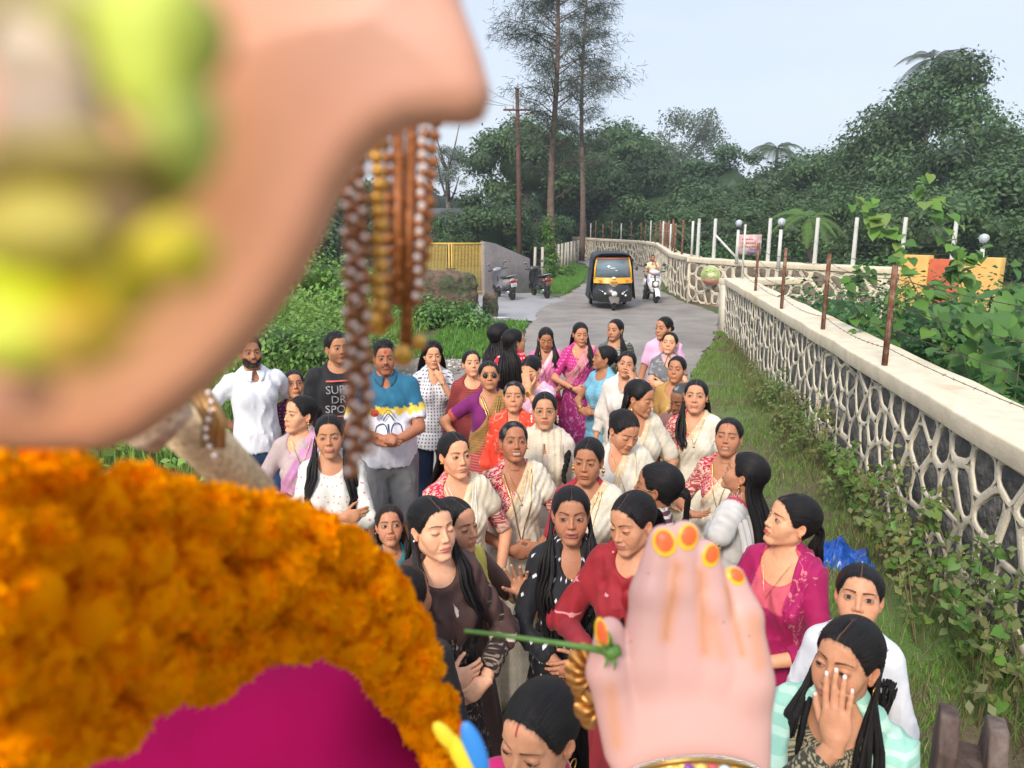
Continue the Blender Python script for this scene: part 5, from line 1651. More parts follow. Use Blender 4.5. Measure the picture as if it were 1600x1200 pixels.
tuft_field('dry_grass', 'dry brown stalks and grass along the foot of the near wall', 4500, gen_dry, .20, .003, DRY + G1[:1], 6, .9)
def gen_far(n, rg):
 # strip between lane and concrete posts, and patch by the driveway
 y = rg.uniform(27.2, 52, n); x = np.interp(y, [27, 33, 41, 52], [2.0, 3.2, 4.2, 3.6]) - rg.uniform(0, 1, n) * np.interp(y, [27, 52], [1.4, 1.0])
 P = np.stack([x, y, 0 * x], -1)
 y2 = rg.uniform(13.6, 18.8, n // 3); x2 = np.interp(y2, [13.5, 15.6, 18.5], [-.62, .1, .4]) - rg.uniform(0, 1, n // 3) * 1.9
 return np.concatenate([P, np.stack([x2, y2, 0 * x2], -1)])
tuft_field('lane_grass', 'bright green grass along the lane and the driveway corner', 16000, gen_far, .13, .012, [(0.13, 0.28, 0.04), (0.10, 0.23, 0.04)], 9)
def bank():
 rg = np.random.RandomState(15)
 def gen(n, rg):
  x = rg.uniform(-11, -1.6, n); y = rg.uniform(6.5, 26, n)
  ed = np.interp(y, [6, 8.5, 11, 13, 16, 20, 26], [-3.0, -3.5, -3.5, -2.8, -2.2, -2.4, -6.2]); k = x < ed + .3 * np.sin(y * 3)
  x, y = x[k], y[k]
  return np.stack([x, y, gz(x, y) - .03], -1)
 tuft_field('bank_grass', 'tall fresh green grass covering the bank on the left', 38000, gen, .42, .010, [(0.19, 0.34, 0.05), (0.23, 0.38, 0.07), (0.15, 0.27, 0.05), (0.27, 0.36, 0.10)], 16, .6)
 # leafy weeds: clumps of leaves
 P = gen(2600, rg); hh = 0.25 + 0.55 * np.clip(fnoise(P, .7, 4) + .5, 0, 1.4)
 Q, Dn = [], []
 for p, h in zip(P, hh):
  m = rg.randint(7, 15); q = p + np.stack([rg.normal(0, .15, m), rg.normal(0, .15, m), rg.uniform(.15, 1, m) * h], -1); Q.append(q)
 Q = np.concatenate(Q); Dn = np.tile([0, -.25, 1.0], (len(Q), 1))
 V, F, C = leaf_quads(Q, Dn, .11, .06, (0.18, 0.33, 0.06), rg, .1)
 o = link('bank_weeds', new_mesh('bank_weeds', V, F, LEAF, False, C)); tag(o, 'leafy bright weeds growing thickly over the left bank', kind='stuff')
bank()
def bush(label, c, cl, n, leaf, col, seed, name='bush', core=.5, grp=None, aspect=.55, droop=.3):
 rg = np.random.RandomState(seed); root = thing(name, label, 'bush', c, 0, grp)
 P, d, k = blob_points(cl, n, rg, .8); P = P + rg.normal(0, .07, P.shape)
 m = P[:, 2] > 0.02; P, d = P[m], d[m]
 V, F, C = leaf_quads(P, d + np.array([0, 0, .5]), leaf, leaf * aspect, np.array(col) * rg.uniform(.6, 1.5, (len(P), 1)), rg, droop)
 o = link('foliage', new_mesh('foliage', V, F, LEAF, False, C), root); o['kind'] = 'stuff'
 f = lambda p: np.min([sell(p, a, tuple(np.array(r) * core)) for a, r in cl], axis=0)
 lo = np.min([np.array(a) - r for a, r in cl], axis=0); hi = np.max([np.array(a) + r for a, r in cl], axis=0)
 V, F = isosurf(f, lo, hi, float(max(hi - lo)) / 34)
 o = link('added_dark_core', new_mesh('added_dark_core', V, F, LEAF, True, np.tile(np.array(col) * .5, (len(V), 1))), root); o['kind'] = 'stuff'  # added solid core, leaf colour darkened to stand in for inner shade
 mb = MB(); mb.tube([(0, 0, -.02), (0.02, 0, .4)], [.03, .02], 6); mb.obj('stem', M_bark, root, True)
 return root
c = at(520, 400, .9)
bush('tall mound of weeds on the bank below the idol ear', (-5.4, 20.0, .6), [((0, 0, .5), (1.3, .9, .9)), ((-1.6, .4, .7), (1.4, 1, 1.1)), ((1.3, -.4, .2), (1.1, .8, .6)), ((-3.2, 1, .9), (1.6, 1.1, 1.2))], 7000, .13, (0.17, 0.32, 0.055), 5)
bush('dark green weed clump on the bank behind the men', (-2.9, 11.4, .3), [((0, 0, .25), (.85, .6, .5)), ((-.9, .3, .3), (.7, .6, .45)), ((.6, .6, .1), (.5, .5, .35))], 4200, .085, (0.12, 0.23, 0.05), 6)
bush('weed mound in front of the broken masonry', (-1.4, 18.1, .0), [((0, 0, .25), (.75, .5, .42)), ((.55, -.5, .12), (.5, .4, .3)), ((-.7, -.2, .3), (.6, .5, .5))], 3600, .10, (0.11, 0.23, 0.05), 7)
bush('green creeper heaped left of the broken masonry', (-2.9, 19.6, .2), [((0, 0, .5), (.7, .5, .75)), ((-.9, .2, .5), (.7, .5, .7))], 3000, .11, (0.13, 0.27, 0.045), 8)
bush('creeper climbing the thicker casuarina trunk', (at(862, 432).x, at(862, 432).y - .3, 0), [((0, 0, .7), (.35, .3, .9)), ((-.2, 0, 2.0), (.25, .25, 1.0)), ((.5, 0, .2), (.6, .4, .3))], 2600, .13, (0.10, 0.20, 0.03), 10)
bush('dark garden shrub behind the white posts left of the lamps', (8.3, 27, 0), [((0, 0, .9), (1.6, 1, 1.1)), ((2.2, .3, .8), (1.3, 1, 1.0)), ((-1.3, 1, .9), (1.2, 1, 1.0))], 4500, .16, (0.045, 0.12, 0.03), 11)
bush('clipped garden shrub right of the lamps', (11.2, 22.5, 0), [((0, 0, .8), (1.3, 1, .9)), ((2.2, .3, .6), (1.1, 1, .8))], 3000, .14, (0.06, 0.15, 0.035), 13)
bush('round dark hedge at the far right behind the yellow wall', (10.9, 13.6, 0), [((0, 0, .9), (1.1, .9, 1.0)), ((1.5, .3, .8), (1.1, .9, 1.0))], 3000, .12, (0.05, 0.12, 0.03), 17)
# scrub just beyond the near wall
bush('lush green scrub growing against the far side of the near wall', (5.0, 9.6, 0), [((0, 0, .85), (.75, 1.1, .75)), ((.9, .8, 1.0), (1.0, 1.1, .85)), ((.5, 3.0, .9), (1.1, 1.3, .7)), ((2.0, 2.0, .9), (1.2, 1.4, .85)), ((-.1, -2.1, .7), (.65, 1.1, .75)), ((1.1, -1.3, .9), (1.0, 1.2, .85)), ((2.6, -.3, .9), (1.3, 1.4, .95)), ((-.7, -3.9, .6), (.5, 1.0, .75)), ((.5, -3.6, .75), (.9, 1.2, .8)), ((1.9, -3.2, .9), (1.1, 1.3, .9)), ((3.6, 1.6, .8), (1.3, 1.5, .9))], 17000, .085, (0.055, 0.155, 0.038), 19, aspect=.7)
# ---------------------------------------------------------------- a whole person
def grad(f, p, e=0.004):
 g = np.stack([f(p + np.array(v) * e) - f(p - np.array(v) * e) for v in ((1, 0, 0), (0, 1, 0), (0, 0, 1))], -1)
 return g / np.maximum(np.linalg.norm(g, axis=1)[:, None], 1e-6)
def push_out(f, P, e):
 """moves points out of the body field to clearance e"""
 P = np.array(P, float); sh = P.shape; P = P.reshape(-1, 3)
 z0_ = P[:, 2].copy()
 for _ in range(3):
  d = f(P) - e
  m = d < 0
  if not m.any(): break
  P[m] -= grad(f, P[m]) * d[m][:, None]
  P[:, 2] = np.minimum(P[:, 2], z0_)
 return P.reshape(sh)
def person(label, hx, hy, q, parts=True):
 """q: figure dictionary; (hx, hy) pixel of the middle of the head"""
 g = q.get
 fg = Fig(q); k, hs, H = fg.k, fg.hs, fg.H
 near = g('near', 0)
 hb = {0: 0.018, 1: 0.0185, 2: 0.0145}[near]
 hc_ = {0: 0.0155, 1: 0.0132, 2: 0.0092}[near]
 yaw, hyaw = g('yaw', 0), g('hyaw', g('yaw', 0))
 fg.R = spin(None, R(hyaw - yaw), R(g('pitch', 0) - (21 if hy > 740 else 16 if hy > 560 else 10)), R(g('roll', 0)))
 PV = fg.hc + np.array([0, 0.02, -0.085]) * hs + np.array([0, -g('fwd', 0.0), 0])
 hl = lambda v: PV + (np.asarray(v, float) * hs - np.array([0, 0.02, -0.085]) * hs) @ fg.R.T
 fg.hc = PV - fg.R @ np.array([0, 0.02, -0.085]) * hs
 hcen = hl((0, 0, 0))
 lean = g('lean', 0.0)
 def bend(V):
  z = np.maximum(V[:, 2] - 0.9 * k, 0)
  W = V.copy(); W[:, 1] -= lean * z; W[:, 0] += g('side', 0.0) * z; W[:, 2] -= abs(lean) * z * 0.12
  return W
 hb_ = bend(hcen[None])[0]
 T = at(hx, hy, hb_[2] + g('z0', 0.0))
 phi = -atan2(T.x, T.y) + R(yaw)
 c_, s_ = cos(phi), sin(phi)
 loc = (T.x - (hb_[0] * c_ - hb_[1] * s_), T.y - (hb_[0] * s_ + hb_[1] * c_), g('z0', 0.0))
 root = thing('person', label, 'person', loc, phi, g('group', 'people gathered on the road'))
 dist = T.y
 # ---- skin: head + neck + torso + arms + hands in one mesh
 P = dict(q.get('face', {})); P.setdefault('skin', g('skin', (0.34, 0.18, 0.105))); P['male'] = fg.male; P['child'] = fg.child
 P.setdefault('haircol', g('haircol', (0.0065, 0.005, 0.005))); P.setdefault('part', g('part', 0.0)); P['gather'] = g('gather', (0, 0.11, 0.0))
 if not P.get('hairth'): P['hairth'] = g('hairth', 0.007)
 P['skin'] = tuple(np.array(P['skin']) * np.array([1.18, 1.05, .93])); skin = np.array(P['skin'])
 r0 = np.random.RandomState(int(hx * 7 + hy))
 for ky, lo_, hi_ in (('wide', .955, 1.04), ('jaw', .90, 1.10), ('nose', .90, 1.16), ('noselen', .92, 1.10), ('long', .965, 1.035), ('cheek', .94, 1.06), ('browarch', .5, 1.5), ('brow', -.3, .4), ('smile', 0, .45), ('hairline', 45, 52)):
  v_ = r0.uniform(lo_, hi_)
  if not (ky == 'hairline' and fg.male): P.setdefault(ky, v_)
 Hd = make_head(P, {0: 0.34, 1: 0.42, 2: 0.68}[near])
 Vh = PV + (Hd['V'] - np.array([0, 0.02, -0.085]) * hs) @ fg.R.T if hs == 1 else hl(Hd['V'])
 Vs, Fs, Cs = [Vh], [Hd['F']], [Hd['C']]
 skirted = g('lower', 'skirt') in ('skirt', 'kurta', 'saree')
 zlo = 0.93 * k
 def fbody(p):
  d = fg.torso(p)
  if not (g('bare') or g('feet')): d = np.maximum(d, zlo - p[:, 2])
  d = smin(d, fg.neck(p), 0.035 * k)
  for sd in (-1, 1): d = smin(d, fg.arm(p, sd), 0.025)
  if (g('bare') or g('feet')): d = smin(d, fg.legs(p), 0.03)
  return d
 ext = [fg.arms[s][j] for s in (-1, 1) for j in ('el', 'wr')]
 lo = np.minimum(np.min(ext, axis=0) - 0.07, [-0.26 * k, -0.24, 0.03 if (g('bare') or g('feet')) else zlo])
 hi = np.maximum(np.max(ext, axis=0) + 0.07, [0.26 * k, 0.24, 1.42 * k])
 if fg.child: hi[2] = max(hi[2], 1.42 * k)
 V, F = isosurf(fbody, lo, hi, hb)
 b = sum(len(v) for v in Vs)
 Vs.append(V); Fs.append(F + b); Cs.append(np.tile(skin, (len(V), 1)))
 for sd in (-1, 1):
  A = fg.arms[sd]
  hv, hf, nail = hand_mesh(A['hp'], 0.0070 if near == 0 else (0.0066 if near == 1 else 0.0042))
  if g('nohand') == sd: continue
  M = basis(A['fd'], A['pn'])
  W = hv * (0.90 + 0.09 * fg.male - 0.2 * fg.child)
  if sd > 0: W = W * np.array([-1, 1, 1])
  W = W @ M.T + A['wr']
  b = sum(len(v) for v in Vs)
  Vs.append(W); Fs.append((hf if sd < 0 else hf[:, ::-1]) + b)
  cc = skin[None] * (1 - nail[:, None]) + np.array(g('nailcol', tuple(skin * 1.25)))[None] * nail[:, None]
  Cs.append(cc)
 if g('feet', 0):
  for sd in (-1, 1):
   V, F = isosurf(lambda p: smin(sell(p, (0.10 * k * sd, -0.06, 0.028), (0.042, 0.115, 0.034)), scap(p, (0.10 * k * sd, 0.02, 0.04), (0.10 * k * sd, 0.02, 0.16), 0.035, 0.036), 0.03),
                           (0.1 * k * sd - 0.07, -0.2, 0), (0.1 * k * sd + 0.07, 0.1, 0.18), 0.010)
   b = sum(len(v) for v in Vs); Vs.append(V); Fs.append(F + b); Cs.append(np.tile(skin * 0.9, (len(V), 1)))
 link('body', new_mesh('body', np.concatenate(Vs), np.concatenate(Fs), skin_mat(), True, np.concatenate(Cs)), root)
 # ---- clothes
 def sleeves(e, up, cut=True):
  def f(p):
   d = None
   for sd in (-1, 1):
    u = up[0 if sd > 0 else 1] if hasattr(up, '__len__') else up
    if u <= 0: continue
    A = fg.arms[sd]
    if u <= 1:
     en = A['sh'] + (A['el'] - A['sh']) * u; dr = A['el'] - A['sh']
     a_ = fg.arm(p, sd, e, e + 0.003, min(1.0, u + 0.15))
    else:
     en = A['el'] + (A['wr'] - A['el']) * (u - 1); dr = A['wr'] - A['el']
     a_ = fg.arm(p, sd, e, e + g('cuff', 0.0), min(2.0, u + 0.12))
    dr = dr / np.linalg.norm(dr)
    cutp = (p - en) @ dr
    nearf = np.linalg.norm(p - en, axis=1)
    a_ = np.where(nearf < 0.12, np.maximum(a_, cutp), a_)
    d = a_ if d is None else np.minimum(d, a_)
   return d
  return f
 def wr(p, a=1.0):
  return a * (0.0022 * fnoise(p * np.array([1, 1, 0.6]), 42, hx % 7) + 0.0035 * fnoise(p * np.array([1.2, 1, 0.45]), 20, hx % 5) + 0.010 * (ridge(p * np.array([1.2, 1.1, 0.8]), 36, hx % 5) - 0.3) * sst(-0.4, 0.5, fnoise(p, 8, hx % 3)) + 0.007 * (ridge(p * np.array([1.5, 1.3, 0.35]), 52, hx % 4) - 0.3) * sst(1.25, 0.95, p[:, 2]))
 def neckhole(p, kind):
  d = fg.neck(p, 0.010)
  c = {'scoop': ((0, -0.085, 1.325), (0.088, 0.125, 0.085)), 'round': ((0, -0.060, 1.345), (0.074, 0.09, 0.062)), 'deep': ((0, -0.09, 1.315), (0.085, 0.12, 0.115)),
             'crew': ((0, -0.02, 1.365), (0.070, 0.085, 0.055)), 'v': ((0, -0.09, 1.33), (0.046, 0.10, 0.085)), 'polo': ((0, -0.075, 1.352), (0.036, 0.08, 0.062)), 'backdeep': ((0, 0.09, 1.27), (0.085, 0.12, 0.12))}[kind]
  d = np.minimum(d, sell(p, np.array(c[0]) * k, np.array(c[1]) * k))
  if kind in ('scoop', 'deep'):
   d = np.minimum(d, sell(p, np.array((0, 0.11, 1.36)) * k, np.array((0.085, 0.10, 0.075)) * k))
  return d
 def upper(e, up, z0, neck='round', wa=1.0, loose=0.0):
  sl = sleeves(e, up)
  def f(p):
   t_ = np.maximum(fg.torso(p) - e - loose * sst(1.2 * k, 0.9 * k, p[:, 2]), z0 - p[:, 2])
   s2 = sl(p)
   d = smin(t_, s2, 0.03) if s2 is not None else t_
   d = d - wr(p, wa)
   d = smax(d, -neckhole(p, neck), 0.004)
   return d
  return f
 bl = np.minimum(lo, [-0.34, -0.30, 0.5]); bh = np.maximum(hi, [0.34, 0.30, 1.45 * k])
 blz = lambda z: (bl[0], bl[1], min(z, lo[2]) if not skirted or lo[2] < 0.92 * k else z)
 for G in g('wear', []):
  kind = G['k']; col = np.array(G.get('col', (0.5, 0.5, 0.5)), float); bc = np.array(G.get('border', col), float)
  cm = cloth_mat(**G.get('m', {}))
  if kind == 'blouse':
   up = G.get('sleeve', 0.85); scol = np.array(G.get('scol', col), float)
   def cf(V, up=up, scol=scol, col=col, bc=bc):
    C = np.tile(col, (len(V), 1))
    for sd in (-1, 1):
     A = fg.arms[sd]; ax_ = A['el'] - A['sh']; L_ = np.linalg.norm(ax_)
     t = (V - A['sh']) @ ax_ / L_ / L_
     m = (fg.arm(V, sd) < 0.02) & (t > 0.12)
     C[m] = scol
     uu = up if not hasattr(up, '__len__') else up[0 if sd > 0 else 1]
     m2 = m & (t > min(uu, 1.0) - 0.14) & (uu <= 1.1)
     if uu <= 1.1: C[m2] = bc
    return C
   garment(fg, G.get('n', 'blouse'), upper(0.008, up, 0.97 * k, G.get('neck', 'scoop'), 0.5), blz(0.95 * k), bh, hc_ * 0.9, cf, cm, root)
  elif kind in ('kurta', 'shirt'):
   up = G.get('sleeve', 1.85); z0 = G.get('z0', 0.90 if kind == 'shirt' else 0.80) * k
   def cf(V, col=col, bc=bc, G=G, up=up):
    C = np.tile(col, (len(V), 1))
    yk = G.get('yoke')
    if yk is not None:
     m = (np.abs(V[:, 0]) < 0.075 * k) & (V[:, 1] < 0) & (V[:, 2] > 1.16 * k)
     C[m] = yk
    if 'bands' in G:
     for (za, zb, cb) in G['bands']:
      zz = V[:, 2] + 0.02 * fnoise(V, 60, 2)
      C[(zz > za * k) & (zz < zb * k)] = cb
    return C
   garment(fg, G.get('n', kind), upper(G.get('e', 0.012), up, z0, G.get('neck', 'round'), G.get('wr', 1.0), G.get('loose', 0.012)), blz(z0 - 0.02), bh, hc_ * 0.95, cf, cm, root)
   if kind == 'kurta':
    loft(root, G.get('n2', 'kurta_skirt'), z0 + 0.025, G.get('z1', 0.42) * k, ((0.155 + 0.03 * fg.fat) * k, 0.130 * k), ((0.21) * k, 0.175 * k), cm, col, 0.012, 15, cy0=0.01, border=G.get('hem'), seed=hx % 9, curve=0.8)
   if G.get('collar'):
    fo = lambda p: np.maximum(np.maximum(np.abs(fg.neck(p, 0.010) - 0.006 * sst(1.34 * k, 1.38 * k, p[:, 2])) - 0.0035, p[:, 2] - 1.362 * k - 0.25 * p[:, 1]), 1.318 * k - p[:, 2] + 0.20 * p[:, 1])
    f = lambda p: np.maximum(np.maximum(np.abs(smin(fg.torso(p), fg.neck(p), 0.035 * k) - 0.017) - 0.005, fg.neck(p) - 0.034 - 0.25 * np.maximum(-p[:, 1], 0)), 0.010 + 0.30 * np.maximum(1.365 * k - p[:, 2], 0) - np.abs(p[:, 0]) - np.maximum(p[:, 1], 0) * 9 + np.maximum(p[:, 2] - 1.375 * k, 0) * 30)
    garment(fg, 'collar', f, (-0.12, -0.14, 1.28 * k), (0.12, 0.16, 1.42 * k), 0.006, np.array(G['collar']), cm, root)
  elif kind == 'saree':
   over = G.get('over', 0.30); sd = G.get('side', 1)
   ca, sa = G.get('slope', (0.83, 0.56)); ox = G.get('ox', 0.045)
   def sdist(p): return (p[:, 0] * sd - ox * k) * ca - (p[:, 2] - 1.335 * k) * sa
   def f(p):
    d = fg.torso(p) - 0.018
    A = fg.arm(p, sd, 0.022, 0.03, over)
    d = smin(d, A, 0.04)
    s_ = sdist(p)
    d = d - 0.0045 * np.sin(s_ * 2 * pi / (0.036 * k) + 2.6 * fnoise(p, 9, hx % 6)) * (0.55 + 0.45 * fnoise(p, 13, hx % 3)) * sst(0, 0.02, s_) * sst(0.24, 0.12, s_) - wr(p, 0.6)
    d = np.maximum(d, -s_)
    oth = fg.arm(p, -sd, 0.016)
    d = np.maximum(d, -oth)
    d = smax(d, -fg.neck(p, 0.014), 0.004)
    return np.maximum(d, 0.84 * k - p[:, 2])
   def cf(V, col=col, bc=bc):
    C = np.tile(col, (len(V), 1)); s_ = sdist(V)
    C[s_ < G.get('bw', 0.030)] = bc
    return C
   garment(fg, 'saree', f, blz(0.82 * k), bh, hc_ * 0.9, cf, cm, root)
   fa = 0.03 * fg.fat
   loft(root, 'saree_skirt', 0.93 * k, 0.03, ((0.148 + fa) * k, (0.126 + fa) * k), (0.215 * k, 0.185 * k), cm, G.get('skirt', col), 0.010, 17, cy0=0.008, border=bc, bw=0.07, seed=hx % 9, curve=0.55, front=0.1)
   # end of the saree hanging behind the shoulder
   def fn(u, v):
    x = sd * (0.030 + 0.120 * u) * k
    z = (1.315 - 0.60 * v) * k - 0.03 * u
    y = 0.085 * k + 0.045 * v + 0.012 * sin(u * 22 + v) * (0.4 + v) - 0.055 * (u - 0.4) ** 2 + (0.025 if v < 0.06 else 0.03) * sin(min(v * 3, 1) * pi / 2)
    return (x, y, z)
   mb = MB()
   mb.grid(fn, 26, 14); mb.grid(lambda u, v: tuple(np.array(fn(1 - u, v)) + np.array([0, 0.008, 0])), 26, 14)
   VV = np.array(mb.V); 
   link('saree_end', new_mesh('saree_end', VV, mb.F, cm, True, np.tile(col, (len(VV), 1)), np.stack([VV[:, 0], VV[:, 2]], -1)), root)
  elif kind == 'shawl':
   up = G.get('arm', 1.2)
   zl = G.get('z0', 0.86)
   def f(p):
    d = fg.torso(p) - 0.016
    for sd in (-1, 1):
     u = up if not hasattr(up, '__len__') else up[0 if sd > 0 else 1]
     if u > 0:
      d = smin(d, fg.arm(p, sd, 0.014, 0.028, u), 0.055)
    r_ = np.abs(p[:, 0]) + 0.35 * (1.33 * k - p[:, 2])
    th_ = np.arctan2(p[:, 0], p[:, 1] + 0.3)
    d = d - 0.0055 * np.sin(r_ * 2 * pi / 0.060 + 3.5 * fnoise(p, 8, hx % 4)) * (0.5 + 0.5 * fnoise(p, 14, hx % 3)) * sst(0.02, 0.12, r_) - wr(p, 1.1)
    d = smax(d, -neckhole(p, G.get('neck', 'round')), 0.006)
    return np.maximum(d, zl * k + 0.03 * np.sin(p[:, 0] * 20) - p[:, 2])
   garment(fg, G.get('n', 'shawl'), f, blz((zl - 0.05) * k), bh, hc_ * 0.9, lambda V, col=col, bc=bc: np.where((np.abs(V[:, 2] - (zl + 0.03) * k) < 0.03)[:, None], bc, col), cm, root)
  elif kind == 'dupatta':
   off = G.get('off', 0.060); hw = G.get('w', 0.042); zl = G.get('z0', 0.62)
   one = G.get('one', 0)
   def f(p):
    x = p[:, 0]
    d = smin(fg.torso(p) - 0.022, fg.neck(p, 0.016), 0.03)
    ax_ = np.abs(x) - (off + 0.10 * np.maximum(1.33 * k - p[:, 2], 0))
    band = np.abs(ax_) - hw
    frontm = p[:, 1] < 0.03
    d = d - 0.005 * np.sin(x * 2 * pi / 0.034 + fnoise(p, 12, 3)) - wr(p, 0.8)
    back = np.maximum(1.20 * k - p[:, 2], -1)
    reg = np.where(frontm, band, back)
    d = np.maximum(d, reg)
    if one: d = np.maximum(d, np.where(frontm, -x * one - 0.005, -1))
    d = np.maximum(d, p[:, 2] - 1.375 * k)
    return np.maximum(d, 0.86 * k - p[:, 2])
   garment(fg, 'dupatta', f, blz(0.84 * k), bh, hc_ * 0.8, col, cm, root)
  elif kind == 'jeans':
   z1 = G.get('z1', 0.08) * k
   e_ = G.get('e', 0.014)
   def f(p):
    d = smin(fg.torso(p) - e_, fg.legs(p, e_), 0.03) - wr(p, 0.9)
    return np.maximum(np.maximum(d, z1 - p[:, 2]), p[:, 2] - 0.99 * k)
   garment(fg, G.get('n', 'jeans'), f, (-0.28, -0.28, z1 - 0.01), (0.28, 0.28, 1.0 * k), hc_ * 1.1, col, cm, root)
 # ---- hair
 hm = hair_mat(); hcol = np.array(P['haircol'])
 v, f, uv, c = hair_cap(Hd, P)
 vs = [hl(v)]; fs = [f]; us = [uv]; cs = [c]
 flyaway = near and not fg.male
 def addhair(V, F, U):
  b = sum(len(x) for x in vs); vs.append(V); fs.append(F + b); us.append(U); cs.append(np.tile(hcol, (len(V), 1)))
 st = g('hair', 'bun')
 rr = np.random.RandomState(int(hx))
 clear = lambda p: smin(fg.torso(p), fg.neck(p), 0.02)
 if st == 'bun':
  bc_ = np.array(g('bunpos', (0, 0.118, 0.000))); br = g('bunr', 0.038)
  def fb(p):
   q_ = p - bc_
   a = np.arctan2(q_[:, 0], q_[:, 2]); rad = np.sqrt(q_[:, 0] ** 2 + q_[:, 2] ** 2)
   return sell(q_, (0, 0, 0), (br * 1.08, br * 0.80, br)) + 0.0022 * np.sin(a * 3 + rad * 330)
  V, F = isosurf(fb, bc_ - br * 1.3, bc_ + br * 1.3, 0.0035 if near else 0.005)
  q_ = V - bc_
  addhair(hl(V), F, np.stack([np.sqrt(q_[:, 0] ** 2 + q_[:, 2] ** 2) * 30 + np.arctan2(q_[:, 0], q_[:, 2]) * .5, np.arctan2(q_[:, 0], q_[:, 2])], -1))
 elif st in ('long', 'half', 'pony', 'curly'):
  L_ = g('hairlen', 0.45); wave = g('wave', 0.006); fr = g('front', (0, 0))
  n = g('nlocks', {0: 40, 1: 56, 2: 100}[near]); paths = []
  K = 13
  for i in range(n):
   u = -1 + 2 * (i + 0.5) / n + rr.uniform(-0.02, 0.02)
   lay = rr.uniform(0, 1)
   if st == 'pony':
    a = rr.uniform(0, 2 * pi); r0 = 0.020 * sqrt(rr.uniform(0, 1)); r1 = 0.038 * sqrt(rr.uniform(0, 1))
    px = g('gather', (0, 0.11, 0.0))
    p0 = hl(np.array(px) + np.array([r0 * cos(a), -0.02, r0 * sin(a)]))
    p1 = hl(np.array(px) + np.array([r0 * 1.3 * cos(a), 0.030, r0 * sin(a) - 0.004]))
    p2 = hl(np.array(px) + np.array([r1 * cos(a), 0.042, -0.070 + 0.3 * r1 * sin(a)]))
    side_ = g('ponyside', 0.0)
    p3 = np.array([p2[0] * 0.5 + side_ * 0.5 + r1 * 1.1 * cos(a), 0.115 + r1 * sin(a) * 0.7, fg.hc[2] - 0.22])
    if abs(side_) > 0.06: p3[1] = 0.02 + r1 * sin(a)
    end = np.array([side_ + r1 * cos(a) * 1.0, (0.14 if abs(side_) < 0.06 else -0.13) + r1 * sin(a) * 0.7, fg.hc[2] - 0.11 - L_ * rr.uniform(0.88, 1.0)])
    ctl = [p0, p1, p2, p3, end]
   else:
    el_ = R(rr.uniform(-5, 30) if st != 'half' else rr.uniform(-22, 8))
    amax = 88 if st != 'half' else 68
    aa = pi + u * R(amax)             # azimuth: pi is the back of the head, sides at +-
    dv = np.array([sin(aa) * cos(el_), -cos(aa) * cos(el_), sin(el_)])
    rad = sell_ray(dv)
    p0 = hl(dv * (rad - 0.004) + np.array([0, 0.012, 0.02]))
    sgn = -1 if u > 0 else 1          # sin(pi+a) flips
    x_ = -u
    flare = g('flare', 1.0)
    p1 = hl(np.array([x_ * 0.090 * flare, 0.045 + 0.060 * (1 - abs(u)) + 0.012 * lay, -0.050]))
    isf = (fr[0] and x_ > 1 - fr[0]) or (fr[1] and -x_ > 1 - fr[1])
    if isf:
     w_ = abs(x_)
     p1 = hl(np.array([np.sign(x_) * (0.078 + 0.008 * lay), 0.020 - 0.02 * w_, -0.060]))
     p2 = np.array([np.sign(x_) * (0.072 + 0.02 * lay + 0.03 * rr.uniform(-1, 1)), -0.01 - 0.05 * w_, fg.hc[2] - 0.19])
     end = np.array([np.sign(x_) * (0.075 + 0.035 * rr.uniform(-1, 1)), -0.15, fg.hc[2] - 0.11 - L_ * rr.uniform(0.85, 1.0)])
    else:
     p2 = np.array([x_ * 0.100 * flare, 0.105 + 0.025 * lay + 0.02 * (1 - abs(u)), fg.hc[2] - 0.19]) if abs(hyaw - yaw) < 60 else hl((x_ * 0.1 * flare, .11 + .03 * lay, -.17))
     end = np.array([x_ * 0.115 * g('spreadx', 1.0), 0.125 + 0.035 * lay, fg.hc[2] - 0.11 - L_ * rr.uniform(0.85, 1.0)])
    ctl = [p0, p1, p2, (p2 + end) / 2 + np.array([0, 0.01, 0]), end]
   ctl = np.array(ctl); t = np.linspace(0, len(ctl) - 1, K); i0 = np.minimum(t.astype(int), len(ctl) - 2); ft = t - i0
   cp = np.concatenate([ctl[:1], ctl, ctl[-1:]])
   p_0, p_1, p_2, p_3 = cp[i0], cp[i0 + 1], cp[i0 + 2], cp[i0 + 3]; ft = ft[:, None]
   Pp = 0.5 * ((2 * p_1) + (-p_0 + p_2) * ft + (2 * p_0 - 5 * p_1 + 4 * p_2 - p_3) * ft ** 2 + (-p_0 + 3 * p_1 - 3 * p_2 + p_3) * ft ** 3)
   ph = rr.uniform(0, 6.28) if st == 'curly' else u * 3 + rr.uniform(0, 1.2)
   s_ = np.linspace(0, 1, K)
   Pp[:, 0] += wave * np.sin(s_ * g('wfreq', 13) + ph) * s_
   Pp[:, 1] += wave * np.cos(s_ * g('wfreq', 13) * .9 + ph) * s_ * .7
   paths.append((Pp, lay))
  PA = np.array([p_[0] for p_ in paths]); LY = np.repeat(np.array([p_[1] for p_ in paths])[:, None], K - 5, 1)
  PA[:, 5:] = push_out(clear, PA[:, 5:], (0.024 + 0.012 * LY).ravel())
  paths = list(PA)
  V, F, U = locks(paths, g('lockr', {0: 0.0125, 1: 0.0092, 2: 0.0064}[near]) * (1.25 if st == 'curly' else 1), 5, 0.7)
  addhair(V, F, U)
 elif st == 'braid':
  L_ = g('hairlen', 0.5); sx = g('braidx', 0.10); mb = MB()
  pts = [hl((0.0, 0.10, -0.01)), hl((sx * 0.4, 0.095, -0.06)), np.array([sx * 0.85, 0.06, fg.hc[2] - 0.17]), np.array([sx, -0.10, fg.hc[2] - 0.27]), np.array([sx * 1.05, -0.17, fg.hc[2] - 0.11 - L_])]
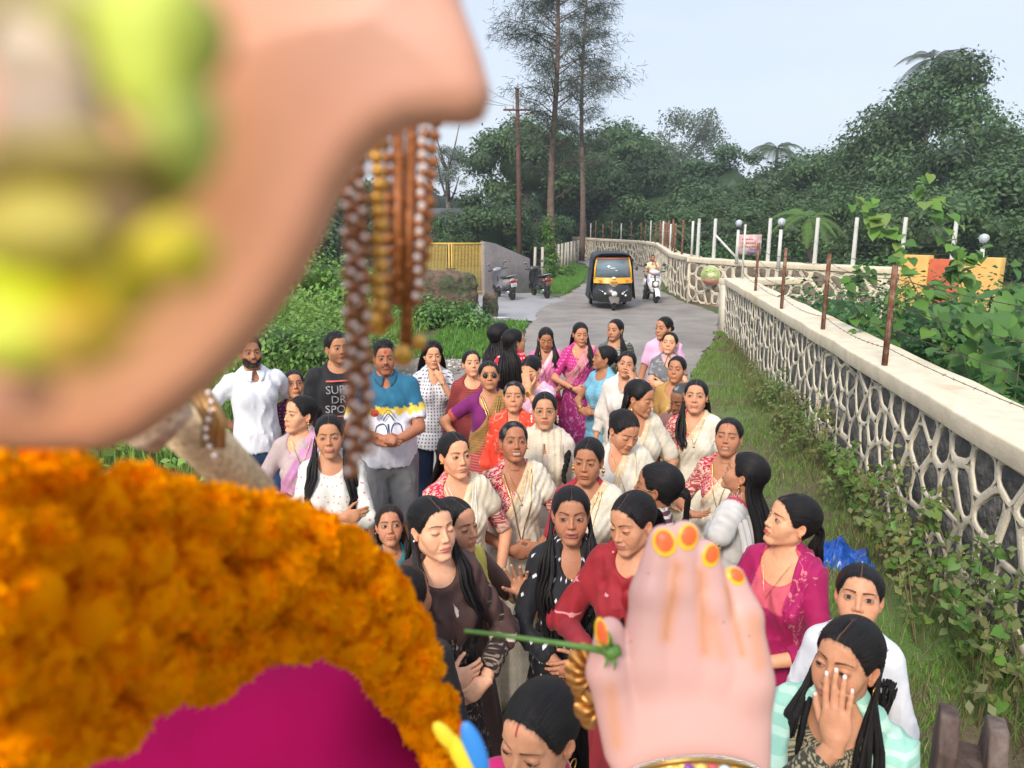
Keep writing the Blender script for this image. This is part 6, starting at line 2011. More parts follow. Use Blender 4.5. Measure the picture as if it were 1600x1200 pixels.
  if not g('braidfront', 1): pts[2:] = [np.array([sx * .3, 0.12, fg.hc[2] - 0.2]), np.array([sx * .3, 0.14, fg.hc[2] - 0.3]), np.array([sx * .3, 0.15, fg.hc[2] - 0.11 - L_])]
  pts = np.array(pts); nb_ = 34
  tt = np.linspace(0, len(pts) - 1.001, nb_)
  for i, t_ in enumerate(tt):
   i0 = int(t_); pp = pts[i0] * (1 - (t_ - i0)) + pts[i0 + 1] * (t_ - i0)
   pp = push_out(clear, pp[None], 0.035)[0]
   r_ = 0.021 * (1 - 0.55 * i / nb_)
   mb.ell(pp + np.array([0.35 * r_ * (1 if i % 2 else -1), 0, 0]), (r_, r_ * 0.9, r_ * 1.9), 8, 6)
  V = np.array(mb.V); addhair(V, np.array(mb.F), np.stack([V[:, 0] * 40 + V[:, 2] * 25, V[:, 2] * 10], -1))
 if flyaway and not fg.male:
  fp = []
  gp = np.array(g('gather', (0, 0.11, 0.0)))
  for i in range(46):
   a0 = rr.uniform(-1.9, 1.9); e0 = rr.uniform(0.35, 1.1); d0 = np.array([sin(a0) * cos(e0), -cos(a0) * cos(e0), sin(e0)])
   e1 = np.array([0, .012, .02]) + d0 * (sell_ray(d0) * 1.0 + rr.uniform(.002, .009)); d1 = d0 + np.array([rr.normal(0, .25), .9, -.1]); d1 /= np.linalg.norm(d1)
   e2 = np.array([0, .012, .02]) + d1 * (sell_ray(d1) + rr.uniform(.003, .012)); m_ = (e1 + e2) / 2; dm = m_ - np.array([0, .012, .02]); dm /= np.linalg.norm(dm); m_ = np.array([0, .012, .02]) + dm * (sell_ray(dm) + rr.uniform(.003, .012))
   t_ = np.linspace(0, 1, 6)[:, None]; fp.append(hl((1 - t_) ** 2 * e1 + 2 * t_ * (1 - t_) * m_ + t_ ** 2 * e2))
  V, F, U = locks(fp, 0.0007 if near == 2 else .0010, 3, 1.0, taper=False); addhair(V, F, U)
 if len(cs):
  link('hair', new_mesh('hair', np.concatenate(vs), np.concatenate(fs), hm, True, np.concatenate(cs), np.concatenate(us)), root)
 # ---- small things worn
 gold = GOLD()
 er = g('ear', 'stud')
 wd = P.get('wide', 1.0)
 if er and dist < 7.5:
  for sd in (-1, 1):
   base = np.array([sd * (0.0765 * wd + 0.0035), 0.010, -0.030])
   mb = MB()
   if er == 'stud': mb.ell(hl(base), (0.0042,) * 3, 8, 5)
   else:
    if er in ('jhumka', 'hoop'):
     R0 = 0.011 if er == 'jhumka' else 0.014
     mb.tube([hl(base + np.array([0.002 * sd, R0 * sin(a), -R0 + R0 * cos(a)])) for a in np.linspace(0, 2 * pi, 15)], 0.0012, 5, caps=False)
    if er in ('jhumka', 'drop'):
     c0 = hl(base + np.array([0.002 * sd, 0, 0])); 
     if er == 'drop': mb.ell(c0, (0.006, 0.004, 0.006), 8, 6); mb.ell(c0 - np.array([0, 0, 0.016]), (0.0075, 0.005, 0.010), 8, 6); mb.ell(c0 - np.array([0, 0, 0.032]), (0.005, 0.004, 0.006), 8, 6)
     else:
      mb.lathe([(0.001, 0.006), (0.006, 0.003), (0.0085, -0.004), (0.009, -0.006)], tuple(c0 - np.array([0, 0, 0.029])), 12)
      for a in range(9): mb.ell((c0[0] + 0.0078 * cos(a * .7), c0[1] + 0.0078 * sin(a * .7), c0[2] - 0.0375), (0.0016,) * 3, 5, 4)
   mb.obj('earring', g('earmat') or gold, root, True)
 for nk in g('neck', []):
  # (half width, lowest z, radius)
  hw, zl, rad = nk[:3]
  pts = []
  for t in np.linspace(-1, 1, 33):
   x = hw * k * sin(t * pi / 2) * (1 if zl > 1.2 else (abs(t) ** 0.3 if t else 0))
   x = hw * k * t if zl <= 1.2 else hw * k * sin(t * pi / 2)
   z = (zl + (1.345 - zl) * (abs(t) ** (1.6 if zl > 1.2 else 1.0))) * k
   pts.append((x, -0.26, z))
  pts = np.array(pts)
  fb2 = lambda p: smin(fg.torso(p), fg.neck(p), 0.035)
  for _ in range(24):
   d = fb2(pts) - (0.004 if zl > 1.24 else 0.024)
   pts[:, 1] += np.maximum(d, 0) * 0.8 * (pts[:, 1] < 0.05)
  mb = MB(); mb.tube([tuple(p) for p in pts], rad, 5)
  if len(nk) > 3: mb.ell(pts[16] + np.array([0, -0.004, -0.010]), (0.012 * nk[3], 0.005, 0.012 * nk[3]), 8, 6)
  if zl > 1.24 and len(nk) > 3: mb.ell(pts[16] + np.array([0, -0.002, -0.004]), (0.005, 0.003, 0.006), 8, 6)
  mb.obj('necklace', nk[4] if len(nk) > 4 else gold, root, True)
 for bg_ in g('bangles', []):
  sd, cnt, bm = bg_
  A = fg.arms[sd]; ax_ = (A['wr'] - A['el']); ax_ /= np.linalg.norm(ax_); M = basis(ax_, (0.1, 1, 0.3))
  for i in range(cnt):
   mb = MB(); cc = A['wr'] - ax_ * (0.012 + 0.0085 * i); r_ = (0.031 + 0.0012 * i) * (1 + 0.1 * fg.male)
   mb.tube([cc + M @ np.array([r_ * cos(a), r_ * 0.9 * sin(a), 0]) for a in np.linspace(0, 2 * pi, 19)], 0.0026, 6, caps=False)
   mb.obj('bangle', bm or gold, root, True)
 if g('watch'):
  sd = g('watch'); A = fg.arms[sd]; ax_ = (A['wr'] - A['el']); ax_ /= np.linalg.norm(ax_); M = basis(ax_, A['pn'])
  mb = MB(); cc = A['wr'] - ax_ * 0.02
  mb.tube([cc + M @ np.array([0.030 * cos(a), 0.028 * sin(a), 0]) for a in np.linspace(0, 2 * pi, 19)], 0.006, 6, caps=False, flat=0.4)
  mb.tube([cc + M @ np.array([0, 0.027, 0]), cc + M @ np.array([0, 0.036, 0])], 0.017, 14)
  mb.obj('wristwatch', g('watchmat') or gold, root, True)
 if g('glasses'):
  gm = mat('glasses_' + str(g('glasses')), {'gold': (0.5, 0.33, 0.12), 'dark': (0.03, 0.02, 0.02), 'red': (0.22, 0.03, 0.03)}[g('glasses')], rough=0.3, metal=0.5 if g('glasses') == 'gold' else 0)
  mb = MB(); ny = -0.0885
  for sd in (-1, 1):
   mb.tube([hl((sd * 0.0325 * wd + 0.0215 * cos(a), ny + 0.004 * (abs(0.0325 * sd + 0.0215 * cos(a)) / 0.05) ** 2, -0.001 + 0.0165 * np.sign(sin(a)) * abs(sin(a)) ** 0.8)) for a in np.linspace(0, 2 * pi, 25)], 0.0013 if near else 0.0020, 5, caps=False)
   mb.tube([hl((sd * 0.0545 * wd, ny + 0.005, 0.005)), hl((sd * 0.074 * wd, -0.045, 0.006)), hl((sd * 0.079 * wd, 0.012, 0.006))], 0.0013 if near else 0.002, 5)
  mb.tube([hl((-0.011, ny - 0.002, 0.004)), hl((0, ny - 0.004, 0.006)), hl((0.011, ny - 0.002, 0.004))], 0.0013, 5)
  sp = mb.obj('spectacles', gm, root, True)
  lm = mat('lens_tint', (0.03, 0.022, 0.022), rough=0.25, spec=0.4, alpha=0.8)
  if g('tint'):
   for sd in (-1, 1):
    mb = MB(); mb.tube([hl((sd * 0.0325 * wd, ny + 0.001, -0.001)), hl((sd * 0.0325 * wd, ny - 0.0006, -0.001))], 0.0185, 20)
    mb.obj('lens', lm, sp, True)
 if g('nose') and near:
  mb = MB(); mb.ell(hl((-0.0145, -0.094, -0.031)), (0.0018,) * 3, 6, 4); mb.obj('nose_stud', gold, root, True)
 if g('clip'):
  mb = MB()
  cp_ = np.array(g('clippos', (0.0, 0.115, 0.03)))
  for a in range(5): mb.ell(hl(cp_ + np.array([0.010 * cos(a * 1.257), 0.004, 0.010 * sin(a * 1.257)])), (0.008, 0.005, 0.008), 7, 5)
  mb.obj('hair_clip', mat('clip' + str(g('clip')), g('clip'), rough=0.35), root, True)
 ex = g('extra')
 if ex: ex(root, fg, hl)
 # bend every part forward
 if lean or g('side'):
  for ch in root.children_recursive:
   if ch.type == 'MESH':
    n_ = len(ch.data.vertices); a = np.empty(n_ * 3, dtype=np.float32)
    ch.data.vertices.foreach_get('co', a); a = a.reshape(-1, 3)
    ch.data.vertices.foreach_set('co', bend(a.astype(float)).astype(np.float32).ravel())
    ch.data.update()
 return root
def sell_ray(d):
 """distance along d from (0,.012,.02) to the cranium"""
 d = np.array(d) / np.array([0.080, 0.100, 0.092])
 return 1.0 / np.linalg.norm(d)
# ---------------------------------------------------------------- the crowd
CREAM = (0.66, 0.59, 0.47); CRG = (0.60, 0.45, 0.28)
RED = (0.42, 0.008, 0.045); BRO = (0.34, 0.05, 0.06)
BUT = dict(kind='butti', c2=(0.74, 0.70, 0.60), sc=22, th=0.55)
BRM = dict(kind='brocade', c2=(0.66, 0.44, 0.34), sc=34, th=0.40)
def cream(**kw):
 d = dict(k='saree', col=CREAM, border=CRG, m=BUT); d.update(kw); return d
def redblouse(**kw):
 d = dict(k='blouse', col=RED, scol=BRO, border=(0.45, 0.22, 0.16), m=BRM, sleeve=0.92); d.update(kw); return d
LT, MD, DK, DD = (0.60, 0.34, 0.215), (0.47, 0.25, 0.15), (0.35, 0.175, 0.103), (0.23, 0.108, 0.064)
SAD = (0.50, 0.30, 0.20)
wht = lambda: mat('white_enamel', (0.75, 0.72, 0.68), rough=0.3)
blk = lambda: mat('black_beads', (0.02, 0.015, 0.015), rough=0.35)
MS = lambda: (0.07, 1.03, 0.0016, 1.0, None)
def flower_pin(root, fg, hl):
 k = fg.k; c = np.array([-0.075 * k, -0.15 * k, 1.165 * k]); mb = MB()
 for i in range(7): mb.ell(c + np.array([0.014 * cos(i * .9), -0.01, 0.014 * sin(i * .9)]), (0.013, 0.010, 0.013), 8, 6)
 mb.ell(c + np.array([0, -0.018, 0]), (0.012, 0.010, 0.012), 8, 6)
 mb.obj('rosette', mat('red_rosette', (0.55, 0.05, 0.03), rough=.6, var=.4, vscale=90), root, True)
def on_front(fg, pts, e=0.02):
 pts = np.array(pts, float)
 for _ in range(26):
  pts[:, 1] += np.maximum(fg.torso(pts) - e, 0) * 0.85
 return pts
def text_front(root, fg, txt, cx, cz, size, m, name, e=0.021):
 cu = bpy.data.curves.new(name, 'FONT'); cu.body = txt; cu.size = size; cu.extrude = 0; cu.align_x = 'CENTER'; cu.resolution_u = 3
 o = bpy.data.objects.new(name, cu); COL.objects.link(o)
 bpy.context.view_layer.update()
 me = bpy.data.meshes.new_from_object(o.evaluated_get(bpy.context.evaluated_depsgraph_get()))
 bpy.data.objects.remove(o)
 n = len(me.vertices); a = np.empty(n * 3, dtype=np.float32); me.vertices.foreach_get('co', a); a = a.reshape(-1, 3)
 P = np.stack([cx + a[:, 0], np.full(n, -0.3), cz + a[:, 1]], -1)
 P = on_front(fg, P, e)
 me.vertices.foreach_set('co', P.astype(np.float32).ravel()); me.materials.clear(); me.materials.append(m); me.update()
 return link(name, me, root)
def tee_print(root, fg, hl):
 k = fg.k; tk = mat('print_grey', (0.30, 0.28, 0.28), rough=.8, var=.5, vscale=60); rd = mat('print_red', (0.50, 0.10, 0.07), rough=.8, var=.3, vscale=50)
 for i, t in enumerate(('SUPER', 'DRY', 'SPORT')):
  text_front(root, fg, t, 0.0, (1.205 - 0.062 * i) * k, 0.078, tk, 'lettering', 0.026)
 for z in (1.275, 1.055):
  mb = MB(); xs = np.linspace(-0.10, 0.10, 16)
  for dz, nm in ((0, 0),):
   a = on_front(fg, [(x, -.3, z * k) for x in xs], 0.026); b_ = on_front(fg, [(x, -.3, z * k + 0.010) for x in xs], 0.026)
   for i in range(15): mb.add([a[i], a[i + 1], b_[i + 1], b_[i]], [(0, 1, 2, 3)])
  mb.obj('print_bar', rd, root)
def polo_print(root, fg, hl):
 k = fg.k; flower_pin(root, fg, hl)
 ink = mat('print_navy', (0.02, 0.05, 0.14), rough=.7)
 def stroke(pts, r=0.0035, m=ink):
  t = np.linspace(0, len(pts) - 1, 24); i0 = np.minimum(t.astype(int), len(pts) - 2); f = (t - i0)[:, None]; P = np.array(pts, float)
  cp = np.concatenate([P[:1], P, P[-1:]]); a, b, c, d = cp[i0], cp[i0 + 1], cp[i0 + 2], cp[i0 + 3]
  Q = .5 * (2 * b + (c - a) * f + (2 * a - 5 * b + 4 * c - d) * f * f + (3 * b - a - 3 * c + d) * f ** 3)
  W = on_front(fg, [(x, -.3, z * k) for x, z in Q], 0.030)
  mb = MB(); mb.tube([tuple(p) for p in W], r, 5, flat=1); return mb.obj('print_line', m, root, True)
 stroke([(-0.075, 1.075), (-0.085, 1.02), (-0.05, 0.985), (-0.02, 1.00), (-0.005, 1.04), (-0.02, 1.085), (-0.05, 1.09), (-0.075, 1.075)])
 stroke([(0.085, 1.075), (0.095, 1.02), (0.06, 0.985), (0.035, 1.00), (0.02, 1.04), (0.035, 1.085), (0.065, 1.09), (0.085, 1.075)])
 stroke([(0.0, 1.09), (0.005, 1.02), (0.0, 0.96), (0.03, 0.90), (0.045, 0.93)], 0.005)
 stroke([(-0.03, 1.11), (0.005, 1.15), (0.04, 1.11)]); stroke([(-0.045, 1.12), (0.005, 1.175), (0.055, 1.12)], 0.002)
def held_phone(sd, col=(0.02, 0.02, 0.022), rot=0):
 def f(root, fg, hl):
  A = fg.arms[sd]; c = A['wr'] + A['fd'] * 0.085 - A['pn'] / np.linalg.norm(A['pn']) * 0.02
  M = basis(A['fd'], A['pn'])
  mb = MB(); mb.box((0, 0, 0), (0.074, 0.008, 0.155)); m = mb.mesh('phone', mat('phone_case', col, rough=.25))
  o = link('phone', m, root); o.matrix_local = Matrix(((M[0][0], M[0][1], M[0][2], c[0]), (M[1][0], M[1][1], M[1][2], c[1]), (M[2][0], M[2][1], M[2][2], c[2]), (0, 0, 0, 1)))
 return f
PEOPLE = [
 ('bearded man in a white polo shirt and blue jeans at the left edge', 392, 553, dict(near=1, male=1, H=1.71, yaw=12, hyaw=10, pitch=-2, skin=DK, hair='short', part=None, lower='pants', L='back', R='back', feet=1, ear=None,
   face=dict(beard=.97, stache=.9, topth=.014, hairline=50, jaw=1.05, tuft=.003), wear=[dict(k='shirt', col=(.74, .74, .78), sleeve=.72, neck='polo', collar=(.74, .74, .78), z0=.83, m=dict(kind='plain')), dict(k='jeans', col=(.035, .075, .16), m=dict(kind='plain', wear=.35))])),
 ('woman in a maroon blouse wearing red framed glasses behind the woman in pink', 459, 601, dict(near=1, H=1.44, yaw=5, hyaw=8, skin=MD, hair='bun', L='down', R=((0.13, -0.13, 0.90), (1, .4, 0), (1, -.5, 0), (-.4, -.5, -.8), 'relaxed'), fat=.4, glasses='red', bangles=[(-1, 4, None)],
   face=dict(bindi=.003, wide=1.04, cheek=1.06, age=.4), wear=[dict(k='blouse', col=(.09, .008, .05), scol=(.09, .01, .06), border=(.33, .22, .20), sleeve=.95, m=dict(kind='dots', c2=(.5, .3, .3), sc=40, th=.4)), dict(k='saree', col=(.16, .015, .06), border=(.3, .2, .2), skirt=(.42, .32, .31), m=dict(kind='dots', c2=(.55, .38, .36), sc=45, th=.6))])),
 ('woman in a pink and beige saree turning left, her hair in a bun', 469, 648, dict(near=1, H=1.54, yaw=-5, hyaw=-58, pitch=4, skin=LT, hair='bun', bunpos=(0, .115, .02), bunr=.042, ear='drop', L='clasp', R='belly', fat=.35,
   face=dict(bindi=.0026, bindicol=(.2, .01, .02), age=.3, sindoor=1, open=.55, cheek=1.05), neck=[(.06, 1.20, .002, .6)], bangles=[(-1, 5, None)],
   wear=[dict(k='blouse', col=(.42, .33, .31), scol=(.42, .33, .32), m=dict(kind='floral', c2=(.52, .22, .38), sc=20, th=.3)), dict(k='saree', col=(.60, .27, .48), border=(.5, .38, .36), skirt=(.45, .34, .33), ox=-.01, m=dict(kind='floral', c2=(.44, .34, .33), sc=14, th=.3))])),
 ('young woman in a white floral top, long straight hair over both shoulders, holding a phone', 515, 682, dict(near=1, H=1.55, yaw=-4, hyaw=-4, pitch=8, skin=(0.448,0.236,0.142), hair='half', front=(.42, .42), hairlen=.42, wave=.004, L='fold', R='fold', ear='hoop',
   face=dict(open=.55, gaze=(0, -.002), lip=(.40, .10, .11), long=1.03), wear=[dict(k='kurta', col=(.66, .64, .58), sleeve=1.75, neck='round', m=dict(kind='leaf', c2=(.62, .13, .20), sc=24, th=.28))],
   extra=held_phone(1, (.62, .60, .58)))),
 ('man in a black T-shirt with SUPER DRY SPORT lettering standing behind the bead strings', 527, 545, dict(near=1, male=1, H=1.74, yaw=6, hyaw=22, pitch=0, skin=(0.378,0.195,0.113), hair='short', part=None, lower='pants', L='down', R='down', ear=None, fat=.5, feet=1,
   face=dict(topth=.010, hairline=46, stubble=1.6, jaw=1.08, wide=1.04, cheek=1.08), extra=tee_print, wear=[dict(k='shirt', n='tshirt', col=(.014, .013, .016), sleeve=.75, neck='crew', z0=.82), dict(k='jeans', col=(.02, .025, .04))])),
 ('man in a blue, yellow and white polo and grey shorts with a red forehead mark', 601, 560, dict(near=1, male=1, H=1.72, yaw=2, hyaw=4, pitch=4, skin=(0.354,0.159,0.096), hair='short', part=None, lower='pants', ear=None, fat=.7, feet=1, bare=1,
   L=((.02, -.26, 1.00), (1, .5, -.4), (.4, .3, -1), (-.9, -.3, .1), 'relaxed'), R=((.04, -.25, 1.03), (1, .5, -.4), (.3, -1, .5), (-.85, -.4, -.1), 'curled'),
   face=dict(stache=.97, topth=.012, hairline=48, tilak=1, age=.4, brow=.5, jaw=1.06), extra=polo_print,
   wear=[dict(k='shirt', col=(.72, .73, .80), sleeve=.80, neck='polo', collar=(.02, .10, .17), z0=.80, loose=.03, bands=[(1.19, 1.9, (.02, .13, .22)), (1.145, 1.19, (.78, .55, .06))]), dict(k='jeans', n='shorts', col=(.20, .205, .21), z1=.42, e=.030)])),
 ('long haired young woman in a white dashed top and jeans, finger to her chin', 676, 556, dict(near=1, H=1.57, yaw=8, hyaw=8, pitch=6, skin=LT, hair='long', hairlen=.42, flare=1.25, spreadx=1.45, wave=.014, wfreq=9, hairth=.018, L='chin', R='down', ear=None, lower='pants', feet=1,
   face=dict(open=.5, lip=(.45, .12, .13)), bangles=[(1, 1, None)], wear=[dict(k='kurta', col=(.66, .65, .67), sleeve=.7, neck='v', z1=.74, z0=.84, m=dict(kind='stripes', c2=(.10, .09, .11), c3=1, sc=9, th=.35)), dict(k='jeans', col=(.018, .035, .085), m=dict(kind='plain', wear=.3))])),
 ('young woman in a dark red patterned kurta standing behind the woman in dark glasses', 737, 569, dict(H=1.53, yaw=5, hyaw=10, skin=LT, hair='bun', L='down', R='down', ear='stud', face=dict(lip=(.45, .10, .12), cheek=1.05), wear=[dict(k='kurta', col=(.20, .025, .03), m=dict(kind='weave', c2=(.30, .05, .04), sc=20, th=.5))])),
 ('older woman in a purple blouse with dark glasses and a hand on her hip', 764, 588, dict(near=1, H=1.55, yaw=8, hyaw=4, skin=(0.425,0.218,0.130), hair='bun', fat=.8, L='down', R='hip', glasses='gold', tint=1, ear='stud', bangles=[(-1, 4, None)],
   face=dict(bindi=.004, age=.7, cheek=1.1, wide=1.05, brow=-.6), neck=[(.075, 1.10, .0035, 1.6), (.06, 1.16, .003, .8)],
   wear=[dict(k='blouse', col=(.17, .012, .12), scol=(.17, .012, .12), border=(.45, .08, .05), sleeve=.72), dict(k='saree', col=(.36, .045, .055), border=(.23, .17, .035), bw=.085, skirt=(.36, .03, .06), m=dict(kind='weave', c2=(.42, .16, .08), sc=16, th=.25))])),
 ('older woman wrapped in a bright orange red saree with a red dot on her forehead', 803, 621, dict(near=1, H=1.46, yaw=-2, hyaw=-4, pitch=-2, skin=(0.496,0.260,0.159), hair='bun', L='down', R='down', fat=.3, ear='stud', face=dict(bindi=.0045, age=.9, open=.5, brow=.4, greying=.3),
   wear=[dict(k='blouse', col=(.5, .06, .03)), dict(k='shawl', n='saree', col=(.68, .055, .025), border=(.62, .33, .10), neck='v', m=dict(kind='floral', c2=(.72, .20, .12), sc=16, th=.2))])),
 ('woman seen from behind with thick frizzy black hair beside the spotted red dress', 783, 526, dict(H=1.64, yaw=150, hyaw=120, skin=MD, hair='curly', near=1, hairlen=.42, flare=1.15, spreadx=1.35, wave=.018, wfreq=16, hairth=.020, part=None, L='down', R='down', clip=(.3, .3, .32), wear=[dict(k='kurta', col=(.012, .010, .012), sleeve=.7, neck='backdeep', border=(.5, .1, .2), m=dict(kind='floral', c2=(.42, .03, .09), sc=18, th=.25))])),
 ('woman seen from behind in a red dress with white spots and long straight black hair', 804, 534, dict(near=1, H=1.66, yaw=160, hyaw=118, skin=MD, hair='long', hairlen=.52, wave=.005, flare=1.05, spreadx=.75, part=None, glasses='dark', L='down', R='down', clip=(.3, .08, .09), clippos=(.02, .10, .055), wear=[dict(k='kurta', col=(.60, .015, .035), sleeve=.8, m=dict(kind='dots', c2=(.78, .70, .70), sc=30, th=.6))])),
 ('smiling woman in a bright pink saree looking down beside the wearer of magenta silk', 853, 530, dict(near=1, H=1.53, yaw=6, hyaw=4, pitch=24, skin=(0.389,0.195,0.113), hair='half', front=(.3, .3), hairlen=.16, L='clasp', R='down', ear=None, neck=[(.07, 1.05, .0022)], face=dict(open=.1, smile=.9, mouth=.35, teeth=1, bindi=.002),
   wear=[dict(k='blouse', col=(.62, .15, .32), scol=(.62, .12, .30), border=(.7, .2, .3)), dict(k='saree', col=(.68, .20, .38), border=(.74, .52, .55), skirt=(.5, .03, .12), m=dict(kind='plain'))])),
 ('woman in a pale pink saree hiding her face behind her raised hand', 830, 579, dict(near=1, H=1.53, yaw=-25, hyaw=-28, pitch=28, roll=-6, skin=LT, hair='bun', bunpos=(0, .115, .02), L='face', R='down', ear=None, bangles=[(1, 4, None)], clip=(.7, .68, .6), clippos=(-.035, .10, .05), face=dict(open=.1),
   wear=[dict(k='blouse', col=(.5, .12, .25), scol=(.55, .25, .38)), dict(k='saree', col=(.66, .36, .50), border=(.70, .45, .5), over=.85, m=dict(kind='floral', c2=(.76, .60, .66), sc=16, th=.3))])),
 ('woman in a magenta silk saree standing with hands clasped before the road', 907, 522, dict(near=1, H=1.58, yaw=8, hyaw=12, pitch=12, skin=(0.472,0.248,0.159), hair='half', front=(.4, 0), hairlen=.2, L='clasp', R='clasp', fat=.1, ear='stud', neck=[(.07, 1.05, .0022)], bangles=[(1, 3, None), (-1, 3, None)], feet=1, face=dict(open=.2, bindi=.002, long=1.03),
   wear=[dict(k='blouse', col=(.50, .03, .20), scol=(.50, .03, .20), m=dict(kind='dots', c2=(.75, .35, .5), sc=34, th=.4)), dict(k='saree', col=(.42, .035, .19), border=(.62, .26, .26), bw=.075, skirt=(.27, .015, .12), m=dict(kind='floral', c2=(.50, .16, .30), sc=18, th=.3))])),
 ('woman in a dark green saree with a grey patterned blouse looking left at the back', 961, 516, dict(near=1, H=1.58, yaw=0, hyaw=-28, pitch=4, skin=(0.437,0.236,0.147), hair='half', front=(.45, 0), hairlen=.2, L='down', R='down', ear='stud', neck=[(.07, 1.05, .0022)], face=dict(bindi=.002, lip=(.30, .05, .06)),
   wear=[dict(k='blouse', col=(.10, .12, .11), scol=(.09, .10, .095), m=dict(kind='floral', c2=(.25, .28, .27), sc=24, th=.3)), dict(k='saree', col=(.035, .05, .025), border=(.30, .31, .28), bw=.06, m=dict(kind='weave', c2=(.12, .14, .11), sc=12, th=.3))])),
 ('woman in a light blue patterned kurta with orange edge seen in profile facing left', 944, 560, dict(near=1, H=1.50, yaw=-45, hyaw=-82, skin=DK, hair='bun', bunpos=(0, .112, .01), L='belly', R='belly', ear='stud', bangles=[(-1, 3, None)], wear=[dict(k='kurta', col=(.17, .42, .55), sleeve=.45, border=(.5, .2, .1), m=dict(kind='leaf', c2=(.05, .14, .28), sc=36, th=.3))])),
 ('woman in a sheer white dupatta resting her cheek on her hand', 979, 570, dict(near=1, H=1.53, yaw=-4, hyaw=-4, pitch=4, roll=8, skin=(0.472,0.260,0.170), hair='pony', ponyside=-.02, hairlen=.3, L='cheek', R='down', ear='hoop', watch=1, watchmat=blk(), face=dict(open=.6), wear=[dict(k='kurta', col=(.60, .56, .50), sleeve=1.5, neck='v'), dict(k='shawl', n='dupatta', col=(.66, .62, .55), arm=.9, neck='v', m=dict(kind='leaf', c2=(.76, .73, .68), sc=22, th=.3))])),
 ('woman in a pale pink T-shirt looking left at the back right of the crowd', 1037, 513, dict(near=1, H=1.63, yaw=0, hyaw=-38, pitch=6, skin=(0.425,0.224,0.142), hair='bun', L='down', R='down', face=dict(smile=.6, open=.3), fat=.3, wear=[dict(k='kurta', n='tshirt', n2='skirt_hem', col=(.72, .42, .58), sleeve=.6, neck='v')])),
 ('woman with folded arms in a grey printed top behind the mustard blouse', 1046, 537, dict(near=1, H=1.50, yaw=4, hyaw=-8, pitch=-6, skin=LT, hair='pony', ponyside=.03, hairlen=.18, L='fold', R='fold', roll=4, ear=None, face=dict(open=.45, hairline=52), wear=[dict(k='kurta', col=(.15, .145, .15), sleeve=.55, neck='v', collar=(.6, .35, .4), m=dict(kind='floral', c2=(.28, .28, .29), sc=14, th=.35))])),
 ('woman in a mustard blouse and brown floral saree standing before the grey printed top', 1057, 578, dict(near=1, H=1.48, yaw=-6, hyaw=-14, pitch=4, skin=(0.401,0.201,0.119), hair='bun', fat=.5, L='down', R='down', face=dict(open=.35, cheek=1.08), wear=[dict(k='blouse', col=(.42, .24, .07), scol=(.42, .24, .07), border=(.33, .13, .12), sleeve=.9), dict(k='saree', col=(.13, .055, .05), border=(.42, .24, .09), m=dict(kind='floral', c2=(.55, .36, .13), sc=22, th=.45))])),
 ('elderly person with short grey hair looking down, half hidden behind a red blouse', 1066, 626, dict(near=1, H=1.44, yaw=-20, hyaw=-40, pitch=26, skin=DD, hair='none', part=None, male=1, L='down', R='down', ear=None, lower='pants', haircol=(.05, .05, .052), face=dict(greying=.8, age=1.0, open=.1, hairline=52), wear=[dict(k='shirt', col=(.22, .10, .09), sleeve=.8, neck='round'), dict(k='jeans', col=(.1, .08, .08))])),
 ('woman with long dark hair in a white saree looking down to the right', 1000, 622, dict(near=1, H=1.58, yaw=35, hyaw=62, pitch=24, skin=(0.437,0.224,0.136), hair='half', hairlen=.38, wave=.012, spreadx=.9, L='clasp', R='down', ear='jhumka', clip=(.5, .5, .5), clippos=(-.02, .112, .02), face=dict(open=.1), wear=[dict(k='blouse', col=(.55, .50, .42)), cream(over=.8)])),
 ('woman in a white saree looking down with a gold chain and hair in a bun', 975, 674, dict(near=1, H=1.55, yaw=25, hyaw=32, pitch=34, roll=4, skin=(0.496,0.260,0.164), hair='bun', bunpos=(0, .115, .03), fat=.6, L='clasp', R='clasp', ear='hoop', neck=[(.07, 1.03, .0018, .8)], face=dict(open=.08, sindoor=1, cheek=1.06), wear=[dict(k='blouse', col=(.58, .55, .50), scol=(.55, .5, .45), sleeve=.5, neck='deep'), cream(over=.7, ox=.0)])),
 ('woman in a cream saree and red blouse looking at the camera beside the grass verge', 1087, 620, dict(near=1, H=1.54, yaw=2, hyaw=-4, pitch=2, skin=(0.507,0.277,0.176), hair='half', front=(.0, .3), hairlen=.2, L='down', R=((0.17, -0.10, 0.86), (1, .4, 0), (1, 0, 0), None, 'relaxed'), ear='stud', neck=[(.06, 1.19, .0016, .6)], face=dict(long=1.04, lip=(.38, .12, .11)), wear=[redblouse(), cream(over=.9, ox=.03)])),
 ('smiling woman in a red blouse and cream saree holding out her open hand', 1138, 684, dict(near=1, H=1.47, yaw=-14, hyaw=-8, pitch=-2, skin=(0.366,0.183,0.113), hair='bun', L='down', R='talk', ear='stud', fat=.2, bangles=[(-1, 2, wht())], neck=[(.065, 1.08, .002)], face=dict(smile=1, mouth=.55, teeth=1, open=.15, sindoor=1, bindi=.0016, cheek=1.08), wear=[redblouse(), cream(over=.85)])),
 ('woman seen from behind with a lilac hair clip and a grey white saree', 1163, 741, dict(near=2, H=1.48, yaw=-110, hyaw=-104, pitch=2, skin=(0.425,0.224,0.142), hair='half', hairlen=.36, wave=.016, spreadx=1.1, front=(0, .15), L='belly', R='belly', ear='drop', clip=(.42, .25, .62), clippos=(0.0, .105, .035), wear=[dict(k='blouse', col=(.16, .02, .03), scol=(.13, .015, .03), border=(.55, .35, .25), m=BRM, neck='deep', sleeve=1.1), dict(k='saree', col=(.55, .54, .52), border=(.4, .05, .1), bw=.02, over=.35, m=dict(kind='plain'))])),
